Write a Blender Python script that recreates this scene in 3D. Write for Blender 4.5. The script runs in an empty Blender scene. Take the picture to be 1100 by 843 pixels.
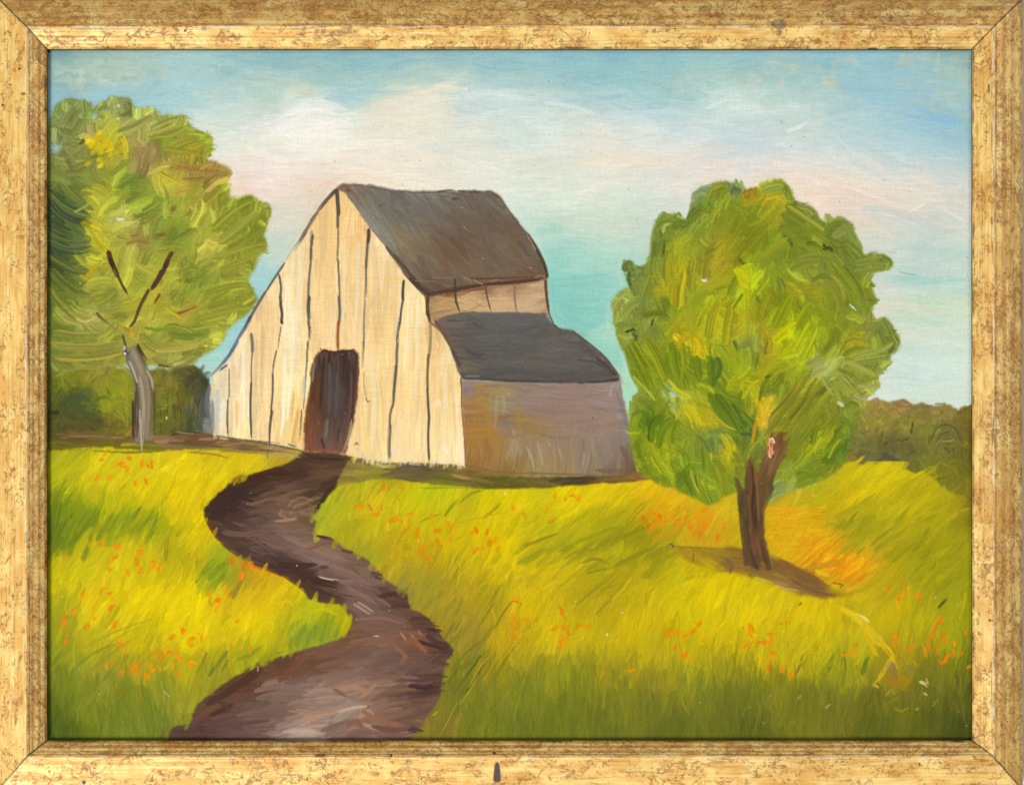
import bpy, math
import numpy as np

# ------------------------------------------------------------------ camera, world, lamps
sc = bpy.context.scene
COL = sc.collection
U = 0.0004                 # metres per unit of the plan (one unit is 0.4 mm on the picture)
FX, FY, D = 548.0, 800.0, 2400.0     # foot of the lens axis on the picture plane and its distance


def W(x, y, z=0.0):
    """plan (x right, y down, z towards the viewer) to world metres, picture upright in XZ"""
    return ((x - 550.0) * U, -z * U, (421.5 - y) * U)


cam = bpy.data.objects.new('camera', bpy.data.cameras.new('camera'))
COL.objects.link(cam)
cam.location = W(FX, FY, D)
cam.rotation_euler = (math.radians(90), 0, 0)
cam.data.sensor_fit = 'HORIZONTAL'
cam.data.sensor_width = 36.0
cam.data.lens = 36.0 * D / 1100.0
cam.data.shift_x = (550.0 - FX) / 1100.0
cam.data.shift_y = (FY - 421.5) / 1100.0
cam.data.clip_start = 0.01
cam.data.clip_end = 100.0
sc.camera = cam

world = bpy.data.worlds.new('World')
sc.world = world
world.use_nodes = True
bg = world.node_tree.nodes['Background']
bg.inputs[0].default_value = (1.0, 0.985, 0.96, 1)
bg.inputs[1].default_value = 0.12


def area(name, loc, size, power, col):
    l = bpy.data.lights.new(name, 'AREA')
    l.shape = 'RECTANGLE'
    l.size, l.size_y = size
    l.energy = power
    l.color = col
    o = bpy.data.objects.new(name, l)
    COL.objects.link(o)
    o.location = loc
    v = -np.array(loc)
    from mathutils import Vector
    o.rotation_euler = Vector(v).to_track_quat('-Z', 'Y').to_euler()
    return o


area('key_softbox', (-1.9, -2.4, -1.9), (1.25, 1.25), 148.0, (1.0, 0.99, 0.975))
area('fill_softbox', (1.8, -2.6, 1.5), (1.2, 1.2), 33.0, (1.0, 0.99, 0.975))
sc.view_settings.view_transform = 'Standard'
sc.view_settings.look = 'None'
sc.view_settings.exposure = 0.0
sc.view_settings.gamma = 1.0

PIGMENT = 1.0               # paint colours below are as photographed; this is the lamp level they were taken under

# ------------------------------------------------------------------ node helpers
def new_mat(name):
    m = bpy.data.materials.new(name)
    m.use_nodes = True
    nt = m.node_tree
    return m, nt, nt.nodes['Principled BSDF']


def nd(nt, kind, **kw):
    n = nt.nodes.new(kind)
    for k, v in kw.items():
        if k.startswith('i_'):
            n.inputs[int(k[2:])].default_value = v
        else:
            setattr(n, k, v)
    return n


def math_(nt, op, a, b=None, clamp=False):
    n = nt.nodes.new('ShaderNodeMath')
    n.operation = op
    n.use_clamp = clamp
    for i, v in enumerate((a, b)):
        if v is None:
            continue
        if isinstance(v, (int, float)):
            n.inputs[i].default_value = v
        else:
            nt.links.new(v, n.inputs[i])
    return n.outputs[0]


def sstep(nt, v, lo, hi, a=0.0, b=1.0):
    n = nt.nodes.new('ShaderNodeMapRange')
    n.interpolation_type = 'SMOOTHSTEP'
    nt.links.new(v, n.inputs[0])
    n.inputs[1].default_value = lo
    n.inputs[2].default_value = hi
    n.inputs[3].default_value = a
    n.inputs[4].default_value = b
    return n.outputs[0]


def mixc(nt, fac, a, b):
    n = nt.nodes.new('ShaderNodeMix')
    n.data_type = 'RGBA'
    if isinstance(fac, (int, float)):
        n.inputs[0].default_value = fac
    else:
        nt.links.new(fac, n.inputs[0])
    for i, v in ((6, a), (7, b)):
        if isinstance(v, tuple):
            n.inputs[i].default_value = v if len(v) == 4 else (*v, 1)
        else:
            nt.links.new(v, n.inputs[i])
    return n.outputs[2]


def lin(c):
    c = np.asarray(c, dtype=np.float64) / 255.0
    return tuple(np.where(c <= 0.04045, c / 12.92, ((c + 0.055) / 1.055) ** 2.4))


def tag(o, label=None, cat=None, group=None, kind=None):
    if label: o['label'] = label
    if cat: o['category'] = cat
    if group: o['group'] = group
    if kind: o['kind'] = kind
    return o


# ------------------------------------------------------------------ noise
rng = np.random.RandomState(7)


def vnoise(h, w, cell, seed, octaves=1, cellx=None):
    """smooth value noise 0..1, cell in samples (cellx lets it stretch sideways)"""
    out = np.zeros((h, w)); amp = 1.0; tot = 0
    cy, cx = float(cell), float(cellx or cell)
    for o in range(octaves):
        r = np.random.RandomState(seed + o * 101)
        gh, gw = int(h / cy) + 3, int(w / cx) + 3
        g = r.rand(gh, gw)
        yy = np.arange(h) / cy; xx = np.arange(w) / cx
        y0 = yy.astype(int); x0 = xx.astype(int)
        fy = (yy - y0); fx = (xx - x0)
        fy = fy * fy * (3 - 2 * fy); fx = fx * fx * (3 - 2 * fx)
        r0 = g[y0][:, x0] * (1 - fx) + g[y0][:, x0 + 1] * fx
        r1 = g[y0 + 1][:, x0] * (1 - fx) + g[y0 + 1][:, x0 + 1] * fx
        out += amp * (r0 * (1 - fy[:, None]) + r1 * fy[:, None])
        tot += amp; amp *= 0.5; cy = max(cy / 2, 1.01); cx = max(cx / 2, 1.01)
    return out / tot


def blur(a, r):
    """three box passes along both axes"""
    r = int(max(1, r))
    for _ in range(2):
        for ax in (0, 1):
            p = np.concatenate([np.repeat(np.take(a, [0], ax), r + 1, ax), a, np.repeat(np.take(a, [-1], ax), r, ax)], ax)
            c = np.cumsum(p, ax)
            n = a.shape[ax]
            hi = np.take(c, np.arange(2 * r + 1, 2 * r + 1 + n), ax)
            lo = np.take(c, np.arange(0, n), ax)
            a = (hi - lo) / (2 * r + 1)
    return a


# ------------------------------------------------------------------ the setting: a wall behind
def box_mesh(name, x0, x1, y0, y1, z0, z1):
    v = [W(x, y, z) for z in (z0, z1) for y in (y0, y1) for x in (x0, x1)]
    f = [(0, 1, 3, 2), (4, 6, 7, 5), (0, 4, 5, 1), (2, 3, 7, 6), (0, 2, 6, 4), (1, 5, 7, 3)]
    me = bpy.data.meshes.new(name)
    me.from_pydata(v, [], f)
    me.update()
    return me


wm, nt, p = new_mat('wall_paint')
nz = nd(nt, 'ShaderNodeTexNoise'); nz.inputs['Scale'].default_value = 60; nz.inputs['Detail'].default_value = 6
nt.links.new(mixc(nt, nz.outputs[0], (0.74, 0.74, 0.74), (0.80, 0.80, 0.80)), p.inputs['Base Color'])
bp = nd(nt, 'ShaderNodeBump'); bp.inputs['Strength'].default_value = 0.15; bp.inputs['Distance'].default_value = 0.002
nt.links.new(nz.outputs[0], bp.inputs['Height']); nt.links.new(bp.outputs[0], p.inputs['Normal'])
p.inputs['Roughness'].default_value = 0.85
wall = bpy.data.objects.new('wall', box_mesh('wall', -4000, 5100, -3500, 4300, -90, -44))
wall.data.materials.append(wm)
COL.objects.link(wall)
tag(wall, kind='structure')

# ------------------------------------------------------------------ the gilded frame
# profile: image-space lines of each rail (left, right, top, bottom) at every profile point and its height
#  sight edge 51/1044/53/795, crest 30/1066/30.5/810, outside -2/1097/-1.5/845
SI = np.array([50.6, 1044.4, 53.0, 795.0])
CR = np.array([30.0, 1066.0, 30.5, 811.0])
OU = np.array([-2.5, 1098.7, -1.5, 848.0])
prof = []          # (blend between the three rectangles, height, darkness)


def lerp(a, b, t): return a + (b - a) * t


def add_prof(kind, t, z, dark): prof.append((kind, t, z, dark))


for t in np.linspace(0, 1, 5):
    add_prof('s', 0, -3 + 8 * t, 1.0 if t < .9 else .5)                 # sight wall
for t in np.linspace(0.03, 0.9, 18):                           # inner slope, faintly hollow then rounded
    add_prof('i', t, 5.4 + 9.5 * t + 0.9 * math.sin(t * math.pi) - 0.35 * math.cos(t * 19), 0)
for t, z in ((0.93, 14.9), (0.96, 15.4), (0.985, 15.5)):
    add_prof('i', t, z, 0)
for t, z in ((0.012, 15.9), (0.035, 16.5), (0.06, 16.7), (0.09, 16.5)):  # little raised bead at the crest
    add_prof('o', t, z, 0)
for t in np.linspace(0.13, 0.93, 24):
    add_prof('o', t, 16.2 - 13.0 * t + 1.8 * math.sin(t * math.pi) + 0.3 * math.cos(t * 21), 0)
for t, z in ((0.955, 3.6), (0.975, 2.8), (0.99, 1.6), (1.0, 0.0)):
    add_prof('o', t, z, 0)
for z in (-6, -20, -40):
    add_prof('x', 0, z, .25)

P = len(prof)
rects = []
for kind, t, z, dark in prof:
    if kind == 's': q = SI
    elif kind == 'i': q = lerp(SI, CR, t)
    elif kind == 'o': q = lerp(CR, OU, t)
    else: q = OU
    k = (D - z) / D if kind != 's' else (D - 5) / D             # undo the perspective of that height
    if kind == 'x': k = (D - 4) / D
    r = q.copy()
    r[:2] = FX + (q[:2] - FX) * k
    r[2:] = FY + (q[2:] - FY) * k
    rects.append((r, z, dark))

fm, nt, p = new_mat('worn_gilding')
at = nd(nt, 'ShaderNodeAttribute', attribute_name='rail_uv')
ast = nd(nt, 'ShaderNodeAttribute', attribute_name='wear_shade')
sep = nd(nt, 'ShaderNodeSeparateXYZ'); nt.links.new(at.outputs['Vector'], sep.inputs[0])


def rail_noise(sx, sy, detail=3.0, dist=0.0, off=0.0, rough=0.55):
    cx = nd(nt, 'ShaderNodeCombineXYZ')
    nt.links.new(math_(nt, 'MULTIPLY', sep.outputs[0], sx), cx.inputs[0])
    nt.links.new(math_(nt, 'MULTIPLY', sep.outputs[1], sy), cx.inputs[1])
    nt.links.new(math_(nt, 'ADD', sep.outputs[2], off), cx.inputs[2])
    n = nd(nt, 'ShaderNodeTexNoise')
    n.inputs['Scale'].default_value = 1.0
    n.inputs['Detail'].default_value = detail
    n.inputs['Roughness'].default_value = rough
    n.inputs['Distortion'].default_value = dist
    nt.links.new(cx.outputs[0], n.inputs['Vector'])
    return n.outputs[0]


streak = rail_noise(0.008, 0.80, 4, 0, 0)
streak2 = rail_noise(0.020, 0.40, 3, 0, 3.1)
mottle = rail_noise(0.035, 0.06, 4, 0.6, 7.7)
patch = rail_noise(0.012, 0.05, 3, 0.3, 12.0)
glaze_shade = ast.outputs['Alpha']
col = mixc(nt, sstep(nt, mottle, 0.35, 0.68), lin((242, 188, 96)), lin((255, 220, 132)))
col = mixc(nt, sstep(nt, streak, 0.50, 0.66, 0, 0.6), col, lin((255, 238, 172)))
col = mixc(nt, sstep(nt, streak2, 0.46, 0.30, 0, 0.5), col, lin((200, 138, 62)))
col = mixc(nt, sstep(nt, streak, 0.40, 0.30, 0, 0.42), col, lin((172, 116, 56)))
# curled rings and flecks where the toning glaze dried
def rings(sx, sy, off, lo, hi, lvl):
    n = rail_noise(sx, sy, 1.5, 1.0, off)
    return sstep(nt, math_(nt, 'ABSOLUTE', math_(nt, 'SUBTRACT', n, lvl)), hi, lo)
def thr(v, base, k, width):                      # noise above a level that falls as the glaze and its painted shade get denser
    t = math_(nt, 'ADD', math_(nt, 'SUBTRACT', v, base), math_(nt, 'MULTIPLY', glaze_shade, k))
    return sstep(nt, t, 0.0, width)
ring = rings(0.062, 0.075, 21.0, 0.008, 0.066, 0.43)
ring2 = rings(0.13, 0.15, 33.0, 0.010, 0.080, 0.56)
mask = thr(rail_noise(0.022, 0.05, 2, 0.4, 40.0), 0.53, 0.15, 0.12)
mask2 = thr(rail_noise(0.030, 0.06, 2, 0.4, 47.0), 0.54, 0.15, 0.12)
fine = sstep(nt, rail_noise(0.22, 0.28, 3, 0.5, 55.0), 0.30, 0.52)
r1 = math_(nt, 'MULTIPLY', math_(nt, 'MULTIPLY', ring, mask), fine)
r2 = math_(nt, 'MULTIPLY', math_(nt, 'MULTIPLY', ring2, mask2), fine)
blot = math_(nt, 'MULTIPLY', thr(rail_noise(0.13, 0.16, 5, 0.6, 63.0, 0.70), 0.63, 0.14, 0.10), thr(patch, 0.56, 0.18, 0.14))
flick = thr(rail_noise(0.26, 0.30, 3, 0.8, 67.0), 0.70, 0.12, 0.06)
glaze = math_(nt, 'MAXIMUM', math_(nt, 'MAXIMUM', r1, r2), math_(nt, 'MAXIMUM', math_(nt, 'MULTIPLY', blot, 0.75), math_(nt, 'MULTIPLY', flick, 0.7)))
tone = math_(nt, 'MULTIPLY', math_(nt, 'MULTIPLY', glaze_shade, 0.36), sstep(nt, mottle, 0.62, 0.36, 0.35, 1.0))
col = mixc(nt, tone, col, lin((160, 104, 46)))  # brown wash holds toning and painted shade of bands facing away from the key
col = mixc(nt, math_(nt, 'MULTIPLY', glaze, 0.72), col, lin((126, 70, 26)))
specks = sstep(nt, rail_noise(0.22, 0.22, 1, 0, 71.0), 0.775, 0.80)
col = mixc(nt, specks, col, lin((48, 34, 24)))
sepw = nd(nt, 'ShaderNodeSeparateColor'); nt.links.new(ast.outputs['Color'], sepw.inputs[0])
# worn crest: pale gesso through the leaf
rub = math_(nt, 'MULTIPLY', sepw.outputs[1], sstep(nt, rail_noise(0.05, 0.5, 4, 0.2, 80.0), 0.48, 0.60))
col = mixc(nt, math_(nt, 'MULTIPLY', rub, 0.55), col, lin((240, 222, 188)))
col = mixc(nt, sepw.outputs[2], col, lin((78, 66, 56)))
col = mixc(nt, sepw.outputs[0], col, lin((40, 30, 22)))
nt.links.new(col, p.inputs['Base Color'])
notdark = math_(nt, 'SUBTRACT', 1.0, math_(nt, 'MAXIMUM', sepw.outputs[0], math_(nt, 'MAXIMUM', sepw.outputs[2], math_(nt, 'MAXIMUM', glaze, rub))), True)
nt.links.new(math_(nt, 'MULTIPLY', notdark, 0.18), p.inputs['Metallic'])
nt.links.new(sstep(nt, streak2, 0.3, 0.7, 0.38, 0.55), p.inputs['Roughness'])
bh = math_(nt, 'SUBTRACT', math_(nt, 'MULTIPLY', streak, 0.8), math_(nt, 'MULTIPLY', glaze, 0.3))
bp = nd(nt, 'ShaderNodeBump'); bp.inputs['Strength'].default_value = 0.16; bp.inputs['Distance'].default_value = 0.0004
nt.links.new(bh, bp.inputs['Height']); nt.links.new(bp.outputs[0], p.inputs['Normal'])

frame = bpy.data.objects.new('picture_frame', None)
frame.location = W(550, 848, 0)
COL.objects.link(frame)
tag(frame, 'worn gilded wooden frame with brown speckled mitred rails around the painting', 'picture frame')
FLOC = np.array(frame.location)


def grid_mesh(name, V, nr, nc, mask=None):
    """V (nr*nc,3); quads of the grid"""
    i = np.arange(nr * nc).reshape(nr, nc)
    q = np.stack([i[:-1, :-1], i[1:, :-1], i[1:, 1:], i[:-1, 1:]], -1).reshape(-1, 4)
    if mask is not None: q = q[mask]
    return mesh_np(name, V, q)


def mesh_np(name, V, q):
    me = bpy.data.meshes.new(name)
    me.vertices.add(len(V)); me.vertices.foreach_set('co', np.ascontiguousarray(V, dtype=np.float32).ravel())
    me.loops.add(q.size); me.loops.foreach_set('vertex_index', np.ascontiguousarray(q, dtype=np.int32).ravel())
    me.polygons.add(len(q))
    me.polygons.foreach_set('loop_start', np.arange(0, q.size, 4, dtype=np.int32))
    me.polygons.foreach_set('use_smooth', np.ones(len(q), dtype=bool))
    me.update(calc_edges=True)
    return me


def rail(side, label, marks=()):
    n = 1100
    zz = np.array([r[1] for r in rects]); dk = np.array([r[2] for r in rects])
    R = np.array([r[0] for r in rects])                 # P x 4
    s = np.linspace(0, 1, n)
    gap = 0.22
    if side in (2, 3):
        x = (R[:, 0] + gap)[:, None] + (R[:, 1] - R[:, 0] - 2 * gap)[:, None] * s[None]
        y = np.repeat(R[:, side][:, None], n, 1)
        along, across = x, np.abs(y - R[0, side])
        ends = np.minimum(x - R[:, 0][:, None], R[:, 1][:, None] - x)
    else:
        y = (R[:, 2] + gap)[:, None] + (R[:, 3] - R[:, 2] - 2 * gap)[:, None] * s[None]
        x = np.repeat(R[:, side][:, None], n, 1)
        along, across = y, np.abs(x - R[0, side])
        ends = np.minimum(y - R[:, 2][:, None], R[:, 3][:, None] - y)
    z = np.repeat(zz[:, None], n, 1)
    # hand-worn waviness, dents along the crest
    r = np.random.RandomState(50 + side)
    wav = vnoise(P, n, 9, 60 + side, 3, 40) - 0.5
    dent = np.clip(vnoise(P, n, 4, 90 + side, 2, 7) - 0.74, 0, 1) * 5
    live = np.array([0.0 if a[0] in 'sx' else 1.0 for a in prof])[:, None]
    z = z + live * (0.5 * wav - 0.4 * dent)
    V = np.stack(W(x, y, z), -1).reshape(-1, 3) - FLOC
    Q = None
    me = grid_mesh('rail', V, P, n)
    a = me.attributes.new('rail_uv', 'FLOAT_VECTOR', 'POINT')
    ac = np.cumsum(np.r_[0, np.hypot(np.diff(R[:, 0]), np.diff(zz))])
    uv = np.stack([along, np.repeat(ac[:, None], n, 1), np.full((P, n), side * 13.7)], -1)
    a.data.foreach_set('vector', uv.reshape(-1, 3).astype(np.float32).ravel())
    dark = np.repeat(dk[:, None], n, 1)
    mit = np.clip(1.25 - ends / (0.9 + 0.8 * vnoise(P, n, 5, 20 + side)), 0, 1)
    dark = np.maximum(dark, mit * 0.9 * live)
    # the crease just outside the sight edge is darkened in patches
    sight = np.array([1.0 if (k[0] == 'i' and k[1] < 0.10) else 0.0 for k in prof])[:, None]
    dark = np.maximum(dark, sight * np.clip(vnoise(P, n, 3, 140 + side, 2, 18) * 1.6 - 0.55, 0, 0.7))
    crest = np.array([1.0 if (k[0] == 'o' and k[1] < 0.10) or (k[0] == 'i' and k[1] > 0.97) else 0.0 for k in prof])[:, None]
    crest = np.repeat(crest, n, 1)
    crease = np.array([1.0 if (k[0] == 'i' and 0.94 < k[1] < 0.99) else 0.0 for k in prof])[:, None]
    dark = np.maximum(dark, crease * np.clip(vnoise(P, n, 3, 240 + side, 2, 30) * 2.2 - 1.15, 0, 0.75))
    st = np.zeros((P, n))
    for mx, my, rx, ry, amt, chan in marks:              # stains, chips and fly specks that are on the real frame
        jag = 0.25 * (vnoise(P, n, 3, int(mx) + 5, 2, 5) - 0.5)
        px_ = FX + (x - FX) * D / (D - z); py_ = FY + (y - FY) * D / (D - z)
        wob = rx * (1 + 0.35 * np.clip((py_ - my) / max(ry, 1), -1, 1)) if ry > rx * 2 else rx
        d = np.sqrt(((px_ - mx) / wob) ** 2 + ((py_ - my) / ry) ** 2) + jag
        if ry > rx * 2: d = (np.abs((px_ - mx) / wob) ** 2.5 + np.abs((py_ - my) / ry) ** 5) ** .33 + jag * .5
        m = np.clip((1.15 - d) * 4, 0, 1) * amt
        if chan == 0: dark = np.maximum(dark, m)
        else: st = np.maximum(st, m)
    ca = me.color_attributes.new('wear_shade', 'FLOAT_COLOR', 'POINT')
    kinds = np.array([k[0] for k in prof])[:, None]
    glaze_shade = np.where(kinds == 'o', {0: .38, 1: .95, 2: 1.0, 3: .5}[side], {0: .95, 1: .55, 2: .6, 3: 1.0}[side]) * np.ones((1, n))  # browner on bands turned from the key: toning with shade put into the colour
    glaze_shade = np.clip(glaze_shade + 0.5 * (vnoise(P, n, 30, 400 + side, 2, 60) - 0.5), 0, 1)
    c = np.stack([dark, crest, st, glaze_shade], -1).astype(np.float32)
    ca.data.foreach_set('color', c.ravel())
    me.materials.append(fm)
    o = bpy.data.objects.new('rail', me)
    COL.objects.link(o)
    o.parent = frame
    tag(o, label)
    # face direction: make normals look outwards (towards the viewer)
    nrm = np.zeros(len(me.polygons) * 3, dtype=np.float32); me.polygons.foreach_get('normal', nrm)
    if nrm.reshape(-1, 3)[:, 1].mean() > 0: me.flip_normals()
    return o


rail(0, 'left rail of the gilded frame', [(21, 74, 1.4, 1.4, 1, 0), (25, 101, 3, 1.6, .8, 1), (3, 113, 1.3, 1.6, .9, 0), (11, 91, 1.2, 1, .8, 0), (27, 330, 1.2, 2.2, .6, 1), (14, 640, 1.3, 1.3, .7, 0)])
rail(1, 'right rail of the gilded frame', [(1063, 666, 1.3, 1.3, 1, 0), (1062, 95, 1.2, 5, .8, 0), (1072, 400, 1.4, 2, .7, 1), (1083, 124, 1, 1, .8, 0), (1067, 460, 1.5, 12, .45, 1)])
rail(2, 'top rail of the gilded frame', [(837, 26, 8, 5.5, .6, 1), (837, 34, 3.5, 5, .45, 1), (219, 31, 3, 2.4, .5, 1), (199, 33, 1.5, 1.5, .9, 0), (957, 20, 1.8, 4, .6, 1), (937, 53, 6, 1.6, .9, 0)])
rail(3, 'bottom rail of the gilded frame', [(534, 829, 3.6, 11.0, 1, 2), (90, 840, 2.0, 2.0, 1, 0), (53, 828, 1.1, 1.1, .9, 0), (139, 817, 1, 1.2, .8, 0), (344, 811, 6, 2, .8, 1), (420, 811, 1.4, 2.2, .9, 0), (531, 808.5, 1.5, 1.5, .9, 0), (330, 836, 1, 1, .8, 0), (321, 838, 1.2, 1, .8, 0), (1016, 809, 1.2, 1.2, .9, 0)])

# ------------------------------------------------------------------ the painting: brush strokes laid one over another
S = 1.25                                    # samples per unit
OX, OY, PW, PH = 45.0, 47.0, 1006.0, 755.0  # the board reaches a little under the frame
H, Wd = int(PH * S), int(PW * S)
CAN = np.zeros((H, Wd, 3), dtype=np.float32)       # pigment, display-encoded
HGT = np.zeros((H, Wd), dtype=np.float32)          # paint thickness
LAB = np.zeros((H, Wd), dtype=np.int8)
LABELS = ['sky', 'hedge_l', 'hedge_r', 'meadow', 'path', 'wall', 'roof', 'lowroof', 'shed', 'door', 'ltree', 'ltrunk', 'rtree', 'rtrunk', 'flowers', 'clere']
LI = {n: i for i, n in enumerate(LABELS)}
YY, XX = np.mgrid[0:H, 0:Wd].astype(np.float32)
XP = XX / S + OX; YP = YY / S + OY                 # plan coordinates of every sample
# canvas weave of the board
WEAVE = (np.sin(XP * 2 * np.pi / 2.9) * np.sin(YP * 2 * np.pi / 2.7 + 0.6) * 0.5 + 0.5).astype(np.float32)
WEAVE = (0.72 * WEAVE + 0.16 * vnoise(H, Wd, 2.2, 5) + 0.12 * vnoise(H, Wd, 1.01, 6, 1, 12)).astype(np.float32)

BR, BT = 512, 1024
BRIS = [vnoise(BR, BT, 1.01, 300 + i, 1, 90) * 0.55 + vnoise(BR, BT, 2.7, 330 + i, 1, 140) * 0.45 for i in range(3)]
BRIS = [np.clip((b - b.mean()) / b.std() * 0.24 + 0.5, 0, 1).astype(np.float32) for b in BRIS]


def ss(a, b, x):
    t = np.clip((x - a) / (b - a), 0, 1)
    return t * t * (3 - 2 * t)


def smooth_path(pts, step=5.0):
    pts = np.asarray(pts, dtype=np.float64)
    if len(pts) < 3: 
        return pts
    p = np.vstack([2 * pts[0] - pts[1], pts, 2 * pts[-1] - pts[-2]])
    out = []
    for i in range(1, len(p) - 2):
        n = max(1, int(np.hypot(*(p[i + 1] - p[i])) / step))
        t = np.linspace(0, 1, n, endpoint=False)[:, None]
        a, b, c, d = p[i - 1], p[i], p[i + 1], p[i + 2]
        out.append(0.5 * (2 * b + (c - a) * t + (2 * a - 5 * b + 4 * c - d) * t ** 2 + (3 * b - a - 3 * c + d) * t ** 3))
    out.append(p[-2][None])
    return np.vstack(out)


def stroke(pts, w, c1, c2=None, alpha=1.0, lab=None, hgt=0.5, dry=0.0, enddry=0.35, pick=0.0, taper=(0.12, 0.22),
           var=0.05, clip=None, weave=0.0, sp=1.5, groove=1.0, edge=0.28, r=rng, smooth=True):
    """one bristle-brush stroke through plan points pts, w wide; c1/c2 the two colours streaked in the brush"""
    q = smooth_path(pts) if smooth else np.asarray(pts, dtype=np.float64)
    q = (q - (OX, OY)) * S
    hw = max(w * S * 0.5, 0.6)
    x0 = max(int(q[:, 0].min() - hw - 2), 0); x1 = min(int(q[:, 0].max() + hw + 3), Wd)
    y0 = max(int(q[:, 1].min() - hw - 2), 0); y1 = min(int(q[:, 1].max() + hw + 3), H)
    if x1 - x0 < 1 or y1 - y0 < 1: return
    gx = XX[y0:y1, x0:x1]; gy = YY[y0:y1, x0:x1]
    seg = np.hypot(np.diff(q[:, 0]), np.diff(q[:, 1])); tot = max(seg.sum(), 1e-3)
    best = np.full(gx.shape, 1e9, dtype=np.float32); sd = np.zeros_like(best); st = np.zeros_like(best)
    acc = 0.0
    for i in range(len(seg)):
        ax, ay = q[i]; dx, dy = q[i + 1] - q[i]; L = max(seg[i], 1e-4)
        tx, ty = dx / L, dy / L
        rx = gx - ax; ry = gy - ay
        t = rx * tx + ry * ty
        lo = -1e9 if False else 0.0
        tc = np.clip(t, lo, L)
        ex = rx - tc * tx; ey = ry - tc * ty
        d2 = ex * ex + ey * ey
        m = d2 < best
        n = ry * tx - rx * ty
        best = np.where(m, d2, best)
        sd = np.where(m, np.sign(n) * np.sqrt(d2), sd)
        st = np.where(m, acc + tc, st)
        acc += L
    s = st / tot
    prof_ = np.ones_like(s)
    if taper[0] > 0: prof_ *= np.sqrt(np.clip(s / taper[0], 0.0, 1) * 0.75 + 0.25)
    if taper[1] > 0: prof_ *= np.sqrt(np.clip((1 - s) / taper[1], 0, 1) * 0.85 + 0.15)
    u = sd / (hw * prof_)
    nb = max(2.0, 2 * hw / sp)
    bi = (u * 0.5 + 0.5) * nb + r.randint(0, BR - 80)
    i0 = np.clip(bi.astype(np.int32), 0, BR - 2); f = np.clip(bi - i0, 0, 1)
    tt = (st * 1.0 + r.randint(0, BT // 2)).astype(np.int32) % BT
    B = BRIS[r.randint(3)]; b = B[i0, tt] * (1 - f) + B[i0 + 1, tt] * f
    B2 = BRIS[r.randint(3)]; b2 = B2[BR - 2 - i0, tt]
    au = np.abs(u)
    a = ss(1.0, 1.0 - edge, au + 0.42 * (b - 0.5))
    th = dry + enddry * s * s
    if weave: 
        wv = WEAVE[y0:y1, x0:x1]
        a *= ss(weave - 0.14, weave + 0.14, wv * 0.75 + b * 0.25)
    if th.max() > 0.02: a *= ss(th - 0.16, th + 0.10, b)
    a = a * alpha
    if clip is not None: a = a * clip[y0:y1, x0:x1]
    c1 = np.asarray(c1, dtype=np.float32) / 255
    c2 = c1 if c2 is None else np.asarray(c2, dtype=np.float32) / 255
    k = ss(0.32, 0.68, b2)[..., None]
    c = c1 * (1 - k) + c2 * k
    c = c * (1 + var * (b[..., None] - 0.5) * 2)
    sub = CAN[y0:y1, x0:x1]
    if pick > 0:                                       # the brush drags the wet paint it started in
        d0 = q[min(1, len(q) - 1)] - q[0]; L = max(np.hypot(*d0), 1e-4); nx, ny = -d0[1] / L, d0[0] / L
        sx = np.clip((q[0, 0] + nx * sd), 0, Wd - 1).astype(np.int32); sy = np.clip((q[0, 1] + ny * sd), 0, H - 1).astype(np.int32)
        pk = pick * (1 - 0.75 * s)[..., None]
        c = c * (1 - pk) + CAN[sy, sx] * pk
    a3 = a[..., None]
    CAN[y0:y1, x0:x1] = sub * (1 - a3) + c * a3
    hs = hgt * (0.45 + groove * 0.9 * (b - 0.5) + 0.18 * ss(0.6, 0.88, au) + 0.35 * ss(0.86, 1.0, s))
    hh = HGT[y0:y1, x0:x1]
    HGT[y0:y1, x0:x1] = hh * (1 - 0.62 * a) + a * hs
    if lab is not None:
        ll = LAB[y0:y1, x0:x1]
        ll[a > 0.5] = LI[lab]


def poly_mask(pts, soft=0.8, wob=0.0, seed=1):
    """0..1 mask of a plan polygon, edge waviness wob"""
    p = (np.asarray(pts, dtype=np.float64) - (OX, OY)) * S
    gx, gy = XX, YY
    if wob:
        gx = gx + (vnoise(H, Wd, 5 * S, seed, 2) - 0.5) * 2 * wob * S
        gy = gy + (vnoise(H, Wd, 5 * S, seed + 9, 2) - 0.5) * 2 * wob * S
    ins = np.zeros((H, Wd), dtype=bool)
    n = len(p)
    for i in range(n):
        (xa, ya), (xb, yb) = p[i], p[(i + 1) % n]
        if ya == yb: continue
        c = ((ya > gy) != (yb > gy))
        ins ^= c & (gx < (xb - xa) * (gy - ya) / (yb - ya) + xa)
    m = ins.astype(np.float32)
    return blur(m, soft).astype(np.float32) if soft else m


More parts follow.
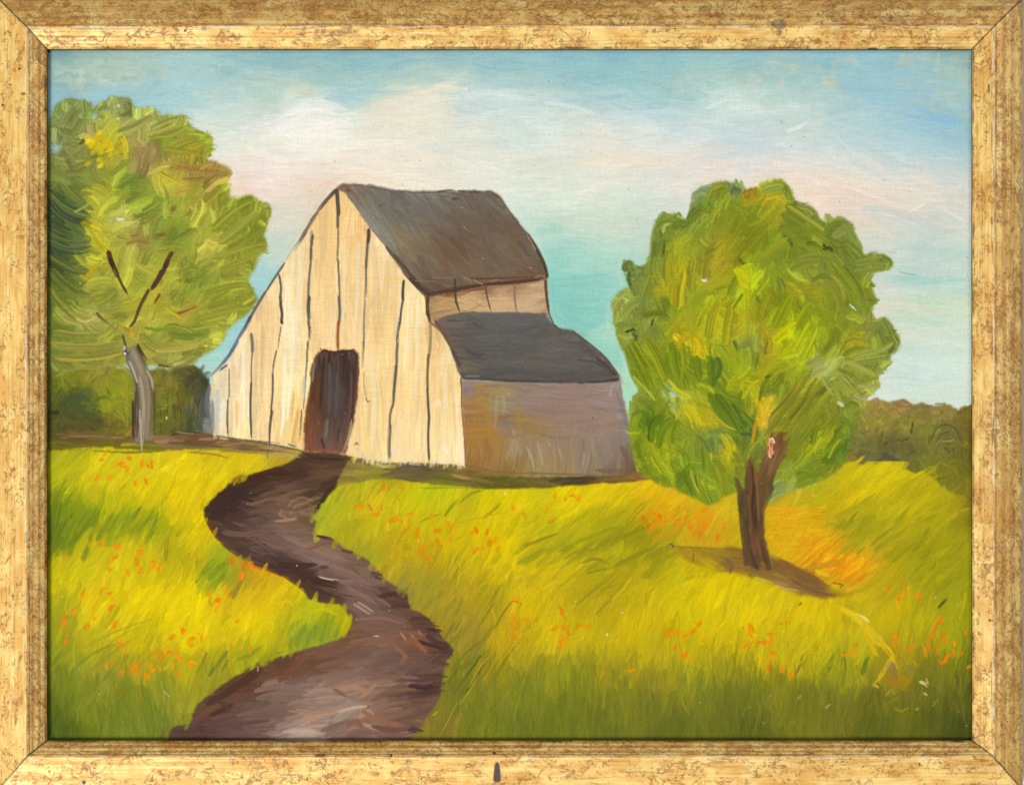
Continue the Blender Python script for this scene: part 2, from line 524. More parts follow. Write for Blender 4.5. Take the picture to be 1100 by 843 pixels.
class Field:
    """colour over the plan from sampled paint colours"""
    def __init__(self, txt, r=14.0, pw=2.2, mul=(1, 1, 1), add=(0, 0, 0), tame=None):
        P_, C_ = [], []
        for t in txt.split():
            a = t.split(',')
            P_.append((float(a[0]), float(a[1]))); C_.append([float(v) for v in a[2:5]])
        P_ = np.array(P_); C_ = np.array(C_) * mul + add
        if tame: C_ = np.where((C_[:, :1] > tame), C_ * .62 + np.array([158, 160, 56]) * .38, C_)
        step = 4
        self.step = step
        gy, gx = np.mgrid[0:H // step + 2, 0:Wd // step + 2]
        gx = gx * step / S + OX; gy = gy * step / S + OY
        num = np.zeros(gx.shape + (3,)); den = np.zeros(gx.shape)
        for (px, py), c in zip(P_, C_):
            w = 1.0 / ((gx - px) ** 2 + (gy - py) ** 2 + r * r) ** pw
            num += w[..., None] * c; den += w
        self.g = num / den[..., None]

    def __call__(self, x, y):
        i = int(np.clip((y - OY) * S / self.step, 0, self.g.shape[0] - 1)); j = int(np.clip((x - OX) * S / self.step, 0, self.g.shape[1] - 1))
        return self.g[i, j]

    def full(self):
        g = self.g
        yy = np.clip(YY / self.step, 0, g.shape[0] - 1.001); xx = np.clip(XX / self.step, 0, g.shape[1] - 1.001)
        i = yy.astype(int); j = xx.astype(int); fy = (yy - i)[..., None]; fx = (xx - j)[..., None]
        return ((g[i, j] * (1 - fx) + g[i, j + 1] * fx) * (1 - fy) + (g[i + 1, j] * (1 - fx) + g[i + 1, j + 1] * fx) * fy).astype(np.float32) / 255


def fill(mask, fld, lab=None, a=1.0):
    m = mask[..., None] * a
    c = fld.full() if isinstance(fld, Field) else np.asarray(fld, dtype=np.float32) / 255
    CAN[:] = CAN * (1 - m) + c * m
    HGT[:] = HGT * (1 - mask * 0.7 * a)
    if lab: LAB[mask > 0.5] = LI[lab]


def scatter(mask, n, r=rng):
    idx = np.flatnonzero(mask > 0.5)
    k = r.choice(idx, n)
    return np.stack([(k % Wd) / S + OX + r.rand(n) - .5, (k // Wd) / S + OY + r.rand(n) - .5], 1)


def jit(c, v, r=rng, hue=0.5):
    c = np.asarray(c, dtype=np.float64)
    return np.clip(c * (1 + v * r.randn()) + hue * v * 60 * r.randn(3), 0, 255)


def brush_in(mask, fld, n, length, width, angle, lab=None, jv=0.06, alpha=0.75, curve=0.12, hgt=0.3, pick=0.25, clip=None, dry=0.1, aj=8, **kw):
    for x, y in scatter(mask, n):
        a = math.radians((angle(x, y) if callable(angle) else angle) + rng.randn() * aj)
        L = length * (0.6 + 0.8 * rng.rand()); wd = width * (0.6 + 0.8 * rng.rand())
        dx, dy = math.cos(a) * L / 2, -math.sin(a) * L / 2
        cv = curve * L * rng.randn()
        c = jit(fld(x, y), jv); c2 = jit(fld(x - dx * .7, y - dy * .7), jv)
        if rng.rand() < 0.5: dx, dy = -dx, -dy
        stroke([(x - dx, y - dy), (x - dy / max(L, 1) * cv, y + dx / max(L, 1) * cv), (x + dx, y + dy)], wd, c, c2, alpha=alpha,
               lab=lab, hgt=hgt, pick=pick, clip=clip, dry=dry, **kw)


def P(t):
    return [tuple(float(v) for v in a.split(',')) for a in t.split()]


# ---- sky -------------------------------------------------------------------------------------------
SKY = Field('''60,58,128,160,165 60,75,150,178,176 90,75,162,186,178 130,75,165,190,185 60,110,146,183,198 110,98,156,192,204 150,100,160,195,206 200,98,166,198,206 250,68,150,184,190
300,58,142,178,188 360,60,140,178,192 420,62,142,180,194 480,60,140,180,196 540,60,142,180,198 600,62,142,182,198 660,60,144,184,200 720,62,148,188,200 800,60,150,188,200 880,62,148,188,204 960,62,150,190,206 1038,60,146,176,180
340,80,152,190,196 400,82,155,192,194 460,84,165,196,194 520,80,158,192,196 560,85,165,195,195 620,85,152,192,200 680,85,158,196,202 740,84,165,196,196 800,84,165,192,190 860,80,160,192,194 920,84,155,192,204 980,84,154,192,206 1030,90,160,190,190
240,100,172,202,206 290,100,186,204,198 330,100,200,208,196 360,103,170,200,206 380,104,160,196,206 415,98,205,212,200 450,96,222,216,202 480,92,228,222,206 500,100,185,206,214 540,105,205,218,218 575,105,192,210,210 610,104,180,204,208 650,110,156,192,206 700,108,166,200,206 760,112,190,212,212 790,110,215,225,222 850,108,186,206,206 920,108,160,196,212 980,108,156,194,212 1030,115,165,196,200
220,125,205,216,210 260,120,200,214,212 320,118,226,228,222 345,120,232,230,224 380,115,210,218,212 420,118,226,218,202 460,110,230,224,208 495,105,190,208,216 540,125,206,218,220 580,122,210,220,220 620,120,216,222,218 670,125,200,214,218 720,125,192,210,216 780,128,198,214,220 860,125,196,210,210 920,125,178,204,212 980,125,158,194,212 1010,128,146,188,214 1036,130,156,190,198
230,145,215,220,214 270,145,226,224,216 320,145,236,232,226 350,140,236,232,226 400,135,228,220,208 450,140,228,222,212 510,140,220,222,216 560,145,206,218,218 590,145,214,222,218 640,145,228,222,214 690,140,218,222,222 740,140,208,218,222 800,145,198,212,222 850,148,206,216,218 910,148,186,208,216 970,148,176,204,216 1020,150,160,194,210
240,175,228,216,210 280,175,230,218,216 320,172,232,222,218 370,170,232,222,214 430,170,230,222,212 500,170,224,222,214 550,168,216,220,212 580,172,218,220,212 640,172,230,220,208 690,172,230,218,208 740,170,222,216,214 790,168,204,212,220 840,172,216,218,220 900,172,212,216,216 960,172,196,210,216 1020,175,186,206,212
255,205,226,202,184 285,200,230,214,212 320,195,230,212,202 345,195,228,208,190 400,190,236,222,208 450,192,230,222,212 520,192,224,222,216 580,195,222,222,214 640,195,226,224,216 690,195,220,222,218 730,195,226,218,212 770,188,232,216,208 830,188,234,216,202 890,195,232,214,200 930,195,230,216,204 980,195,224,216,208 1030,195,208,208,208
300,225,214,208,194 275,235,206,206,200 330,215,222,206,190 560,215,212,220,212 600,215,214,222,212 650,215,212,220,210 700,215,206,216,210 870,215,230,212,200 910,215,226,206,194 950,222,222,208,198 990,210,226,216,208 1035,222,216,208,202
300,250,202,208,196 310,265,196,206,198 570,235,190,212,204 590,255,168,204,196 620,240,202,216,204 660,245,204,214,202 690,245,196,210,202 930,235,218,208,196 950,238,208,208,198 1000,240,196,208,208 1035,250,206,210,204
290,275,190,206,200 280,310,160,200,206 275,290,168,202,208 595,280,146,200,192 630,275,172,208,198 660,272,178,208,198 940,262,206,212,206 980,265,192,210,208 1030,275,192,208,204
600,310,138,196,190 640,305,148,200,194 668,298,160,204,196 270,340,160,196,196 255,370,150,198,208 240,385,168,202,198 945,305,206,212,206 980,300,178,208,206 1030,305,182,208,204 1000,285,196,212,208
610,340,136,194,188 640,340,140,198,188 655,350,180,212,196 945,330,218,214,200 985,330,204,214,196 1030,328,208,220,196 660,378,150,200,190 672,400,172,210,188 965,355,212,216,206 1000,360,204,220,210 1035,360,205,218,208
950,400,214,222,214 980,395,204,222,222 1020,395,208,222,216 980,425,206,222,214 1030,428,206,218,210''', r=10, mul=(1.09, 1.095, 1.04), add=(-15, -14, -9))
ones = np.ones((H, Wd), dtype=np.float32)
fill(ones, SKY, 'sky')
skym = ((YP < 440)).astype(np.float32)
sky_ang = lambda x, y: 4 * math.sin(x * 0.013 + y * 0.03) + (-14 if (x > 880 and 150 < y < 250) else 0)
brush_in(skym, SKY, 1500, 60, 13, sky_ang, jv=0.018, alpha=0.55, hgt=0.30, pick=0.3, aj=9, sp=1.3, var=0.03, enddry=0.3)
brush_in(skym, SKY, 1300, 34, 6, sky_ang, jv=0.022, alpha=0.5, hgt=0.30, pick=0.35, aj=11, sp=1.2, var=0.035, enddry=0.3)


def sky_stroke(t, w, c, c2=None, **kw):
    c = tuple(min(250, v * m - k) for v, m, k in zip(c, (1.10, 1.09, 1.08), (18, 16, 15)))
    d = dict(alpha=0.6, hgt=0.35, pick=0.15, dry=0.18, sp=1.2, var=0.03, lab='sky'); d.update(kw)
    stroke(P(t), w, c, c2, **d)


# broken dry paint dragged over the weave at the top, left and right
for (x0, x1, y0, y1, n, c) in ((58, 150, 66, 92, 70, (200, 206, 184)), (150, 205, 66, 84, 24, (186, 200, 186)), (195, 260, 92, 104, 16, (208, 212, 182)), (820, 920, 62, 84, 26, (206, 206, 176)), (960, 1040, 58, 78, 36, (210, 204, 160)),
                               (960, 1040, 80, 124, 50, (190, 200, 176)), (720, 800, 84, 100, 26, (190, 206, 196)), (800, 812, 70, 100, 12, (200, 212, 200)), (320, 370, 60, 84, 16, (170, 196, 180)), (880, 905, 82, 104, 10, (216, 202, 150)),
                               (1000, 1040, 270, 320, 14, (206, 212, 196)), (985, 1020, 240, 300, 14, (206, 212, 204))):
    for k in range(n):
        x = x0 + (x1 - x0) * rng.rand(); y = y0 + (y1 - y0) * rng.rand()
        L = 5 + 14 * rng.rand(); v = rng.rand() < 0.45
        a = rng.randn() * 0.15 + (math.pi / 2 if v else 0)
        stroke([(x, y), (x + L * math.cos(a) * .8, y + L * math.sin(a) * .8)], 5 + 6 * rng.rand(), jit(c, .02), alpha=0.62, weave=0.59, hgt=0.25, lab='sky', enddry=.1)
# cloud modelling
for t, w, c, c2 in (('400,113 440,104 492,88', 12, (228, 220, 206), (226, 214, 194)), ('395,122 430,112 478,96', 10, (228, 218, 200), (232, 224, 212)), ('305,128 325,112 348,109 372,118', 15, (234, 232, 228), (226, 230, 228)),
                    ('300,140 325,125 355,118', 16, (238, 234, 230), (232, 230, 226)), ('315,150 350,138 375,128', 15, (238, 233, 228), None), ('250,150 290,130 330,118', 14, (226, 226, 220), (214, 222, 218)),
                    ('495,96 510,112 545,122', 12, (196, 214, 220), (206, 220, 222)), ('500,104 530,100 575,108', 12, (208, 220, 220), None), ('570,104 610,112 640,124', 7, (206, 220, 224), (196, 214, 222)), ('585,110 620,116 650,128', 5, (222, 228, 228), None),
                    ('605,132 640,124 660,142', 10, (226, 220, 214), (216, 220, 220)), ('760,116 778,108 798,108', 4, (224, 232, 228), None), ('756,117 774,111', 3, (218, 228, 226), None), ('640,126 680,122 740,120', 9, (198, 214, 220), None),
                    ('845,140 858,136 868,131', 3.5, (232, 234, 230), None), ('846,142 862,137', 2, (240, 240, 236), None), ('360,92 372,93 384,91', 8, (162, 196, 208), None), ('350,106 380,104 388,108', 11, (160, 196, 206), (170, 202, 208)),
                    ('318,100 330,101 338,100', 4, (218, 204, 172), None), ('322,101 342,103', 4, (206, 206, 180), None),
                    ('905,198 935,210 968,222 990,226', 5, (236, 226, 218), None), ('900,202 940,216 975,228 1000,232', 6, (222, 206, 192), None), ('930,222 960,228 990,238 1010,246', 8, (196, 206, 210), (186, 202, 208)), ('925,226 950,234 985,244', 7, (200, 206, 206), None),
                    ('975,228 988,222 994,218', 3, (240, 236, 230), None), ('1005,220 1020,228 1038,238', 5, (228, 220, 214), None), ('1010,216 1036,232', 3, (236, 230, 224), None), ('1000,238 1025,244 1042,242', 5, (222, 214, 208), None),
                    ('1000,125 1015,130 1035,136', 10, (146, 188, 216), None), ('985,118 1005,126 1030,132', 8, (150, 192, 216), None), ('930,108 960,112 985,118', 8, (156, 194, 214), None),
                    ('825,172 845,176 870,186', 4, (240, 216, 194), None), ('828,176 850,182 880,196 925,204', 8, (234, 214, 198), (236, 220, 208)), ('760,176 800,176 830,180', 9, (232, 216, 204), None),
                    ('965,292 985,296', 1.6, (120, 158, 170), None), ('990,350 1000,352', 1.5, (150, 190, 190), None), ('1036,291 1041,290', 1.5, (226, 206, 150), None),
                    ('725,178 745,180 760,185', 6, (222, 218, 220), None), ('700,200 730,194 752,186', 6, (226, 222, 222), None), ('1020,328 1040,330', 8, (206, 220, 190), None)):
    sky_stroke(t, w, c, c2)
for t, w, c in (('955,342 1000,346 1042,342', 24, (184, 214, 196)), ('970,322 1010,326 1042,328', 16, (194, 216, 186)), ('950,300 1000,302 1042,300', 20, (164, 202, 196)), ('962,374 1000,378 1042,374', 22, (186, 214, 204)), ('955,405 1000,408 1042,404', 22, (190, 214, 210)), ('980,268 1010,272 1042,270', 18, (176, 202, 196)),
                ('280,150 320,136 370,134', 24, (238, 237, 232)), ('300,128 330,118 362,124', 18, (240, 239, 236)), ('330,160 380,152 440,150', 24, (234, 232, 224)), ('430,120 465,108 495,104', 16, (228, 226, 216)), ('450,160 520,154 590,158', 24, (210, 216, 210)), ('580,165 640,158 690,160', 20, (228, 225, 218))):
    sky_stroke(t, w, c, alpha=.5, dry=.3, edge=.9, pick=0)
# pale, warm repainting that follows the outlines of barn and trees
halo = dict(alpha=0.4, dry=0.25, hgt=.2, edge=.9)
sky_stroke('262,196 275,206 290,214', 9, (230, 206, 186), **halo); sky_stroke('248,200 256,214 262,222', 9, (226, 198, 168), **halo); sky_stroke('256,192 264,208 272,218', 9, (228, 204, 180), **halo)
sky_stroke('262,188 280,210 296,218', 12, (232, 216, 212), **halo)
sky_stroke('355,196 380,186 402,190 430,200', 6, (240, 200, 164), (236, 210, 188), **halo); sky_stroke('330,206 352,196 366,192', 8, (230, 200, 176), **halo)
sky_stroke('352,200 330,236 300,280', 7, (222, 192, 160), (206, 196, 176), **halo); sky_stroke('345,200 322,232 296,270', 7, (214, 202, 182), **halo); sky_stroke('300,285 268,336 240,384', 6, (156, 200, 206), **halo)
sky_stroke('264,296 274,280 286,262', 9, (168, 202, 214), **halo); sky_stroke('286,250 296,236 312,226', 9, (206, 206, 198), **halo)
sky_stroke('540,204 556,226 574,252 592,290', 5, (206, 218, 206), **halo); sky_stroke('548,206 566,232 584,262', 7, (196, 214, 206), **halo); sky_stroke('592,300 598,340 640,370 668,402', 6, (128, 186, 176), (150, 200, 188), **halo); sky_stroke('600,306 606,340 650,372', 8, (134, 194, 188), **halo)
sky_stroke('596,352 622,350 650,382 672,412 680,440', 4, (170, 204, 184), **halo)
for t in ('700,256 698,276 688,288', '668,276 664,290 668,306', '660,320 656,332 660,352', '654,326 652,345 660,365', '704,240 712,230 732,230', '742,212 748,200 760,198', '664,366 672,395 682,420', '668,372 676,400 684,430'):
    sky_stroke(t, 7, (206, 214, 192), (190, 212, 196), **halo)
for t in ('850,200 858,214 880,220', '884,234 892,230 914,232', '922,250 930,268 958,272', '932,300 944,296 958,288', '944,310 944,330 936,346', '958,345 968,360 970,376', '955,396 948,410 930,428'):
    sky_stroke(t, 8, (220, 212, 198), (208, 214, 204), **halo)

# ---- hedges behind ---------------------------------------------------------------------------------
HL = Field('''55,410,95,100,30 70,410,118,125,32 85,400,130,128,34 105,402,140,130,48 125,410,134,138,36 60,440,78,82,34 80,430,72,82,44 95,428,84,92,44 112,430,132,138,32 132,440,128,124,36 120,425,136,146,30 70,455,80,78,38 100,455,82,78,40 130,458,116,108,38
175,410,120,112,42 200,400,92,86,44 180,430,114,114,34 195,425,104,100,36 210,412,66,66,40 214,440,72,76,64 190,452,92,92,42 222,430,84,86,80 226,455,120,120,116 205,455,70,76,44 170,445,100,100,34''', r=7)
hl = poly_mask(P('40,400 60,398 90,392 110,390 135,396 160,396 180,396 200,390 216,396 228,420 232,475 40,478'), 1, 2.5, 3)
fill(hl, HL, 'hedge_l')
brush_in(hl, HL, 420, 15, 6, lambda x, y: rng.rand() * 180, 'hedge_l', jv=.10, alpha=.7, hgt=.4, dry=.15)
brush_in(hl, HL, 260, 9, 2.5, lambda x, y: 20 + rng.rand() * 140, 'hedge_l', jv=.16, alpha=.6, hgt=.4, dry=.2)
for t, w, c in (('64,436 74,427 88,426 96,432', 7, (66, 78, 46)), ('70,446 86,442 100,446', 6, (72, 80, 48)), ('102,430 112,426 122,430', 4, (86, 92, 40)), ('186,402 198,394 212,396', 6, (84, 80, 40)), ('200,414 212,402 220,412', 9, (62, 64, 42)),
                ('208,440 216,424 222,436', 9, (66, 72, 64)), ('214,460 218,440 222,426', 7, (78, 82, 78)), ('196,410 208,412 218,414', 5, (74, 74, 40)), ('222,424 226,446 228,462', 4, (150, 148, 140)), ('60,452 90,454 130,460', 4, (90, 84, 42)),
                ('55,444 64,442', 5, (44, 44, 24)), ('60,404 80,396 100,398 116,394', 4, (164, 148, 70)), ('104,394 126,392 140,402', 3, (170, 154, 84)), ('140,396 150,404', 4, (160, 150, 50)), ('196,391 206,389 212,394', 3, (206, 196, 150)), ('135,400 136,436 137,458', 5, (146, 140, 40))):
    stroke(P(t), w, c, alpha=.75, hgt=.4, lab='hedge_l', dry=.15, pick=.2)
for k in range(40):                                     # upright streaks between trunk and barn
    x = 170 + 46 * rng.rand(); y = 415 + 40 * rng.rand()
    stroke([(x, y), (x + rng.randn(), y + 16)], 2, jit((104, 100, 40), .2), alpha=.5, dry=.2, lab='hedge_l')

HR = Field('''915,440,128,116,52 940,435,132,112,56 970,436,124,98,60 990,440,112,96,56 1015,438,122,104,58 1040,440,98,84,36 920,460,108,106,50 945,455,126,114,50 975,455,112,104,44 1000,460,112,108,44 1015,462,92,86,50 1038,460,94,80,32
912,478,96,92,50 930,482,86,82,48 955,480,80,74,46 975,485,86,82,46 1000,480,98,94,42 1020,478,90,84,44 1036,485,88,80,26 905,495,120,98,44 960,496,88,80,54 985,500,96,92,36 1005,505,108,104,24 1030,505,94,88,22 1038,530,112,100,24''', r=8, mul=(1.06, 1.08, 1), add=(14, 14, 4))
hr = poly_mask(P('890,436 920,434 932,431 942,429 950,432 962,431 970,429 980,434 990,433 1002,436 1014,433 1022,436 1030,440 1038,436 1055,434 1055,560 1030,545 880,520'), 1, 2.2, 5)
fill(hr, HR, 'hedge_r')
brush_in(hr, HR, 420, 14, 6, lambda x, y: rng.rand() * 180, 'hedge_r', jv=.10, alpha=.7, hgt=.4, dry=.15, clip=np.clip(hr + (YP > 440), 0, 1))
brush_in(hr, HR, 300, 9, 2.4, lambda x, y: 20 + rng.rand() * 140, 'hedge_r', jv=.16, alpha=.6, hgt=.4, dry=.2, clip=np.clip(hr + (YP > 440), 0, 1))
for t, w, c in (('1000,474 1006,460 1018,456 1028,462 1032,474', 2.2, (74, 70, 44)), ('1006,474 1010,466 1020,464', 2, (84, 80, 50)), ('1012,474 1026,473', 2, (170, 146, 60)), ('1010,478 1024,480', 1.8, (130, 118, 50)), ('950,478 955,474', 2.5, (52, 50, 32)), ('968,474 978,470 981,471', 2.5, (66, 66, 48)),
                ('936,430 942,428 946,432', 4, (166, 122, 96)), ('962,432 970,430 978,434', 4, (152, 108, 76)), ('992,438 1000,436 1008,440', 3, (140, 96, 70)), ('925,466 935,462', 3, (120, 96, 40)), ('958,464 966,462', 3, (132, 90, 60)), ('988,458 996,456', 3, (140, 98, 54)),
                ('1028,445 1036,440 1044,434', 2.5, (110, 82, 34)), ('1004,434 1016,433', 2.4, (126, 110, 64)), ('948,488 960,494 972,500', 7, (78, 74, 56)), ('940,496 955,490', 5, (84, 78, 58))):
    stroke(P(t), w, c, alpha=.75, hgt=.4, lab='hedge_r', dry=.12, pick=.2)

# ---- meadow ----------------------------------------------------------------------------------------
MEAD = Field('''56,490,150,146,34 60,505,168,168,24 100,510,196,184,20 150,505,198,182,26 200,500,206,186,18 260,500,196,176,22 300,500,170,148,40 150,530,202,184,14 120,535,186,176,20 220,560,208,184,8 190,540,204,182,14 60,550,104,120,22 56,575,100,118,24 78,560,122,136,22 100,560,128,142,20 125,558,140,148,20 150,560,150,152,22 170,570,150,152,22 200,580,192,174,12
60,620,182,170,16 100,590,186,174,14 130,600,190,174,16 180,592,160,152,24 160,610,178,164,18 200,605,168,156,22 230,605,148,154,26 235,620,130,146,28 245,640,190,166,20 100,650,198,178,12 150,640,208,186,5 200,640,208,186,5 200,660,210,190,5 270,640,198,168,16 255,625,160,140,34 300,640,192,170,16 280,610,190,150,20 330,655,168,168,24 350,680,126,142,36 365,668,170,166,20 290,690,192,172,14 270,670,206,184,8 320,685,136,146,38 300,690,160,156,28 60,690,136,138,26 60,660,150,148,22 100,690,170,162,20 130,670,196,176,14 150,690,182,168,16 200,680,206,184,8 240,690,196,176,14
60,730,108,118,30 85,715,136,138,34 110,730,128,128,42 150,725,150,142,36 140,745,112,122,34 200,725,166,154,22 180,738,128,130,36 240,705,170,158,20 230,720,132,132,34 215,735,140,138,34 60,785,72,88,24 58,760,88,100,26 120,775,102,112,34 90,750,110,120,34 160,765,104,116,38 175,785,98,108,36 195,750,140,138,40 185,765,128,130,42 260,705,150,150,26 290,700,140,148,26
380,520,164,160,30 375,510,176,164,34 360,545,172,170,32 345,545,150,156,36 350,570,158,158,36 375,575,160,152,26 400,545,194,174,22 440,530,186,182,14 420,515,160,150,30 470,525,166,174,18 470,550,182,176,16 500,535,180,168,22 520,530,186,180,14 520,545,196,182,10 550,530,206,188,8 600,540,208,188,8 580,525,190,180,16 650,530,206,184,12 680,522,204,174,24 390,590,150,148,40 400,570,182,168,22 420,590,172,150,22 440,598,178,156,18 460,600,168,146,24 445,620,150,138,42 430,640,136,126,54 470,625,150,136,36 480,650,146,130,38 500,630,170,148,24 470,590,196,172,14 500,600,188,168,14 530,590,204,182,6 540,610,204,182,8 560,590,190,172,14 580,572,172,164,20
610,575,164,158,20 650,562,158,154,16 660,575,142,140,16 690,580,148,140,14 620,590,152,146,18 700,600,142,136,18 640,600,178,162,14 600,610,190,170,14 590,635,182,160,18 560,630,188,166,16 560,650,196,172,12 530,640,154,140,26 520,655,156,138,28 490,670,150,130,40 500,690,142,124,46 480,700,140,124,40 490,715,130,122,36 480,740,104,106,38 465,775,118,106,44 500,740,112,112,34 520,720,132,122,28 520,750,110,114,34 520,780,106,112,34
540,690,170,146,26 550,680,182,150,22 560,700,166,150,26 545,715,140,132,26 560,735,118,122,36 600,690,182,164,18 590,670,186,166,16 600,720,136,134,28 620,740,112,118,30 650,690,178,162,20 650,650,168,150,22 680,640,178,160,18 680,670,192,170,14 630,630,164,148,20 650,620,160,148,20 650,725,142,134,34 660,750,114,116,34 700,700,172,156,22 700,730,140,128,32 700,760,106,110,34 600,785,98,106,32 650,785,96,102,34 560,785,98,106,34 740,650,196,178,10 720,620,178,166,14 760,640,204,184,6 800,640,196,178,10 760,670,196,176,12 800,665,202,182,8 850,660,200,178,10 880,660,198,176,12 740,700,182,166,16 780,690,192,172,14 820,705,182,164,18 850,690,192,174,14
740,730,130,130,34 770,720,140,136,30 800,725,132,130,28 800,745,104,108,34 760,750,106,110,36 720,785,92,98,32 800,785,82,88,28 780,765,96,100,34 850,715,176,162,20 840,735,124,120,30 860,750,104,106,36 880,700,188,172,14 890,720,140,140,26 880,740,112,112,34 900,765,106,106,36 920,690,178,166,20 910,715,150,146,28 950,725,138,128,28 960,700,158,140,26 980,670,172,162,18 960,660,186,166,14 930,650,178,162,20 1000,640,152,150,20 1020,640,146,146,20 1030,660,150,150,18 1015,690,150,146,22 1040,690,120,122,26 985,690,158,146,24 1000,720,118,112,32 1030,720,112,114,28 1000,740,100,100,36 1000,775,84,88,30 940,755,100,98,34 940,785,86,92,30 970,770,96,98,30 1030,785,66,72,26 1035,750,92,90,34
860,535,176,160,26 880,520,174,164,24 905,508,190,174,16 930,505,190,178,14 960,505,196,182,12 945,520,192,174,12 900,545,182,162,18 910,535,186,166,16 960,545,176,164,16 985,525,178,164,16 1010,545,166,156,18 1038,560,130,122,22 1030,580,152,148,20 930,565,152,146,20 905,560,160,150,22 960,590,158,148,16 960,570,168,156,16 995,600,148,142,16 980,620,160,150,18 1030,610,142,138,20 930,610,190,150,20 945,630,176,156,20 1010,620,150,146,18 845,550,190,160,26 830,535,170,150,40
690,525,206,176,18 700,540,200,160,22 730,535,204,166,20 760,550,196,160,24 780,545,190,168,24 720,560,180,160,24 760,580,188,150,26 700,565,160,150,24 740,600,190,168,14 780,625,200,180,8 770,605,180,160,16 830,560,186,154,24 870,580,184,158,22 850,590,186,160,22 900,590,184,152,24 900,615,184,152,24 920,620,190,160,24 870,610,170,124,30''', r=7, pw=2.4, mul=(1.05, 1.035, .88), add=(1, 1, -1))
mead = poly_mask(P('40,482 60,484 100,480 130,482 170,485 210,482 250,486 290,488 325,480 380,482 420,488 470,490 500,498 560,506 600,506 660,503 690,505 760,525 840,530 890,515 905,500 940,498 948,503 955,497 970,503 985,508 995,508 1010,520 1024,532 1040,548 1055,556 1055,806 40,806'), 1, 1.5, 8)
# brown-olive strip of earth behind the grass on the left
GB = Field('55,464,84,76,30 55,478,96,96,22 80,470,106,84,44 80,482,110,106,26 130,466,104,82,50 120,480,116,108,28 180,474,140,104,74 170,483,120,110,34 210,470,96,70,40 230,476,150,112,74 230,484,140,120,44 260,474,110,82,56 270,482,148,120,60 300,482,160,126,84 300,490,150,124,56 330,490,120,90,64', r=6)
gb = poly_mask(P('40,466 100,462 150,470 230,466 260,470 325,484 326,498 240,492 160,490 40,492'), 1, 1.5, 11)
fill(gb, GB, 'meadow')
brush_in(gb, GB, 160, 26, 4, -3, 'meadow', jv=.08, alpha=.75, hgt=.35, aj=5)
fill(mead, MEAD, 'meadow')


def grass_ang(x, y):
    if y > 715: return 88 + 6 * math.sin(x * .05)
    if x > 860 and y < 640: return 40
    if x < 380: return 62 if y > 520 else 50
    if 560 < x < 760 and y < 640: return 42
    if y > 640: return 72
    return 58


brush_in(mead, MEAD, 2500, 30, 11, grass_ang, 'meadow', jv=.06, alpha=.75, hgt=.35, pick=.2, aj=11, sp=1.3, dry=.28, var=.09, clip=np.clip(mead + (YP > 495), 0, 1))
brush_in(mead, MEAD, 2400, 22, 4.2, grass_ang, 'meadow', jv=.05, alpha=.55, hgt=.30, pick=.25, aj=10, sp=1.1, clip=np.clip(mead + (YP > 495), 0, 1))
low = mead * (YP > 690)
brush_in(low, MEAD, 700, 34, 2.0, lambda x, y: 88 - (x - 500) * .004, 'meadow', jv=.11, alpha=.45, hgt=.30, pick=.1, aj=8)
fine_m = mead * (YP < 720)
brush_in(fine_m, MEAD, 700, 15, 1.6, grass_ang, 'meadow', jv=.10, alpha=.40, hgt=.30, pick=.1, aj=14, clip=mead)


def gs(t, w, c, **kw):
    d = dict(alpha=.85, hgt=.4, lab='meadow', dry=.2, pick=.15, sp=1.2); d.update(kw)
    if c[1] > c[0] + 8 and w >= 3: w = w * 1.45; d['edge'] = .5
    d['alpha'] = d['alpha'] * .72 if w < 3.2 else min(.95, d['alpha'] * 1.1)
    stroke(P(t), w, c, **d)


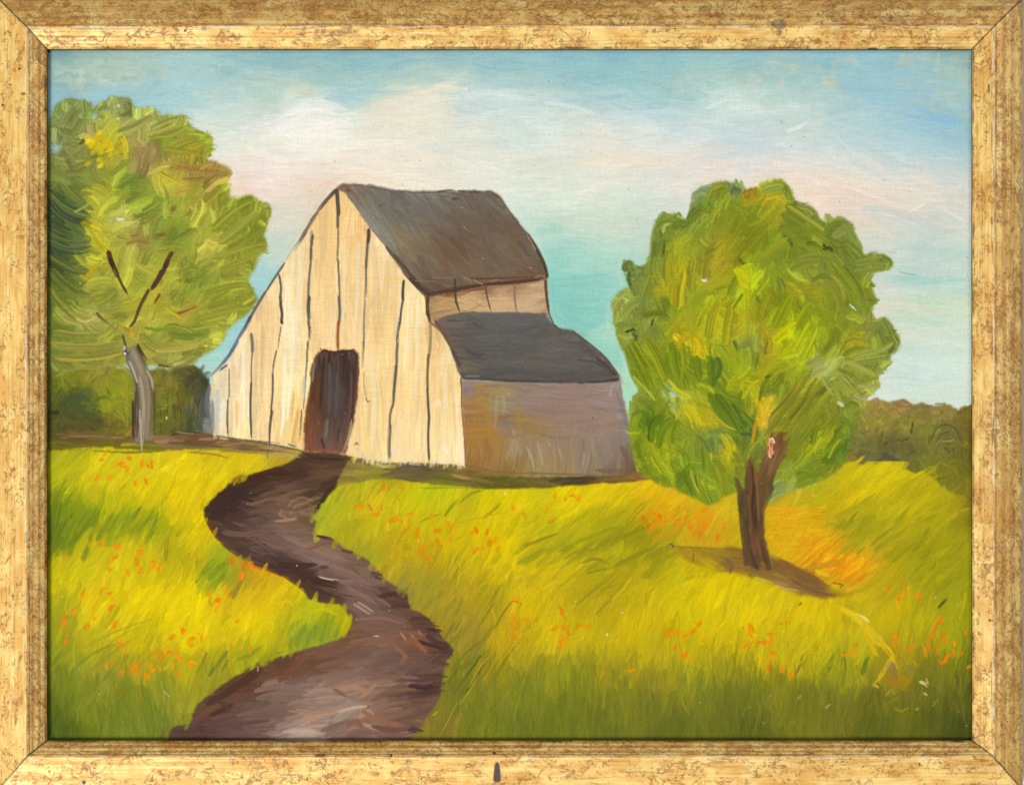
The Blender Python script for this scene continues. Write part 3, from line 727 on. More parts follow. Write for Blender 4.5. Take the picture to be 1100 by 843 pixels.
for t, w, c in (('58,592 66,572 78,552', 5, (84, 104, 20)), ('66,588 74,570 84,550', 5, (104, 122, 22)), ('74,586 80,578 88,556', 5, (96, 116, 20)), ('82,576 90,560 98,548', 6, (92, 112, 20)), ('90,570 98,558 104,546', 4, (110, 128, 20)), ('104,580 112,566 120,552', 5, (116, 130, 22)), ('116,572 124,560 132,548', 4, (124, 134, 22)),
                ('140,560 146,552 152,544', 4, (112, 128, 24)), ('148,572 156,560 164,548', 4, (118, 132, 22)), ('160,576 166,562 170,550', 3.5, (118, 130, 24)), ('136,566 142,556', 3.5, (126, 136, 24)), ('52,585 60,560 64,540', 6, (84, 102, 20)), ('50,575 56,555 60,535', 5, (104, 118, 24)), ('178,602 179,588 180,576', 4, (136, 116, 22)),
                ('218,616 226,606 234,600', 6, (112, 136, 28)), ('224,622 232,612 240,606', 6, (120, 140, 30)), ('236,624 242,614 248,608', 5, (128, 144, 28)), ('210,626 216,618', 3, (120, 136, 28)), ('250,642 256,630 264,616', 6, (146, 124, 36)), ('246,640 252,630', 4, (156, 134, 30)), ('190,576 193,570 194,574', 2.2, (104, 120, 20)),
                ('82,700 120,680 165,664', 2.5, (158, 146, 24)), ('74,724 100,702 126,690', 3, (122, 122, 30)), ('104,702 128,684 160,668', 2.5, (150, 134, 24)), ('90,726 116,704 150,682', 3, (134, 132, 34)), ('126,740 160,704 176,690', 3, (146, 138, 30)),
                ('530,648 520,664 512,676', 2, (96, 98, 24)), ('540,626 528,644 516,662', 2.4, (104, 106, 24)), ('552,644 542,656 530,676', 2.2, (70, 82, 22)), ('530,730 545,705 562,684', 2.2, (104, 98, 24)), ('552,645 560,648 555,656', 2, (90, 100, 24)),
                ('480,726 500,702 520,686', 2.6, (96, 100, 30)), ('488,744 508,716 516,704', 3, (62, 72, 22)), ('500,744 512,726 520,712', 2.2, (58, 68, 22)), ('502,742 520,715 534,698', 2.2, (84, 84, 24)), ('472,786 492,752 508,724', 3, (98, 104, 30)), ('482,732 490,720 494,712', 3, (84, 92, 24)), ('474,712 480,704 488,706', 5, (74, 96, 36)), ('468,704 470,708 476,712', 3, (120, 108, 40)),
                ('476,784 486,764 496,746', 1.8, (180, 164, 50)), ('494,756 504,742 514,724', 1.6, (186, 168, 50)), ('504,738 516,716 530,700', 1.6, (196, 170, 40)), ('520,730 530,712 544,690', 2.4, (190, 152, 20)), ('536,714 548,696 556,684', 3, (196, 150, 20)), ('465,768 470,764', 2.4, (190, 180, 50)),
                ('486,622 490,614 492,608', 2.2, (120, 110, 40)), ('560,588 580,580 600,572', 4, (136, 132, 20)), ('606,600 622,592 650,590', 3, (128, 126, 16)), ('630,616 645,612 660,610', 3, (120, 118, 24)), ('625,604 640,600 655,606', 4, (136, 124, 22)), ('600,592 630,578 660,566', 5, (146, 140, 16)), ('640,588 670,576 700,562', 6, (138, 134, 18)), ('660,608 690,594 712,580', 6, (136, 132, 18)), ('690,620 715,600 735,588', 5, (150, 140, 18)),
                ('620,650 640,632 658,618', 4, (146, 138, 20)), ('600,632 618,616 630,608', 3, (150, 140, 20)), ('640,660 650,648 660,640', 3, (140, 124, 24)), ('478,554 485,544 494,536', 3, (128, 138, 24)), ('452,560 466,554 474,552', 2, (112, 128, 30)), ('494,540 506,530 520,526', 3.4, (140, 146, 18)), ('520,556 530,548 538,540', 4, (170, 142, 18)), ('480,566 498,560 540,550', 3, (196, 150, 30)),
                ('340,560 345,545 355,534', 7, (156, 166, 44)), ('338,570 342,562 352,556', 6, (150, 158, 48)), ('345,562 356,550 364,540', 4, (176, 176, 56)), ('350,574 356,566', 4, (160, 164, 50)), ('366,534 372,524 380,516', 5, (196, 170, 24)), ('372,536 380,526 386,518', 3, (206, 176, 20)), ('360,540 366,530 372,522', 5, (150, 154, 40)),
                ('384,518 410,506 440,508', 6, (132, 122, 40)), ('376,514 390,506 404,500', 5, (150, 138, 44)), ('410,510 440,504 470,508', 5, (110, 96, 40)), ('428,504 450,502 470,504', 5, (116, 92, 62)), ('440,512 480,514 520,518', 5, (104, 100, 30)), ('480,514 510,522 545,524', 4, (92, 86, 32)), ('500,516 540,520 590,520', 5, (98, 80, 36)), ('560,518 600,519 650,516', 4, (112, 92, 48)), ('600,517 630,512 660,513', 3, (60, 54, 40)), ('650,518 672,516 690,511', 4, (130, 96, 44)), ('490,512 500,514 508,514', 3.5, (168, 130, 84)), ('466,510 476,513', 3, (140, 108, 64)), ('452,524 490,524 560,525', 2.4, (128, 132, 22)), ('666,512 690,508 700,514', 5, (138, 100, 50)),
                ('300,712 320,702 340,694', 4, (86, 84, 34)), ('318,694 322,682 328,672', 5, (120, 136, 36)), ('330,690 336,678 342,668', 5, (112, 136, 40)), ('344,690 348,676 352,666', 4, (116, 138, 40)), ('352,684 358,674 364,666', 5, (164, 162, 26)), ('366,684 372,674 376,664', 5, (176, 160, 30)), ('364,664 370,660 374,666', 5, (184, 174, 24)), ('310,698 314,684', 4, (124, 140, 30)), ('288,706 296,694 302,680', 5, (164, 152, 26)),
                ('336,656 350,654 362,660', 6, (188, 178, 16)), ('288,648 296,646 302,650', 2.2, (226, 186, 20)), ('302,647 309,645 314,648', 3, (230, 190, 20)), ('300,655 330,654', 4, (190, 172, 16)), ('232,716 240,704 244,698', 5, (112, 122, 36)), ('238,720 246,708', 4, (120, 124, 36)), ('212,722 218,712 222,700', 4, (140, 124, 26)), ('225,726 232,714', 4, (104, 110, 40)), ('256,708 268,704 280,694', 5, (134, 138, 24)), ('262,720 276,712 290,704', 4, (100, 104, 40)), ('270,716 292,704 312,698', 3, (118, 120, 36)),
                ('906,570 916,556 922,548', 4, (132, 138, 24)), ('918,600 924,592 930,588', 4, (132, 136, 24)), ('936,586 950,574 962,566', 5, (140, 138, 18)), ('990,576 996,570 1000,566', 3, (112, 118, 24)), ('896,556 920,544 940,530', 5, (160, 152, 22)), ('958,604 976,588 990,580', 5, (146, 140, 18)), ('888,560 904,566 912,578', 3, (136, 136, 24)),
                ('905,500 918,498 928,490', 4, (206, 180, 16)), ('934,506 944,500 950,496', 5, (208, 188, 14)), ('945,512 955,504 962,500', 4, (206, 184, 14)), ('978,514 988,508 994,506', 4, (200, 180, 20)), ('884,518 900,506 912,498', 6, (188, 176, 18)), ('925,524 932,516', 3, (204, 186, 10)), ('1000,548 1026,536 1042,530', 3, (156, 146, 20)),
                ('890,710 896,704', 3, (90, 100, 24)), ('904,738 908,716 906,700', 4, (116, 124, 30)), ('926,724 930,712 934,704', 5, (100, 116, 30)), ('890,720 894,708 896,700', 4, (110, 122, 30)), ('1008,652 1014,646 1018,642', 3, (70, 84, 22)), ('855,724 860,712 862,704', 3.4, (120, 112, 30))):
    gs(t, w, c)
for cx, cy, rx, ry, n, ang, L, c in ((110, 562, 58, 16, 34, 62, 22, (126, 138, 24)), (78, 572, 26, 20, 16, 64, 28, (98, 116, 22)), (640, 590, 80, 16, 44, 36, 26, (142, 140, 18)), (560, 612, 50, 14, 16, 44, 22, (160, 150, 20)), (950, 572, 50, 24, 36, 42, 24, (146, 144, 20)), (1010, 600, 30, 30, 20, 48, 24, (142, 140, 20)), (500, 700, 34, 40, 26, 58, 34, (116, 116, 34)), (470, 640, 28, 22, 18, 62, 26, (146, 134, 36)), (345, 682, 26, 12, 18, 74, 18, (126, 142, 36)), (232, 614, 20, 12, 12, 52, 16, (126, 140, 28)), (100, 735, 50, 14, 20, 62, 24, (122, 124, 32)), (700, 740, 330, 16, 60, 86, 22, (112, 116, 34)), (880, 690, 60, 20, 18, 70, 22, (176, 164, 18))):
    for k in range(n):
        x = cx + rx * (rng.rand() * 2 - 1); y = cy + ry * (rng.rand() * 2 - 1)
        a = math.radians(ang + rng.randn() * 7); l = L * (.35 + .35 * rng.rand())
        stroke([(x - l * math.cos(a), y + l * math.sin(a)), (x + 1.5, y), (x + l * math.cos(a), y - l * math.sin(a))], 4 + 6 * rng.rand(), jit(c, .07), jit(c, .09), alpha=.62, hgt=.4, dry=.3, enddry=.5, edge=.6, sp=1.2, var=.1, pick=.25, clip=np.clip(mead + (YP > 500), 0, 1), lab='meadow')
# the light scratched trail and knocked patch bottom right
for t, w, c in (('903,652 912,656 922,660', 3.4, (228, 196, 30)), ('904,655 916,664', 3, (214, 186, 20)), ('918,660 926,662 934,668', 4, (236, 216, 120)), ('914,664 924,668 930,672', 3, (230, 198, 40)), ('926,672 932,680 938,690', 4, (210, 180, 16)), ('934,680 940,690 946,694', 3, (226, 200, 60)), ('944,682 950,692 958,700', 3, (236, 214, 90)), ('930,684 936,694 942,704', 5, (206, 172, 14)), ('948,690 956,698 960,704', 4, (216, 176, 14)),
                ('960,704 954,712 950,722', 2.6, (226, 194, 50)), ('958,702 962,712 964,718', 3, (206, 170, 20)), ('950,722 944,730 938,734', 2.6, (224, 192, 40)), ('938,735 944,738', 3, (224, 196, 60)), ('956,712 958,726 962,740', 12, (140, 118, 40)), ('950,730 966,734 980,728', 12, (150, 120, 20)), ('966,726 976,732', 8, (158, 126, 14)), ('955,718 960,714 962,712', 5, (142, 122, 84)), ('974,716 980,722', 6, (140, 124, 60)),
                ('960,760 968,764 976,760', 3, (150, 146, 22)), ('988,732 994,734 998,738', 3.6, (240, 214, 140)), ('992,744 996,746', 3, (238, 206, 120)), ('995,728 997,734', 2, (230, 200, 110)), ('984,762 988,758', 2.6, (236, 222, 170)), ('1002,758 1006,752 1010,748', 2, (180, 164, 60)), ('968,742 978,750 990,752', 5, (110, 104, 40)), ('945,752 955,750 966,746', 5, (108, 112, 36)), ('952,746 958,740', 3, (206, 150, 60)), ('984,760 992,756 998,760', 3, (96, 108, 30)), ('887,760 892,756', 2.2, (214, 190, 120)), ('857,750 861,746', 3, (170, 170, 20))):
    gs(t, w, c, dry=.1)
# faint scraped line and dry orange scumble by the right tree
gs('486,650 520,660 560,664 586,664', 1.4, (176, 150, 40), alpha=.6)
for k in range(330):
    x = 822 + 76 * rng.rand(); y = 545 + 62 * rng.rand()
    if y > 545 + (x - 818) * .9 + 30 or x > 880 + (y - 545) * .55: continue
    stroke([(x - 9, y + .5), (x + 9, y)], 5.5, jit((240, 182, 6), .05), jit((224, 150, 8), .05), alpha=.8, weave=.60, hgt=.35, lab='meadow', enddry=0)
for k in range(150):
    t = rng.rand(); x = 868 + 60 * t + rng.randn() * 9; y = 588 + 28 * t + rng.randn() * 9
    if y < 560 + (x - 860) * .45 or y > 634: continue
    stroke([(x - 9, y + 7), (x + 8, y - 7)], 4.5, jit((240, 182, 8), .06), jit((224, 140, 10), .06), alpha=.8, dry=.42, weave=.46, hgt=.35, lab='meadow', enddry=.1)
for k in range(16):
    t = rng.rand(); x = 872 + 52 * t + rng.randn() * 6; y = 590 + 34 * t + rng.randn() * 6
    stroke([(x - 6, y + 5), (x + 6, y - 4)], 5, jit((216, 128, 14), .05), alpha=.45, dry=.2, hgt=.35, lab='meadow')
for t, w, c in (('898,650 918,662 936,678 950,696', 13, (208, 180, 12)), ('904,654 922,666 940,688 956,702', 6, (230, 200, 40)), ('936,684 950,696 962,712', 8, (216, 184, 14)), ('960,704 952,716 942,732', 6, (214, 182, 20)), ('926,668 938,690 948,708', 5, (196, 166, 14))):
    gs(t, w, c, alpha=.7, dry=.42, weave=.42)
gs('876,612 884,616 892,618', 5, (222, 188, 30)); gs('870,608 890,606 904,600', 8, (190, 132, 24), alpha=.6)
# brown shade of earth under the right tree
EA = Field('745,590,160,130,30 770,592,140,112,40 790,592,128,96,44 760,604,178,150,20 785,610,132,100,46 810,600,120,84,50 830,605,122,86,46 850,620,120,88,48 880,632,122,90,50 900,636,150,118,30 840,628,150,120,60', r=6)
ea = poly_mask(P('716,586 745,588 790,588 832,598 852,608 870,614 888,630 908,636 925,634 905,640 882,642 858,638 844,632 810,620 786,614 760,610 745,606'), 2, 2, 21)
fill(ea, EA, None, .75)
brush_in(ea, EA, 90, 22, 5, -14, 'meadow', jv=.07, alpha=.6, hgt=.35, aj=8, clip=ea)
for t, w, c in (('716,586 745,588 790,590', 2, (130, 100, 30)), ('745,594 745,605', 2.5, (110, 92, 40)), ('748,596 760,600 776,602', 2, (150, 116, 30)), ('766,600 790,612 800,610', 5, (126, 94, 46)), ('780,600 786,608 784,616', 5, (122, 92, 54)), ('800,590 806,604', 8, (128, 88, 44)), ('838,602 862,616 890,630', 9, (124, 88, 46)), ('850,622 876,634 900,638', 7, (120, 86, 50)), ('835,612 850,620', 6, (130, 96, 50)), ('880,640 905,640 925,634', 2, (140, 106, 30)), ('895,626 905,628 902,632', 2.5, (110, 70, 34)), ('832,628 844,632 858,634', 3, (196, 170, 120)), ('810,620 830,626', 4, (196, 182, 40)), ('858,650 862,646', 3, (110, 84, 34)), ('720,584 724,588', 4, (110, 96, 40))):
    gs(t, w, c)

# ---- path ------------------------------------------------------------------------------------------
PATH = Field('''330,497,78,58,48 360,497,76,58,46 320,505,70,50,42 350,510,96,76,62 335,515,84,64,52 280,512,66,44,36 262,518,58,40,36 245,535,54,38,36 230,545,54,40,38 265,528,60,44,40 285,525,80,62,54 240,560,70,52,46 300,535,110,88,74 320,530,94,76,64 345,528,58,42,36 355,520,70,50,40 320,545,128,104,82 305,555,120,98,84 330,560,104,84,70 275,545,92,74,66 260,570,92,74,70 300,575,118,98,92 280,580,106,86,82 250,582,76,58,54 320,590,130,108,100 345,585,112,88,78 290,600,68,50,48 315,607,62,46,44 340,600,132,110,104 360,600,122,100,94 330,620,66,48,44 350,618,112,90,86 380,600,106,84,72 370,620,126,104,100 355,632,70,52,48 390,625,116,94,92 415,640,84,62,56 430,640,76,56,48 385,645,120,98,94 400,650,116,92,84 360,645,88,64,54 380,660,106,80,70 430,660,108,80,66 460,670,82,60,56 410,675,112,86,76 440,690,124,86,64 400,690,124,98,86 470,690,96,72,66 478,698,64,46,44 375,690,110,82,66 350,705,112,86,74 330,712,106,76,58 460,712,100,76,72 420,710,106,84,80 390,715,118,96,88 440,735,90,70,66 455,740,66,48,48 380,730,128,104,96 400,740,136,110,98 420,745,112,86,74 460,755,104,80,74 300,715,90,64,48 280,725,100,70,54 290,740,124,104,98 310,740,118,98,94 260,735,84,58,46 235,745,82,58,50 250,760,100,76,72 225,765,92,62,50 210,780,76,56,52 195,788,84,64,60 240,780,92,72,70 280,765,106,86,80 330,750,134,114,104 350,760,142,122,116 380,765,148,124,112 365,770,150,140,132 350,755,150,130,118 300,765,114,92,86 330,775,156,128,112 310,785,160,146,140 330,788,172,158,152 350,785,124,104,98 380,780,112,88,80 400,770,126,100,84 430,765,110,84,74 400,785,134,112,102 430,780,100,76,70 270,790,104,82,78 445,785,110,84,64''', r=6, mul=(1.02, .98, .93), add=(-1, -1, -2))
PPOLY = P('326,485 318,491 310,498 296,502 284,507 274,508 264,511 251,515 243,522 235,529 226,538 219,545 220,554 224,564 231,575 240,585 256,596 271,605 288,612 304,618 318,627 327,633 332,643 346,647 363,648 371,656 377,666 376,673 371,682 364,687 350,692 333,697 320,699 300,706 280,712 262,722 244,732 228,744 213,756 208,766 203,776 192,780 184,781 181,793 178,806 436,806 443,791 454,776 463,763 470,752 473,743 475,728 476,715 482,706 487,697 478,688 468,676 473,682 460,664 450,658 440,654 436,637 424,630 414,623 406,614 399,605 388,598 376,592 364,584 353,577 342,575 337,571 340,560 336,556 340,548 343,541 350,533 360,525 362,519 373,508 376,488')
pm = poly_mask(PPOLY, 1.6, 1.4, 31)
fill(pm, PATH, 'path')
brush_in(pm, PATH, 420, 40, 9, lambda x, y: (8 if y < 540 else -14 if y < 680 else 12), 'path', jv=.08, alpha=.75, hgt=.45, pick=.2, aj=9, clip=pm, var=.10, dry=.2)
brush_in(pm, PATH, 500, 26, 4, lambda x, y: (8 if y < 540 else -14 if y < 680 else 10), 'path', jv=.07, alpha=.6, hgt=.4, pick=.2, aj=10, clip=pm, dry=.2)


def y_curl(t): return t.startswith(('308,548', '312,552'))


def ps(t, w, c, c2=None, **kw):
    d = dict(alpha=.92, hgt=.5, lab='path', dry=.10, enddry=.40, pick=.10, sp=1.2, var=.10); d.update(kw)
    c = (c[0] * 1.05 + 2, c[1] * 1.0, c[2] * .9)
    if max(c) > 170: d['alpha'] = .55
    if y_curl(t): d['alpha'] = .5
    stroke(P(t), w, c, c2, **d)


for t, w, c in (('222,548 238,536 252,520', 12, (54, 38, 36)), ('228,556 246,544 264,530', 12, (56, 40, 36)), ('250,520 258,514 270,516', 9, (58, 38, 34)), ('274,512 296,506 312,510', 8, (62, 40, 32)), ('330,510 310,512 296,516', 6, (66, 46, 38)), ('345,540 352,528 358,522', 6, (54, 38, 34)), ('338,552 344,540', 5, (60, 44, 38)), ('325,494 350,497 372,496', 6, (72, 52, 42)), ('340,492 360,494 376,494', 4, (58, 44, 38)), ('350,506 366,508 372,504', 6, (92, 72, 56)),
                ('308,548 314,538 326,534 336,538', 3, (150, 124, 96)), ('312,552 318,543 330,541', 3, (156, 130, 100)), ('305,545 300,552 312,558', 3, (140, 112, 92)), ('296,560 312,558 322,556', 3.5, (152, 126, 110)), ('268,542 290,536 310,534', 4, (104, 84, 70)), ('268,550 296,545 320,548', 5, (98, 78, 66)), ('300,534 320,528 340,524', 4, (116, 92, 76)), ('240,572 262,574 290,570', 7, (104, 84, 78)), ('320,556 332,562 338,566', 6, (96, 74, 62)), ('280,532 300,526 318,520', 5, (94, 74, 62)),
                ('255,590 280,600 304,606', 8, (66, 48, 46)), ('300,606 320,608 340,606', 7, (60, 44, 42)), ('318,616 342,622 362,626', 7, (62, 46, 44)), ('326,630 346,636 366,640', 6, (68, 50, 46)), ('335,625 350,630 362,632', 6, (56, 40, 38)), ('310,616 326,626 336,636', 6, (76, 52, 46)),
                ('336,590 356,598 376,604', 6, (136, 112, 104)), ('330,582 350,590 366,598', 5, (128, 106, 98)), ('342,619 354,622 364,622', 2, (206, 190, 176)), ('344,620 358,623', 1.6, (226, 214, 202)), ('360,610 380,618 396,630', 8, (124, 102, 96)), ('384,646 394,652 402,658', 2.4, (190, 176, 170)), ('380,648 392,656 400,660', 4, (150, 130, 124)), ('372,630 390,640 404,648', 6, (122, 100, 96)), ('408,640 424,638 434,638', 6, (66, 48, 44)), ('420,652 432,650 440,652', 5, (72, 52, 48)), ('330,590 352,582 364,588', 7, (112, 88, 80)),
                ('440,666 452,664 462,666', 5, (74, 54, 50)), ('446,688 462,692 486,698', 5, (56, 40, 40)), ('458,682 470,690 484,694', 6, (70, 50, 48)), ('440,680 450,692 458,700', 6, (130, 88, 66)), ('430,679 434,684 437,688', 3, (190, 148, 116)), ('450,676 452,682', 3, (170, 120, 80)), ('428,704 446,702 464,704', 7, (98, 76, 72)), ('464,712 474,706 484,700', 6, (82, 60, 58)), ('440,736 456,738 468,736', 6, (58, 42, 44)), ('452,744 464,742 472,738', 5, (72, 54, 54)), ('424,694 436,704 430,712', 5, (124, 92, 74)),
                ('394,730 420,726 450,728', 5, (116, 94, 86)), ('400,752 420,742 446,740', 6, (106, 82, 74)), ('384,722 400,724 420,720', 5, (112, 88, 80)), ('360,738 380,734 398,732', 5, (136, 114, 106)), ('364,742 380,738 398,744', 7, (156, 126, 110)), ('388,748 398,740 404,734', 6, (150, 116, 98)), ('310,762 344,766 374,756', 6, (162, 132, 116)), ('326,770 352,768 384,754', 5, (170, 138, 120)), ('360,772 374,764 384,758', 8, (148, 142, 136)), ('364,764 380,760 394,758', 5, (160, 152, 146)), ('384,772 396,764 402,768', 6, (172, 138, 118)), ('386,776 398,780 406,784', 5, (176, 142, 120)),
                ('304,786 324,784 344,786', 6, (178, 164, 158)), ('308,791 328,792 348,788', 5, (166, 152, 148)), ('350,790 362,782 378,780', 8, (118, 98, 96)), ('346,784 368,776 380,772', 6, (114, 94, 92)), ('372,780 384,774 390,784', 6, (124, 86, 70)), ('390,764 408,774 436,780', 7, (122, 92, 76)), ('400,780 420,784 450,780', 6, (98, 72, 68)), ('402,788 420,790 440,786', 7, (112, 86, 78)), ('274,742 290,738 314,736', 7, (122, 104, 100)), ('276,750 296,744 330,744', 6, (114, 94, 88)), ('282,736 296,732 306,734', 6, (132, 112, 106)),
                ('318,708 336,702 352,704', 7, (112, 80, 60)), ('312,716 324,708 330,702', 7, (104, 72, 54)), ('300,732 312,720 322,714', 8, (98, 68, 52)), ('256,738 270,728 282,718', 7, (72, 48, 38)), ('222,756 240,746 256,738', 8, (64, 46, 40)), ('226,768 240,762 250,756', 7, (60, 42, 38)), ('232,752 246,760 240,766', 6, (72, 52, 46)), ('206,776 220,766 236,756', 8, (96, 66, 54)), ('186,786 200,784 214,786', 8, (76, 58, 56)), ('244,740 262,728 278,716', 3, (60, 50, 30)), ('218,778 250,778 290,774', 6, (88, 66, 62)), ('255,768 290,762 330,758', 6, (112, 92, 88)),
                ('358,740 366,744 374,748', 4, (112, 86, 74)), ('330,730 360,724 390,722', 6, (122, 100, 92)), ('340,716 370,708 400,704', 6, (114, 88, 76)), ('376,690 400,686 424,690', 7, (118, 90, 76)), ('384,664 410,662 430,668', 7, (120, 96, 86)), ('392,676 420,676 440,674', 6, (114, 90, 82))):
    ps(t, w, c)
# rusty edge where path meets the left meadow
for t, w in (('220,552 226,568 240,585', 3), ('238,584 254,596 272,606', 3), ('270,605 290,613 306,620', 2.5), ('306,620 318,628 328,636', 2)):
    ps(t, w, (122, 54, 24), (96, 50, 34), alpha=.7)
for t, w, c in (('246,596 262,604 282,612', 3, (214, 110, 14)), ('256,602 268,612 276,614', 6, (222, 116, 12)), ('262,612 258,620 252,626', 5, (206, 128, 20)), ('270,608 284,612', 3, (216, 100, 16)), ('282,612 298,617', 2, (190, 90, 20)), ('246,600 250,608', 4, (214, 120, 20))):
    gs(t, w, c, lab='flowers')
# grass blades that break the path edge
JR = PPOLY.index((436.0, 806.0))
for k in range(60):
    j = rng.randint(len(PPOLY)); a = np.array(PPOLY[j]); b = np.array(PPOLY[(j + 1) % len(PPOLY)])
    q = a + (b - a) * rng.rand()
    if q[1] > 792 or q[1] < 510: continue
    right = j >= JR
    off = 4 if right else -4
    x, y = q[0] + off + rng.randn() * 1.5, q[1] + rng.randn() * 2
    L = 4 + 4 * rng.rand()
    stroke([(x - L * .5, y + L), (x + L * .5, y - L)], 4 + 3 * rng.rand(), jit(MEAD(x + off, y), .08), alpha=.6, lab='meadow', hgt=.4)
for k in range(34):
    j = rng.randint(JR, len(PPOLY)); a = np.array(PPOLY[j]); b = np.array(PPOLY[(j + 1) % len(PPOLY)])
    q = a + (b - a) * rng.rand()
    if q[1] > 792 or q[1] < 575: continue
    stroke([(q[0] - 9, q[1] - 1), (q[0] + 7 * rng.rand(), q[1] + 1.5)], 2 + 3 * rng.rand(), jit((84, 62, 52), .15), alpha=.75, lab='path', hgt=.4)
# ---- barn ------------------------------------------------------------------------------------------
WALLF = Field('''245,410,226,210,178 236,425,206,200,184 232,450,196,192,180 240,455,226,214,184 258,395,232,216,190 258,430,238,222,184 258,460,238,222,178 285,340,224,196,150 285,380,228,202,156 285,420,232,208,162 285,460,228,204,160 318,280,234,214,172 310,320,240,224,184 312,360,240,226,188 312,400,242,228,186 312,440,238,218,164 312,470,236,214,158 322,460,226,186,120
345,240,226,194,142 350,225,222,188,138 345,280,228,200,150 345,320,232,206,158 347,360,230,204,160 338,410,232,214,170 335,370,226,200,150 375,240,232,206,152 372,225,228,196,140 385,250,226,184,132 378,280,232,206,156 380,320,228,200,150 375,360,230,206,164 410,270,236,222,186 415,300,232,208,162 405,330,226,196,144 410,360,228,198,146 405,390,236,214,168 405,420,236,210,158 405,450,232,204,150 405,480,232,210,166 395,440,228,200,148
445,310,238,224,182 445,335,240,222,176 445,370,238,214,164 442,400,236,212,164 440,430,236,208,156 440,460,240,216,170 440,485,238,216,174 470,360,200,170,122 475,370,232,206,156 478,400,236,212,160 478,430,238,210,152 480,460,240,216,164 485,480,246,232,200 470,490,240,218,174 490,440,234,204,150 430,290,224,196,150''', r=7, mul=(1.03, 1.0, .93), add=(4, 2, 0))
wallp = poly_mask(P('362,203 332,240 306,282 281,320 265,348 252,374 238,394 230,402 225,416 227,440 230,467 269,473 289,475 325,483 372,488 389,493 422,498 465,498 501,503 497,440 496,405 484,373 468,345 461,318 455,315 432,290 414,264 395,241 373,208'), .7, .8, 41)
fill(wallp, WALLF, 'wall')
brush_in(wallp, WALLF, 420, 60, 7, 89, 'wall', jv=.045, alpha=.65, hgt=.4, pick=.25, aj=3, clip=wallp, sp=1.1, curve=.03)
brush_in(wallp, WALLF, 520, 30, 3, 89, 'wall', jv=.06, alpha=.6, hgt=.4, pick=.1, aj=4, clip=wallp, sp=1.0, dry=.2, curve=.03)


def bs(t, w, c, lab='wall', **kw):
    d = dict(alpha=.7, hgt=.45, dry=.15, pick=.12, sp=1.1, var=.04); d.update(kw)
    stroke(P(t), w, c, lab=lab, **d)


for t, w, c in (('309,300 308,340 306,370', 5, (244, 234, 206)), ('314,330 313,400 309,450', 4, (246, 236, 206)), ('306,380 305,440 302,470', 4, (246, 238, 212)), ('322,270 320,330 316,390', 4, (240, 224, 180)), ('328,300 326,350', 4, (228, 196, 140)), ('360,290 358,350 354,372', 4, (242, 226, 188)), ('352,215 348,260 344,300', 5, (222, 188, 132)), ('370,260 369,320 368,365', 4, (236, 214, 170)), ('385,260 383,330 380,370', 4, (240, 220, 178)),
                ('400,260 404,300 400,345', 5, (228, 198, 148)), ('416,280 414,330 410,380', 5, (226, 194, 138)), ('398,380 402,430 400,480', 5, (238, 216, 172)), ('440,320 438,370 434,400', 4, (246, 232, 192)), ('449,322 448,360 446,420', 4, (246, 230, 190)), ('450,350 447,410 444,480', 4, (240, 214, 160)), ('432,440 428,470 426,490', 5, (242, 220, 178)), ('476,380 478,430 476,480', 4, (244, 224, 176)), ('485,400 488,440 488,490', 4, (232, 200, 142)), ('490,420 492,460 494,495', 3, (244, 226, 186)),
                ('276,366 274,420 273,470', 4, (222, 190, 140)), ('282,350 281,400 279,440', 4, (218, 184, 132)), ('262,376 262,420 262,460', 3, (246, 236, 214)), ('252,392 250,430', 4, (222, 198, 160)), ('254,430 255,462', 3, (230, 190, 130)), ('320,440 316,465 314,478', 3, (218, 164, 88)), ('316,420 313,455', 2.4, (224, 176, 104)), ('240,430 237,464', 5, (232, 224, 200)), ('233,420 234,460', 5, (186, 190, 190)), ('228,430 229,464', 3, (126, 130, 128)), ('390,246 396,252 402,256', 3, (226, 176, 124)), ('378,214 386,226 394,240', 2.6, (218, 150, 88)),
                ('398,430 396,450 395,470', 3, (220, 188, 134)), ('466,345 470,360 474,372', 3, (206, 172, 122)), ('472,352 480,372 490,396', 3, (236, 216, 172)), ('478,478 480,484 484,490', 6, (250, 240, 216)), ('470,430 472,440', 5, (248, 234, 200)), ('330,482 324,478 316,474', 3, (232, 206, 176)), ('420,300 426,300 433,299', 2.2, (240, 204, 90)), ('404,318 398,330', 3, (222, 190, 136)), ('416,480 426,486 440,492', 6, (238, 222, 190)), ('390,486 386,500 380,508', 4, (214, 198, 160)), ('394,488 392,496 388,504', 3, (224, 210, 170)), ('470,492 480,499 492,500', 4, (240, 230, 204)), ('430,496 424,500 420,500', 4, (224, 214, 180)), ('382,480 386,490', 5, (226, 204, 160))):
    bs(t, w * 1.35, c, alpha=.85, dry=.22)
DK = (70, 66, 66)
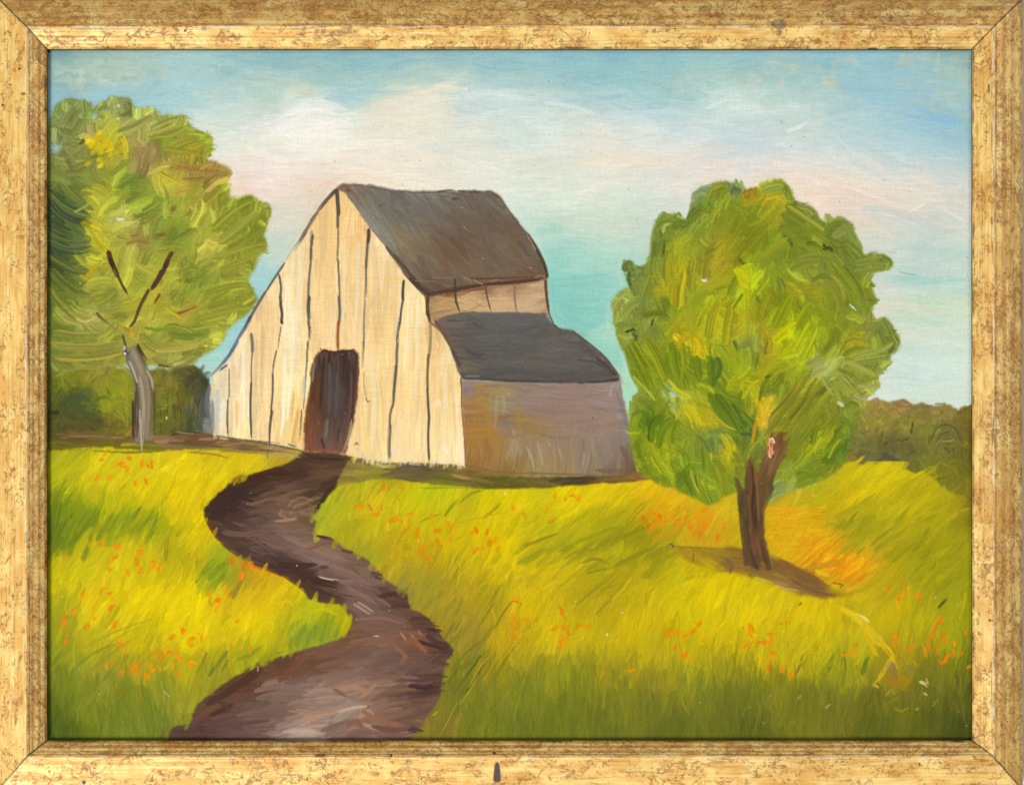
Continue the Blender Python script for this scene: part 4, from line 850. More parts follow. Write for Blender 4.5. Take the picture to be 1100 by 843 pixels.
LINES = (('246,396 246,410 246,428', 1.6, (128, 112, 90)), ('245,428 244,450 245,468', 2.0, (96, 86, 74)), ('270,358 271,368 271,380', 3.0, (110, 106, 96)), ('272,368 270,390 270,416', 1.8, (118, 110, 98)), ('270,410 269,440 270,471', 2.4, (74, 72, 74)),
         ('300,295 302,308 301,320', 2.6, (84, 80, 74)), ('301,318 302,326', 3.2, (70, 66, 66)), ('301,325 303,338 302,347', 3.0, (62, 60, 60)), ('303,345 302.6,348', 3.2, (50, 48, 48)), ('302,350 300,362 298,376', 1.5, (128, 110, 86)), ('297,376 294,390 293,402', 1.8, (110, 98, 80)), ('293,400 293,420 291,442', 2.7, (78, 76, 72)), ('292,440 290,460 290,480', 2.6, (82, 78, 72)),
         ('335,248 334,262', 3.2, (150, 138, 116)), ('336,252 334,268 334,282', 3.0, (96, 92, 84)), ('334,280 332,300 331,322', 2.8, (94, 92, 86)), ('332,318 331,330 332,345', 3.8, (74, 74, 74)), ('331,344 333,356 332,366', 2.8, (104, 96, 84)), ('331,366 330,378 330,390', 2.0, (120, 106, 88)), ('330,386 328,410 326,440', 1.6, (126, 118, 108)), ('324,440 323,458 321,474', 1.6, (120, 104, 84)), ('327,404 326,430', 2.0, (198, 190, 180)),
         ('362,203 363,218 364,232', 4.0, (66, 64, 64)), ('363,228 363,238 363,246', 3.2, (80, 76, 72)), ('363,244 363,262 362,280', 2.0, (138, 114, 84)), ('363,278 364,300 365,322', 2.0, (116, 106, 92)), ('364,318 365,335 364,350', 2.6, (96, 90, 82)), ('364,344 363,360 363,376', 3.0, (146, 84, 40)),
         ('396,246 396,254 395,262', 4.0, (60, 56, 56)), ('395,260 394,275 393,290', 3.2, (98, 92, 86)), ('393,284 393,305 392,324', 2.6, (116, 108, 102)), ('392,322 391,345 391,368', 2.4, (120, 112, 104)), ('391,364 390,380 390,398', 2.0, (112, 108, 100)), ('391,398 391,415 394,428', 1.0, (170, 150, 120)), ('393,428 395,432 397,431', 1.4, (130, 110, 86)), ('381,478 383,475 385,478', 1.6, (120, 104, 80)),
         ('434,301 433,312 433,324', 3.2, (52, 52, 56)), ('433,322 431,334 430,346', 2.6, (66, 66, 66)), ('430,344 427,358 427,370', 2.8, (82, 80, 76)), ('427,368 426,380 426,392', 3.0, (90, 88, 82)), ('426,390 424,412 422,438', 2.8, (84, 80, 76)), ('422,434 419,446 419,460', 2.6, (100, 92, 82)), ('419,456 418,474 418,492', 3.0, (104, 90, 80)), ('428,340 426,360', 1.0, (180, 196, 196)),
         ('459,318 460,328 460,340', 5.5, (86, 66, 52)), ('463,322 464,340', 2.0, (150, 122, 80)), ('461,340 462,360 461,384', 3.4, (150, 124, 84)), ('460,380 459,400 459,420', 3.0, (108, 92, 76)), ('460,384 459,410', 2.6, (128, 96, 66)), ('459,416 460,435 461,450', 2.8, (74, 66, 64)), ('461,446 460,470 461,496', 2.6, (86, 76, 70)),
         ('495,406 496,425 496,440', 2.0, (84, 66, 66)), ('496,438 499,470 500,500', 1.7, (112, 78, 80)))
for t, w, c in LINES:
    bs(t, w * 1.35, c, alpha=.9, dry=.08, enddry=.25, pick=0, taper=(.06, .12), var=.16, edge=.5)
# loose pencilled edge of the gable
for t, w, c in (('362,203 350,216 340,229', 3.4, (72, 68, 70)), ('342,226 332,242 322,258', 3.2, (92, 76, 70)), ('330,246 318,266 306,284', 3.6, (74, 70, 76)), ('306,282 294,300 284,316', 2.2, (84, 84, 92)), ('286,312 276,328 266,346', 2.8, (100, 80, 80)), ('270,338 262,354 254,366', 3.6, (72, 82, 98)), ('262,352 252,370 244,384', 2.4, (120, 112, 120)), ('256,366 246,382 234,396', 3.0, (90, 104, 124)), ('240,390 230,400 222,406', 2.6, (138, 136, 132)), ('356,208 345,222 330,240', 1.2, (120, 100, 80)), ('346,220 330,246 312,272', 1.0, (160, 140, 120)), ('268,346 258,362 250,374', 1.2, (110, 140, 160)), ('244,392 236,398', 2, (60, 72, 96)), ('225,414 222,436 226,456', 4, (100, 106, 104))):
    bs(t, w * 1.3, c, alpha=.9, pick=0, dry=.1)
for t, w, c in (('372,206 386,226 396,241', 1.6, (110, 84, 60)), ('396,242 406,254 416,266', 2.6, (92, 84, 80)), ('414,264 424,278 434,292', 3.2, (74, 54, 44)), ('432,290 444,304 456,317', 3.6, (72, 52, 42)), ('466,344 476,358 486,376', 3, (84, 60, 46)), ('486,374 492,390 496,406', 2.2, (80, 62, 54))):
    bs(t, w, c, alpha=.85, pick=0, dry=.1)
# door
DOOR = Field('340,385,66,44,38 336,430,92,56,36 332,460,112,70,46 335,478,124,76,58 350,385,60,46,42 352,400,74,62,56 358,430,84,76,72 348,440,78,60,50 350,470,100,84,72 360,465,82,66,58 375,400,70,54,50 378,440,78,54,46 372,470,100,76,62 360,482,126,84,70 370,390,62,46,42', r=5)
door = poly_mask(P('336,390 339,382 346,376 362,377 379,376 385,379 386,390 384,410 383,430 379,455 374,474 371,487 350,486 328,484 327,470 328,452 331,430 334,410 334,394'), .7, 1.4, 45)
fill(door, DOOR, 'door')
brush_in(door, DOOR, 140, 34, 3.6, 87, 'door', jv=.07, alpha=.65, hgt=.4, aj=4, clip=door, curve=.03)
for t, w, c in (('348,384 346,410 344,440', 5, (58, 40, 36)), ('354,390 355,420 352,450', 4, (92, 86, 82)), ('362,400 362,430 360,450', 3, (96, 86, 82)), ('342,400 339,430 333,460', 4, (104, 64, 40)), ('336,450 332,470 330,480', 4, (124, 80, 56)), ('345,470 348,480 348,486', 3, (60, 36, 28)), ('352,450 350,470', 4, (120, 110, 100)), ('374,386 374,410 372,440', 4, (64, 48, 46)), ('378,400 376,440 370,474', 3, (112, 84, 72)), ('340,482 356,484 370,486', 4, (134, 84, 66)), ('364,460 362,476', 4, (74, 56, 48)), ('366,385 366,410', 3, (76, 60, 54)), ('330,474 334,480 340,480', 4, (128, 76, 58))):
    bs(t, w, c, 'door')
for t, w, c in (('345,380 348,376 354,378 366,378 378,377 384,384', 3, (72, 34, 26)), ('384,384 385,400 383,420 381,440', 2.2, (128, 70, 60)), ('336,392 336,404 333,420', 3, (98, 66, 50)), ('333,420 330,436 328,452 326,466', 2.4, (130, 74, 40)), ('346,378 344,374', 1.4, (100, 40, 26)), ('352,376 351,373', 1.4, (110, 50, 34)), ('338,390 336,400 336,410', 3, (150, 124, 90)), ('378,450 374,470 368,486', 2.5, (196, 170, 130))):
    bs(t, w, c, 'door', alpha=.8)
for t, w, c in (('324,489 346,488 372,489', 4, (70, 48, 38)), ('320,493 346,492 376,492', 5, (62, 44, 36)), ('330,486 350,487 368,487', 2.4, (112, 76, 58)), ('312,498 330,494 350,496', 5, (74, 54, 42)), ('350,497 366,496 378,491', 5, (84, 64, 46))):
    bs(t, w, c, 'path', alpha=.85, dry=.1)
# clerestory strip between the roofs
CL = Field('465,325,150,116,72 475,325,172,134,84 485,330,176,140,92 500,325,184,152,108 515,325,174,142,100 530,325,190,158,116 545,320,186,152,112 560,322,188,160,120 575,320,182,150,114 585,325,160,124,92 470,338,150,120,84 520,312,126,88,60 550,312,140,104,76', r=5, add=(16, 15, 14))
cl = poly_mask(P('456,314 489,308 522,303 553,301 587,296 589,325 591,340 560,339 509,337 471,344 461,346'), .7, .8, 51)
fill(cl, CL, 'clere')
brush_in(cl, CL, 120, 22, 4, 6, 'clere', jv=.05, alpha=.6, hgt=.4, aj=7, clip=cl)
for t, w, c in (('466,316 490,318 510,312', 4, (130, 90, 56)), ('478,318 500,312 522,310', 5, (112, 72, 46)), ('480,328 500,334 520,326', 1.2, (150, 112, 70)), ('500,318 520,330 530,324', 1.1, (150, 114, 76)), ('536,318 556,328 574,318', 1.2, (204, 176, 134)), ('490,322 512,320', 1.6, (206, 176, 130)), ('464,334 474,332 486,330', 3, (196, 160, 106)), ('530,330 556,330 580,326', 4, (200, 170, 128))):
    bs(t, w, c, 'clere')
# upper roof
RF = Field('366,203,110,70,50 380,206,104,90,74 380,212,124,120,100 400,210,96,84,70 395,225,122,116,100 420,207,92,84,74 410,230,96,92,82 405,240,128,124,112 425,225,100,94,84 430,245,118,102,76 425,255,134,112,72 440,265,108,92,66 420,262,110,100,86 440,280,98,82,60 450,295,92,74,54 460,308,84,60,46 460,220,98,90,80 480,210,96,84,70 500,215,94,80,64 525,210,92,78,64 470,240,96,80,64 490,255,94,66,46 485,270,100,70,46 500,240,96,78,62 520,240,94,74,58 540,230,92,74,58 550,245,92,72,54 510,265,98,80,60 540,265,98,80,62 560,265,94,74,56 480,290,98,78,56 510,290,100,82,62 540,285,104,84,62 570,285,100,78,58 580,290,84,58,42 555,297,90,64,46', r=8, mul=(1, 1.01, 1.03), add=(14, 16, 17))
rp = poly_mask(P('361,202 368,198 380,198 396,199 418,203 445,206 470,206 500,205 527,205 536,209 548,228 560,243 568,253 578,270 587,288 588,298 575,302 553,305 522,307 505,310 489,313 470,317 456,319 450,309 440,299 430,288 420,272 414,264 404,251 395,241 384,224 372,208'), .7, 1.2, 55)
fill(rp, RF, 'roof')
brush_in(rp, RF, 260, 44, 9, lambda x, y: -52 if x < 470 or rng.rand() < .4 else -8, 'roof', jv=.05, alpha=.6, hgt=.4, pick=.3, aj=10, clip=rp)
brush_in(rp, RF, 260, 26, 3, lambda x, y: -55 if x < 480 else -48, 'roof', jv=.06, alpha=.5, hgt=.4, pick=.2, aj=14, clip=rp)
for t, w, c in (('376,208 388,226 400,246', 4, (132, 130, 116)), ('384,206 396,226 412,250', 5, (118, 112, 96)), ('396,240 408,256 420,268', 3, (142, 138, 126)), ('404,236 414,250 422,258', 3.6, (140, 130, 104)), ('422,240 432,254 446,268', 6, (132, 114, 74)), ('424,250 436,266', 4, (152, 126, 78)), ('414,264 428,282 442,298', 4, (84, 70, 60)), ('424,274 440,292 456,312', 5, (76, 56, 46)), ('440,296 450,306 462,312', 6, (84, 62, 48)), ('456,316 474,314 492,312', 4, (78, 54, 42)), ('476,312 500,308 520,306', 4, (88, 58, 40)), ('520,305 550,304 586,299', 4, (84, 58, 42)), ('500,300 530,298 580,294', 3, (110, 84, 58)),
                ('484,256 494,266 500,276', 9, (98, 80, 64)), ('497,243 502,247', 1.4, (170, 150, 126)), ('486,214 494,213', 3, (72, 52, 44)), ('366,200 380,199 394,199', 2.4, (138, 84, 60)), ('372,204 376,206', 4, (104, 70, 52)), ('395,201 420,205 446,207', 1.6, (80, 76, 78)), ('446,207 470,207 484,206', 1.4, (60, 60, 76)), ('470,206 484,204 490,205', 2, (70, 60, 50)), ('492,205 510,206 528,206', 2.6, (64, 50, 42)), ('528,207 538,214 546,226', 2.6, (80, 60, 48)), ('546,226 560,244 568,254', 2.4, (96, 72, 56)), ('568,252 580,272 588,290', 3, (74, 52, 40)), ('586,288 588,296 584,302', 3.4, (70, 46, 36)), ('534,208 541,213', 1.6, (226, 178, 140)), ('566,252 576,270', 1, (206, 150, 90)),
                ('440,300 448,302 470,302', 1.4, (150, 116, 74)), ('463,299 480,298 490,298', 1.2, (150, 118, 76)), ('420,224 440,236 452,250', 5, (108, 98, 82)), ('520,260 532,276 540,290', 5, (110, 88, 64)), ('550,264 560,278 570,288', 5, (112, 88, 62)), ('500,284 508,296', 4, (112, 92, 66)), ('418,204 424,203', 1.4, (200, 176, 140)), ('406,222 414,218', 2, (84, 78, 72))):
    bs(t, w, c, 'roof', alpha=.7)
for t, w, c in (('456,316 474,315 492,312', 4.5, (70, 48, 38)), ('486,312 506,308 524,305', 4, (74, 50, 38)), ('518,306 550,303 586,299', 4, (76, 52, 40)), ('440,299 452,310 462,316', 5, (72, 52, 42)), ('500,300 540,299 584,296', 2.4, (88, 62, 44)), ('546,226 562,246 578,272', 1.8, (84, 60, 48)), ('576,268 584,284 589,297', 3, (68, 46, 38))):
    bs(t, w, c, 'roof', alpha=.8, dry=.2)
for t, w, c in (('489,299 489,312 490,324 494,335', 3.2, (72, 62, 58)), ('522,302 522,312 525,326 528,336', 1.8, (86, 62, 48)), ('553,304 553,320 555,336', 2.6, (130, 104, 84)), ('586,298 587,316 590,338', 3.4, (78, 52, 40)), ('582,300 583,316', 1.2, (190, 150, 120)), ('574,298 584,296 586,302', 2.2, (156, 116, 82)), ('508,300 514,304 520,306', 1.2, (176, 136, 96)), ('498,298 508,302', 1.2, (180, 140, 100)), ('528,302 536,300', 1.2, (170, 130, 100)), ('471,343 490,338 510,335', 2, (88, 60, 46)), ('460,316 459,332 462,346', 4.5, (80, 58, 46))):
    bs(t, w, c, 'clere', alpha=.85, pick=0, dry=.05)
# lower roof
LR = Field('480,346,98,86,80 500,342,88,80,78 520,338,94,88,88 550,340,92,88,88 585,342,88,78,76 610,358,86,76,72 500,360,88,80,80 530,360,92,86,86 560,365,88,82,80 590,368,96,86,82 485,365,92,78,70 495,385,84,72,68 510,380,82,76,78 540,385,90,82,80 570,388,94,86,82 600,385,96,86,82 620,390,92,86,84 640,385,80,70,66 650,400,86,80,80 500,400,82,70,64 530,403,80,74,72 570,403,78,72,70 610,403,80,72,68 660,405,70,54,46', r=8, mul=(1, 1.01, 1), add=(5, 7, 5))
lr = poly_mask(P('468,345 480,340 494,337 509,335 540,336 586,337 592,346 600,353 610,354 616,356 632,370 645,380 656,392 666,404 665,411 640,412 598,412 550,411 520,408 496,407 490,392 484,373 476,358'), .7, 1.0, 61)
fill(lr, LR, 'lowroof')
brush_in(lr, LR, 240, 40, 5, lambda x, y: -1 if rng.rand() < .8 else -35, 'lowroof', jv=.05, alpha=.6, hgt=.45, pick=.25, aj=5, clip=lr)
brush_in(lr, LR, 200, 26, 2.4, -1, 'lowroof', jv=.07, alpha=.5, hgt=.45, pick=.2, aj=6, clip=lr)
for t, w, c in (('468,344 480,362 488,380 496,402', 3.4, (92, 66, 52)), ('462,346 474,356 482,372', 3.6, (120, 92, 66)), ('470,346 480,356 486,372', 5, (112, 92, 78)), ('480,344 500,346 520,348', 2, (70, 62, 60)), ('494,336 540,337 588,338', 2, (104, 94, 88)), ('500,376 514,382 520,380', 5, (74, 70, 72)), ('508,346 516,352 522,350', 1.6, (74, 64, 60)), ('590,338 598,352 614,354', 2.2, (80, 56, 44)), ('614,355 634,370 650,384 664,402', 3.2, (84, 56, 42)), ('640,384 652,394 662,404', 4, (72, 54, 48)), ('496,406 530,408 560,409', 3.4, (72, 66, 62)), ('500,404 515,404', 3, (126, 120, 114)), ('540,409 580,410 620,411', 3.2, (68, 60, 56)), ('600,405 630,405 656,404', 4, (96, 86, 82)), ('620,411 645,410 666,408', 3, (62, 50, 46)), ('620,386 640,390 652,398', 3, (78, 68, 64)), ('588,378 606,374 614,376', 3, (112, 108, 106)), ('486,378 494,394', 5, (80, 66, 62))):
    bs(t, w, c, 'lowroof', alpha=.75)
# shed wall
SH = Field('502,415,140,118,120 500,440,150,112,72 505,470,160,116,58 510,495,150,110,60 515,420,164,126,62 520,440,164,122,56 525,460,166,122,58 535,475,160,122,66 520,480,166,122,60 530,500,140,110,70 528,432,152,140,96 540,430,160,148,108 545,455,126,112,110 540,440,134,116,106 555,450,162,126,66 565,455,158,124,70 550,480,158,140,104 560,425,142,122,112 570,440,144,122,108 590,425,146,124,112 610,430,148,124,110 630,425,148,126,114 650,430,150,126,112 660,425,156,140,138 570,475,150,126,96 580,490,160,140,106 600,470,148,124,106 620,470,146,124,108 640,460,150,126,112 655,450,150,124,104 670,440,120,112,108 670,470,138,122,112 600,500,150,126,90 570,500,146,124,84 630,490,144,126,104 640,505,134,116,96 660,490,146,128,116 675,495,120,96,80 660,505,120,100,84 680,505,104,80,56 545,505,138,108,58', r=7)
sh = poly_mask(P('496,408 530,411 598,412 640,412 665,410 668,420 672,440 675,458 680,485 684,506 675,511 640,513 600,514 560,514 522,513 501,508 499,480 497,440'), .7, 1.2, 65)
fill(sh, SH, 'shed')
brush_in(sh, SH, 200, 40, 6, lambda x, y: -2 if y < 465 else 80, 'shed', jv=.04, alpha=.55, hgt=.4, pick=.25, aj=8, clip=sh)
brush_in(sh, SH, 260, 26, 2.4, lambda x, y: -2 if y < 470 else 84, 'shed', jv=.06, alpha=.5, hgt=.4, pick=.2, aj=7, clip=sh)
for t, w, c in (('515,416 512,450 506,500', 8, (168, 124, 56)), ('520,430 526,450 528,480', 8, (168, 122, 56)), ('540,470 534,490 526,504', 7, (162, 120, 56)), ('527,424 526,445 525,462', 3, (150, 140, 96)), ('534,424 533,440 532,460', 3, (168, 150, 104)), ('540,425 542,436 540,445', 4, (166, 152, 112)), ('556,440 556,455 560,466', 7, (162, 124, 62)), ('536,448 546,448 552,446', 3, (130, 96, 84)), ('540,452 548,470', 7, (126, 112, 110)), ('548,470 552,490 552,506', 3, (166, 150, 112)), ('556,465 562,485 566,505', 4, (152, 130, 84)), ('566,480 572,495 574,506', 3, (196, 184, 158)), ('578,474 582,490 584,500', 4, (186, 168, 130)), ('594,478 596,492 594,506', 3, (192, 166, 116)), ('600,480 604,494 600,506', 3, (200, 180, 130)), ('590,486 598,500', 3, (164, 124, 60)), ('612,470 616,488 612,505', 4, (150, 130, 100)), ('628,486 626,500', 3, (176, 162, 140)), ('636,470 640,490 642,504', 5, (146, 134, 120)), ('540,490 548,500 556,508', 5, (160, 130, 74)), ('500,500 530,508 560,509', 5, (120, 90, 46)),
                ('560,425 590,424 625,427', 5, (150, 128, 118)), ('565,440 600,444 640,440', 4, (138, 116, 104)), ('600,455 630,452 660,446', 4, (140, 116, 100)), ('520,414 560,416 600,413', 3, (120, 102, 98)), ('500,412 508,420 506,426', 5, (146, 124, 128)), ('656,412 664,430 668,452', 4, (128, 124, 124)), ('662,420 670,445 674,465', 4, (112, 108, 112)), ('657,414 656,424 654,430', 2.2, (206, 196, 200)), ('666,408 668,430 674,455', 1.8, (150, 112, 80)), ('672,440 680,480 686,506', 4, (140, 118, 96)), ('668,480 676,496 682,506', 6, (104, 80, 64)), ('640,505 664,506 684,508', 5, (110, 86, 62)), ('636,448 638,450', 2, (84, 72, 66)), ('630,430 644,424 650,420', 2, (160, 136, 120)), ('560,508 600,509 640,510', 3, (116, 94, 56)), ('660,405 666,404 668,412', 2.4, (160, 112, 70)), ('551,462 552,466', 2.4, (186, 176, 176)), ('646,465 656,480 660,496', 6, (150, 132, 120)), ('655,440 666,470', 5, (152, 124, 104))):
    bs(t, w * 1.2, c, 'shed', alpha=.36 if c[0] > 174 else .55, dry=.3, smooth=False)
# contact strokes at the foot of the barn
FB = Field('375,500,130,110,56 385,512,150,140,46 400,502,150,140,60 410,512,112,104,46 430,505,104,90,56 450,505,92,74,56 455,514,110,104,40 480,508,112,98,44 480,516,106,104,32 500,512,120,98,56 520,518,104,96,34 540,520,98,88,34 570,520,104,92,38 600,518,84,72,40 620,516,70,60,40 640,515,96,76,42 660,514,116,88,44 685,512,130,96,50', r=5)
fb = poly_mask(P('374,494 389,493 422,497 465,497 500,501 522,511 560,513 600,513 640,512 675,510 686,506 700,514 680,517 650,518 620,521 590,523 560,525 520,524 480,521 440,516 410,514 390,516 366,522 362,520'), 1.5, 1.5, 23)
fill(fb, FB, 'meadow', .85)
brush_in(fb, FB, 150, 26, 5, -3, 'meadow', jv=.10, alpha=.65, hgt=.35, aj=7, clip=np.clip(fb * 1.4, 0, 1))
for k in range(46):                                     # cream plank ends dragged down into the grass
    x = 378 + 120 * rng.rand(); y = 495 + (x - 378) * .05
    stroke([(x, y - 4), (x - 3 * rng.rand(), y + 1 + 3 * rng.rand())], 3, jit((226, 212, 176), .04), alpha=.5, dry=.3, lab='wall')
for t, w, c in (('384,516 400,509 420,506', 5, (136, 126, 44)), ('410,510 440,506 468,508', 4, (104, 84, 56)), ('430,501 450,500 460,503', 4, (88, 70, 58)), ('466,512 500,517 540,522', 3, (96, 90, 34)), ('500,521 540,523 580,523', 2.4, (80, 76, 34)), ('590,517 612,513 634,514', 3, (56, 50, 40)), ('640,516 664,514 688,511', 3, (140, 104, 52)), ('452,516 480,520 520,523', 2, (130, 132, 26)), ('486,510 498,513 508,514', 3.4, (172, 134, 88)), ('404,498 412,501 420,500', 3, (206, 192, 150)), ('440,498 452,499', 3, (220, 206, 166))):
    gs(t, w, c, alpha=.8)
for t, w, c in (('232,468 260,472 300,476', 2, (60, 48, 40)), ('265,474 300,479 330,486', 2.6, (70, 60, 52)), ('212,472 236,470 256,470', 3, (190, 148, 116)), ('205,474 230,476 260,478', 3, (110, 86, 66)), ('240,478 270,476 300,480', 3, (168, 134, 92)), ('250,482 290,484 326,488', 1.6, (70, 56, 46)), ('280,488 310,486 330,490', 3, (176, 146, 100)), ('230,466 232,472', 3, (236, 230, 224)), ('236,470 246,472', 2.4, (230, 220, 210)), ('310,477 318,480', 3, (84, 76, 72)), ('288,482 287,494', 1.5, (84, 80, 40)), ('296,490 312,488 324,492', 4, (180, 150, 110)),
                ('60,466 90,468 130,470', 3, (122, 96, 78)), ('66,470 100,468 124,470', 2, (150, 112, 80)), ('52,472 90,474 140,474', 3, (92, 80, 40)), ('52,480 80,482 110,478', 4, (104, 106, 26)), ('100,484 140,486 180,484', 3, (96, 100, 26)), ('130,486 160,484 190,480', 2.4, (110, 110, 24)), ('130,478 146,477 150,480', 4, (170, 164, 20)), ('150,474 152,480 153,488', 3, (150, 142, 96)), ('166,474 180,474 182,471', 4, (150, 116, 96)), ('182,468 200,464 220,467', 3, (70, 48, 36)), ('184,462 190,466 186,470', 5, (74, 64, 34)), ('190,464 206,466 224,468', 2, (196, 150, 126)), ('160,482 200,480 230,482', 3, (110, 104, 40)), ('180,476 210,477 240,480', 4, (92, 78, 44)), ('200,486 240,482 270,486', 3, (150, 134, 50)), ('205,486 230,488 245,492', 3, (140, 96, 66)), ('135,468 141,462 142,456', 3, (206, 130, 40)), ('120,470 136,470', 2, (196, 132, 60))):
    gs(t, w, c, pick=.1, alpha=.8)

# ---- left tree -------------------------------------------------------------------------------------
LT = Field('''55,150,112,118,60 70,118,112,124,56 78,130,116,126,52 90,120,106,120,48 120,112,118,126,60 135,118,130,138,60 115,130,158,160,48 120,140,168,168,30 140,130,144,148,64 155,128,150,148,66 180,132,128,134,44 190,125,150,150,56 190,145,124,134,38 215,155,126,132,26 205,160,150,140,20 175,150,118,132,24 92,140,150,132,74 78,155,112,116,46 105,160,196,168,16 125,158,160,150,30 100,150,210,186,20 140,150,140,124,56 115,165,176,160,24
150,170,136,112,62 165,165,126,104,56 160,160,132,112,58 185,182,150,126,40 200,178,118,90,48 220,188,140,106,50 240,184,156,112,54 205,190,160,128,46 175,185,196,178,60 175,192,188,168,40 190,205,190,164,60 205,200,150,140,36 225,200,130,126,30 240,200,126,130,26 238,188,170,140,60 70,180,106,106,44 60,190,96,104,36 90,185,114,118,38 85,175,130,122,60 100,190,124,126,32 120,185,136,136,38 130,172,142,134,44
60,212,56,72,28 68,230,60,76,34 58,235,52,66,28 80,220,82,96,32 75,205,76,92,28 90,205,108,116,30 95,218,166,152,28 100,212,190,164,30 105,230,150,146,36 85,235,84,96,34 140,195,92,116,24 135,202,112,124,30 120,210,134,138,34 150,215,118,128,26 165,225,110,124,24 175,220,130,134,34 160,205,140,138,40 130,235,200,196,110 122,238,176,166,66 140,238,180,166,70 95,238,196,176,28 100,250,186,168,30 110,260,206,188,20 100,265,180,166,20 105,245,160,150,36 56,262,44,58,30 66,256,58,72,34 78,262,74,88,34 60,285,58,70,24 72,280,78,88,26 85,285,110,112,30
130,265,140,136,44 145,255,130,110,46 150,240,140,138,46 165,250,120,122,40 190,250,112,126,26 200,240,118,128,28 180,235,130,136,34 210,225,166,150,50 215,215,150,138,40 212,235,186,172,70 225,225,150,144,40 250,225,122,128,26 270,220,116,122,24 284,228,120,118,24 235,240,130,134,28 265,240,112,120,22 240,255,136,138,30 225,265,196,180,70 230,258,170,160,50 255,262,128,132,26 280,258,122,122,30 215,250,146,146,36
170,280,150,148,36 190,285,138,136,36 205,288,120,126,30 220,290,130,132,34 240,280,140,138,38 260,280,118,124,24 275,278,126,124,28 210,300,92,108,24 225,305,124,128,28 190,300,150,146,40 120,285,156,150,40 100,290,150,138,30 145,300,146,144,36 130,300,152,146,40 62,310,78,88,20 60,330,86,96,18 75,305,90,98,26 85,320,118,120,30 100,310,134,132,34 115,330,128,128,36 90,342,180,168,92 95,335,160,150,60 75,340,120,122,34
150,325,160,150,34 165,330,158,146,30 180,330,148,142,36 160,345,150,144,40 200,320,140,140,36 215,330,132,132,30 195,337,170,130,40 240,310,140,138,32 255,325,122,124,24 268,328,130,128,28 235,325,120,126,24 250,340,140,138,36 230,345,150,148,40 200,355,112,122,22 185,352,120,126,28 215,355,104,116,22 165,360,134,132,38 150,365,150,138,44 190,368,150,142,46 215,370,140,138,36 230,365,150,146,44 135,355,150,138,36 120,355,130,128,36 100,365,124,124,36 70,365,104,108,30 60,350,92,100,22 55,380,100,106,28 85,380,124,122,36 110,378,128,124,36 185,385,152,146,56 205,382,104,104,30 165,385,150,140,50''', r=6, pw=2.4, mul=(1.04, 1.06, 1.0), add=(6, 8, 18), tame=172)
ltp = poly_mask(P('40,140 51,150 56,127 64,112 78,107 95,110 98,122 92,136 100,136 106,126 103,118 112,109 122,105 139,107 143,118 152,117 167,119 170,127 182,125 198,127 205,139 215,142 226,146 228,157 222,164 216,170 230,176 249,184 244,193 245,205 245,216 258,214 266,212 274,216 283,220 291,224 288,232 284,240 281,255 287,263 280,274 272,288 262,298 268,308 275,321 269,331 256,342 244,352 238,364 234,370 226,376 216,380 206,389 190,392 178,395 166,390 157,393 140,390 120,390 91,390 70,396 40,400'), 1, 2.2, 71)
# small gaps where the sky ground shows
for cx, cy, rx, ry in ((60, 158, 9, 13), (128, 127, 5, 5)):
    ltp *= (1 - np.exp(-(((XP - cx) / rx) ** 2 + ((YP - cy) / ry) ** 2) ** 2)).astype(np.float32)
fill(ltp, LT, 'ltree')
fill(ltp, (186, 174, 70), None, .3)
lt_soft = np.clip(blur(ltp, 3) * 1.7, 0, 1).astype(np.float32)


def lt_ang(x, y):
    if x < 110: return -25 - (y - 200) * .05 + (20 if y > 300 else 0)
    a = math.degrees(math.atan2(-(y - 400), x - 150))
    return a if x > 190 or y < 200 else 40 + 20 * math.sin(x * .1 + y * .07)


brush_in(ltp, LT, 800, 26, 15, lt_ang, 'ltree', jv=.07, alpha=.75, hgt=.7, pick=.2, aj=18, curve=.18, clip=lt_soft, sp=1.2, dry=.22, var=.10, taper=(.04, .1))
brush_in(ltp, LT, 700, 18, 9, lt_ang, 'ltree', jv=.09, alpha=.6, hgt=.7, pick=.2, aj=22, curve=.2, clip=lt_soft, sp=1.2, dry=.3, var=.12, taper=(.04, .1))
brush_in(ltp, LT, 260, 16, 1.6, lt_ang, 'ltree', jv=.13, alpha=.5, hgt=.7, pick=0, aj=20, curve=.3, clip=lt_soft)


def dabs(mask, fld, n, lab, ang, soft):
    for x, y in scatter(mask, n):
        a = math.radians(ang(x, y) + rng.randn() * 26); L = 8 + 7 * rng.rand(); cv = L * .2 * (1 if rng.rand() < .6 else -1)
        dx, dy = math.cos(a) * L, -math.sin(a) * L
        if rng.rand() < .5: dx, dy = -dx, -dy
        f = .74 + .38 * rng.rand()
        c = np.clip(np.asarray(fld(x, y)) * f, 0, 255); c2 = np.clip(c * (1.13, 1.13, 1.05) + 5, 0, 255)
        stroke([(x - dx, y - dy), (x - dy / L * cv, y + dx / L * cv), (x + dx, y + dy)], 9 + 8 * rng.rand(), c, c2, alpha=.85, lab=lab, hgt=.9,
               dry=.24, enddry=.45, pick=.1, sp=1.25, var=.15, taper=(.04, .12), groove=1.5, clip=soft)


dabs(ltp, LT, 170, 'ltree', lt_ang, lt_soft)


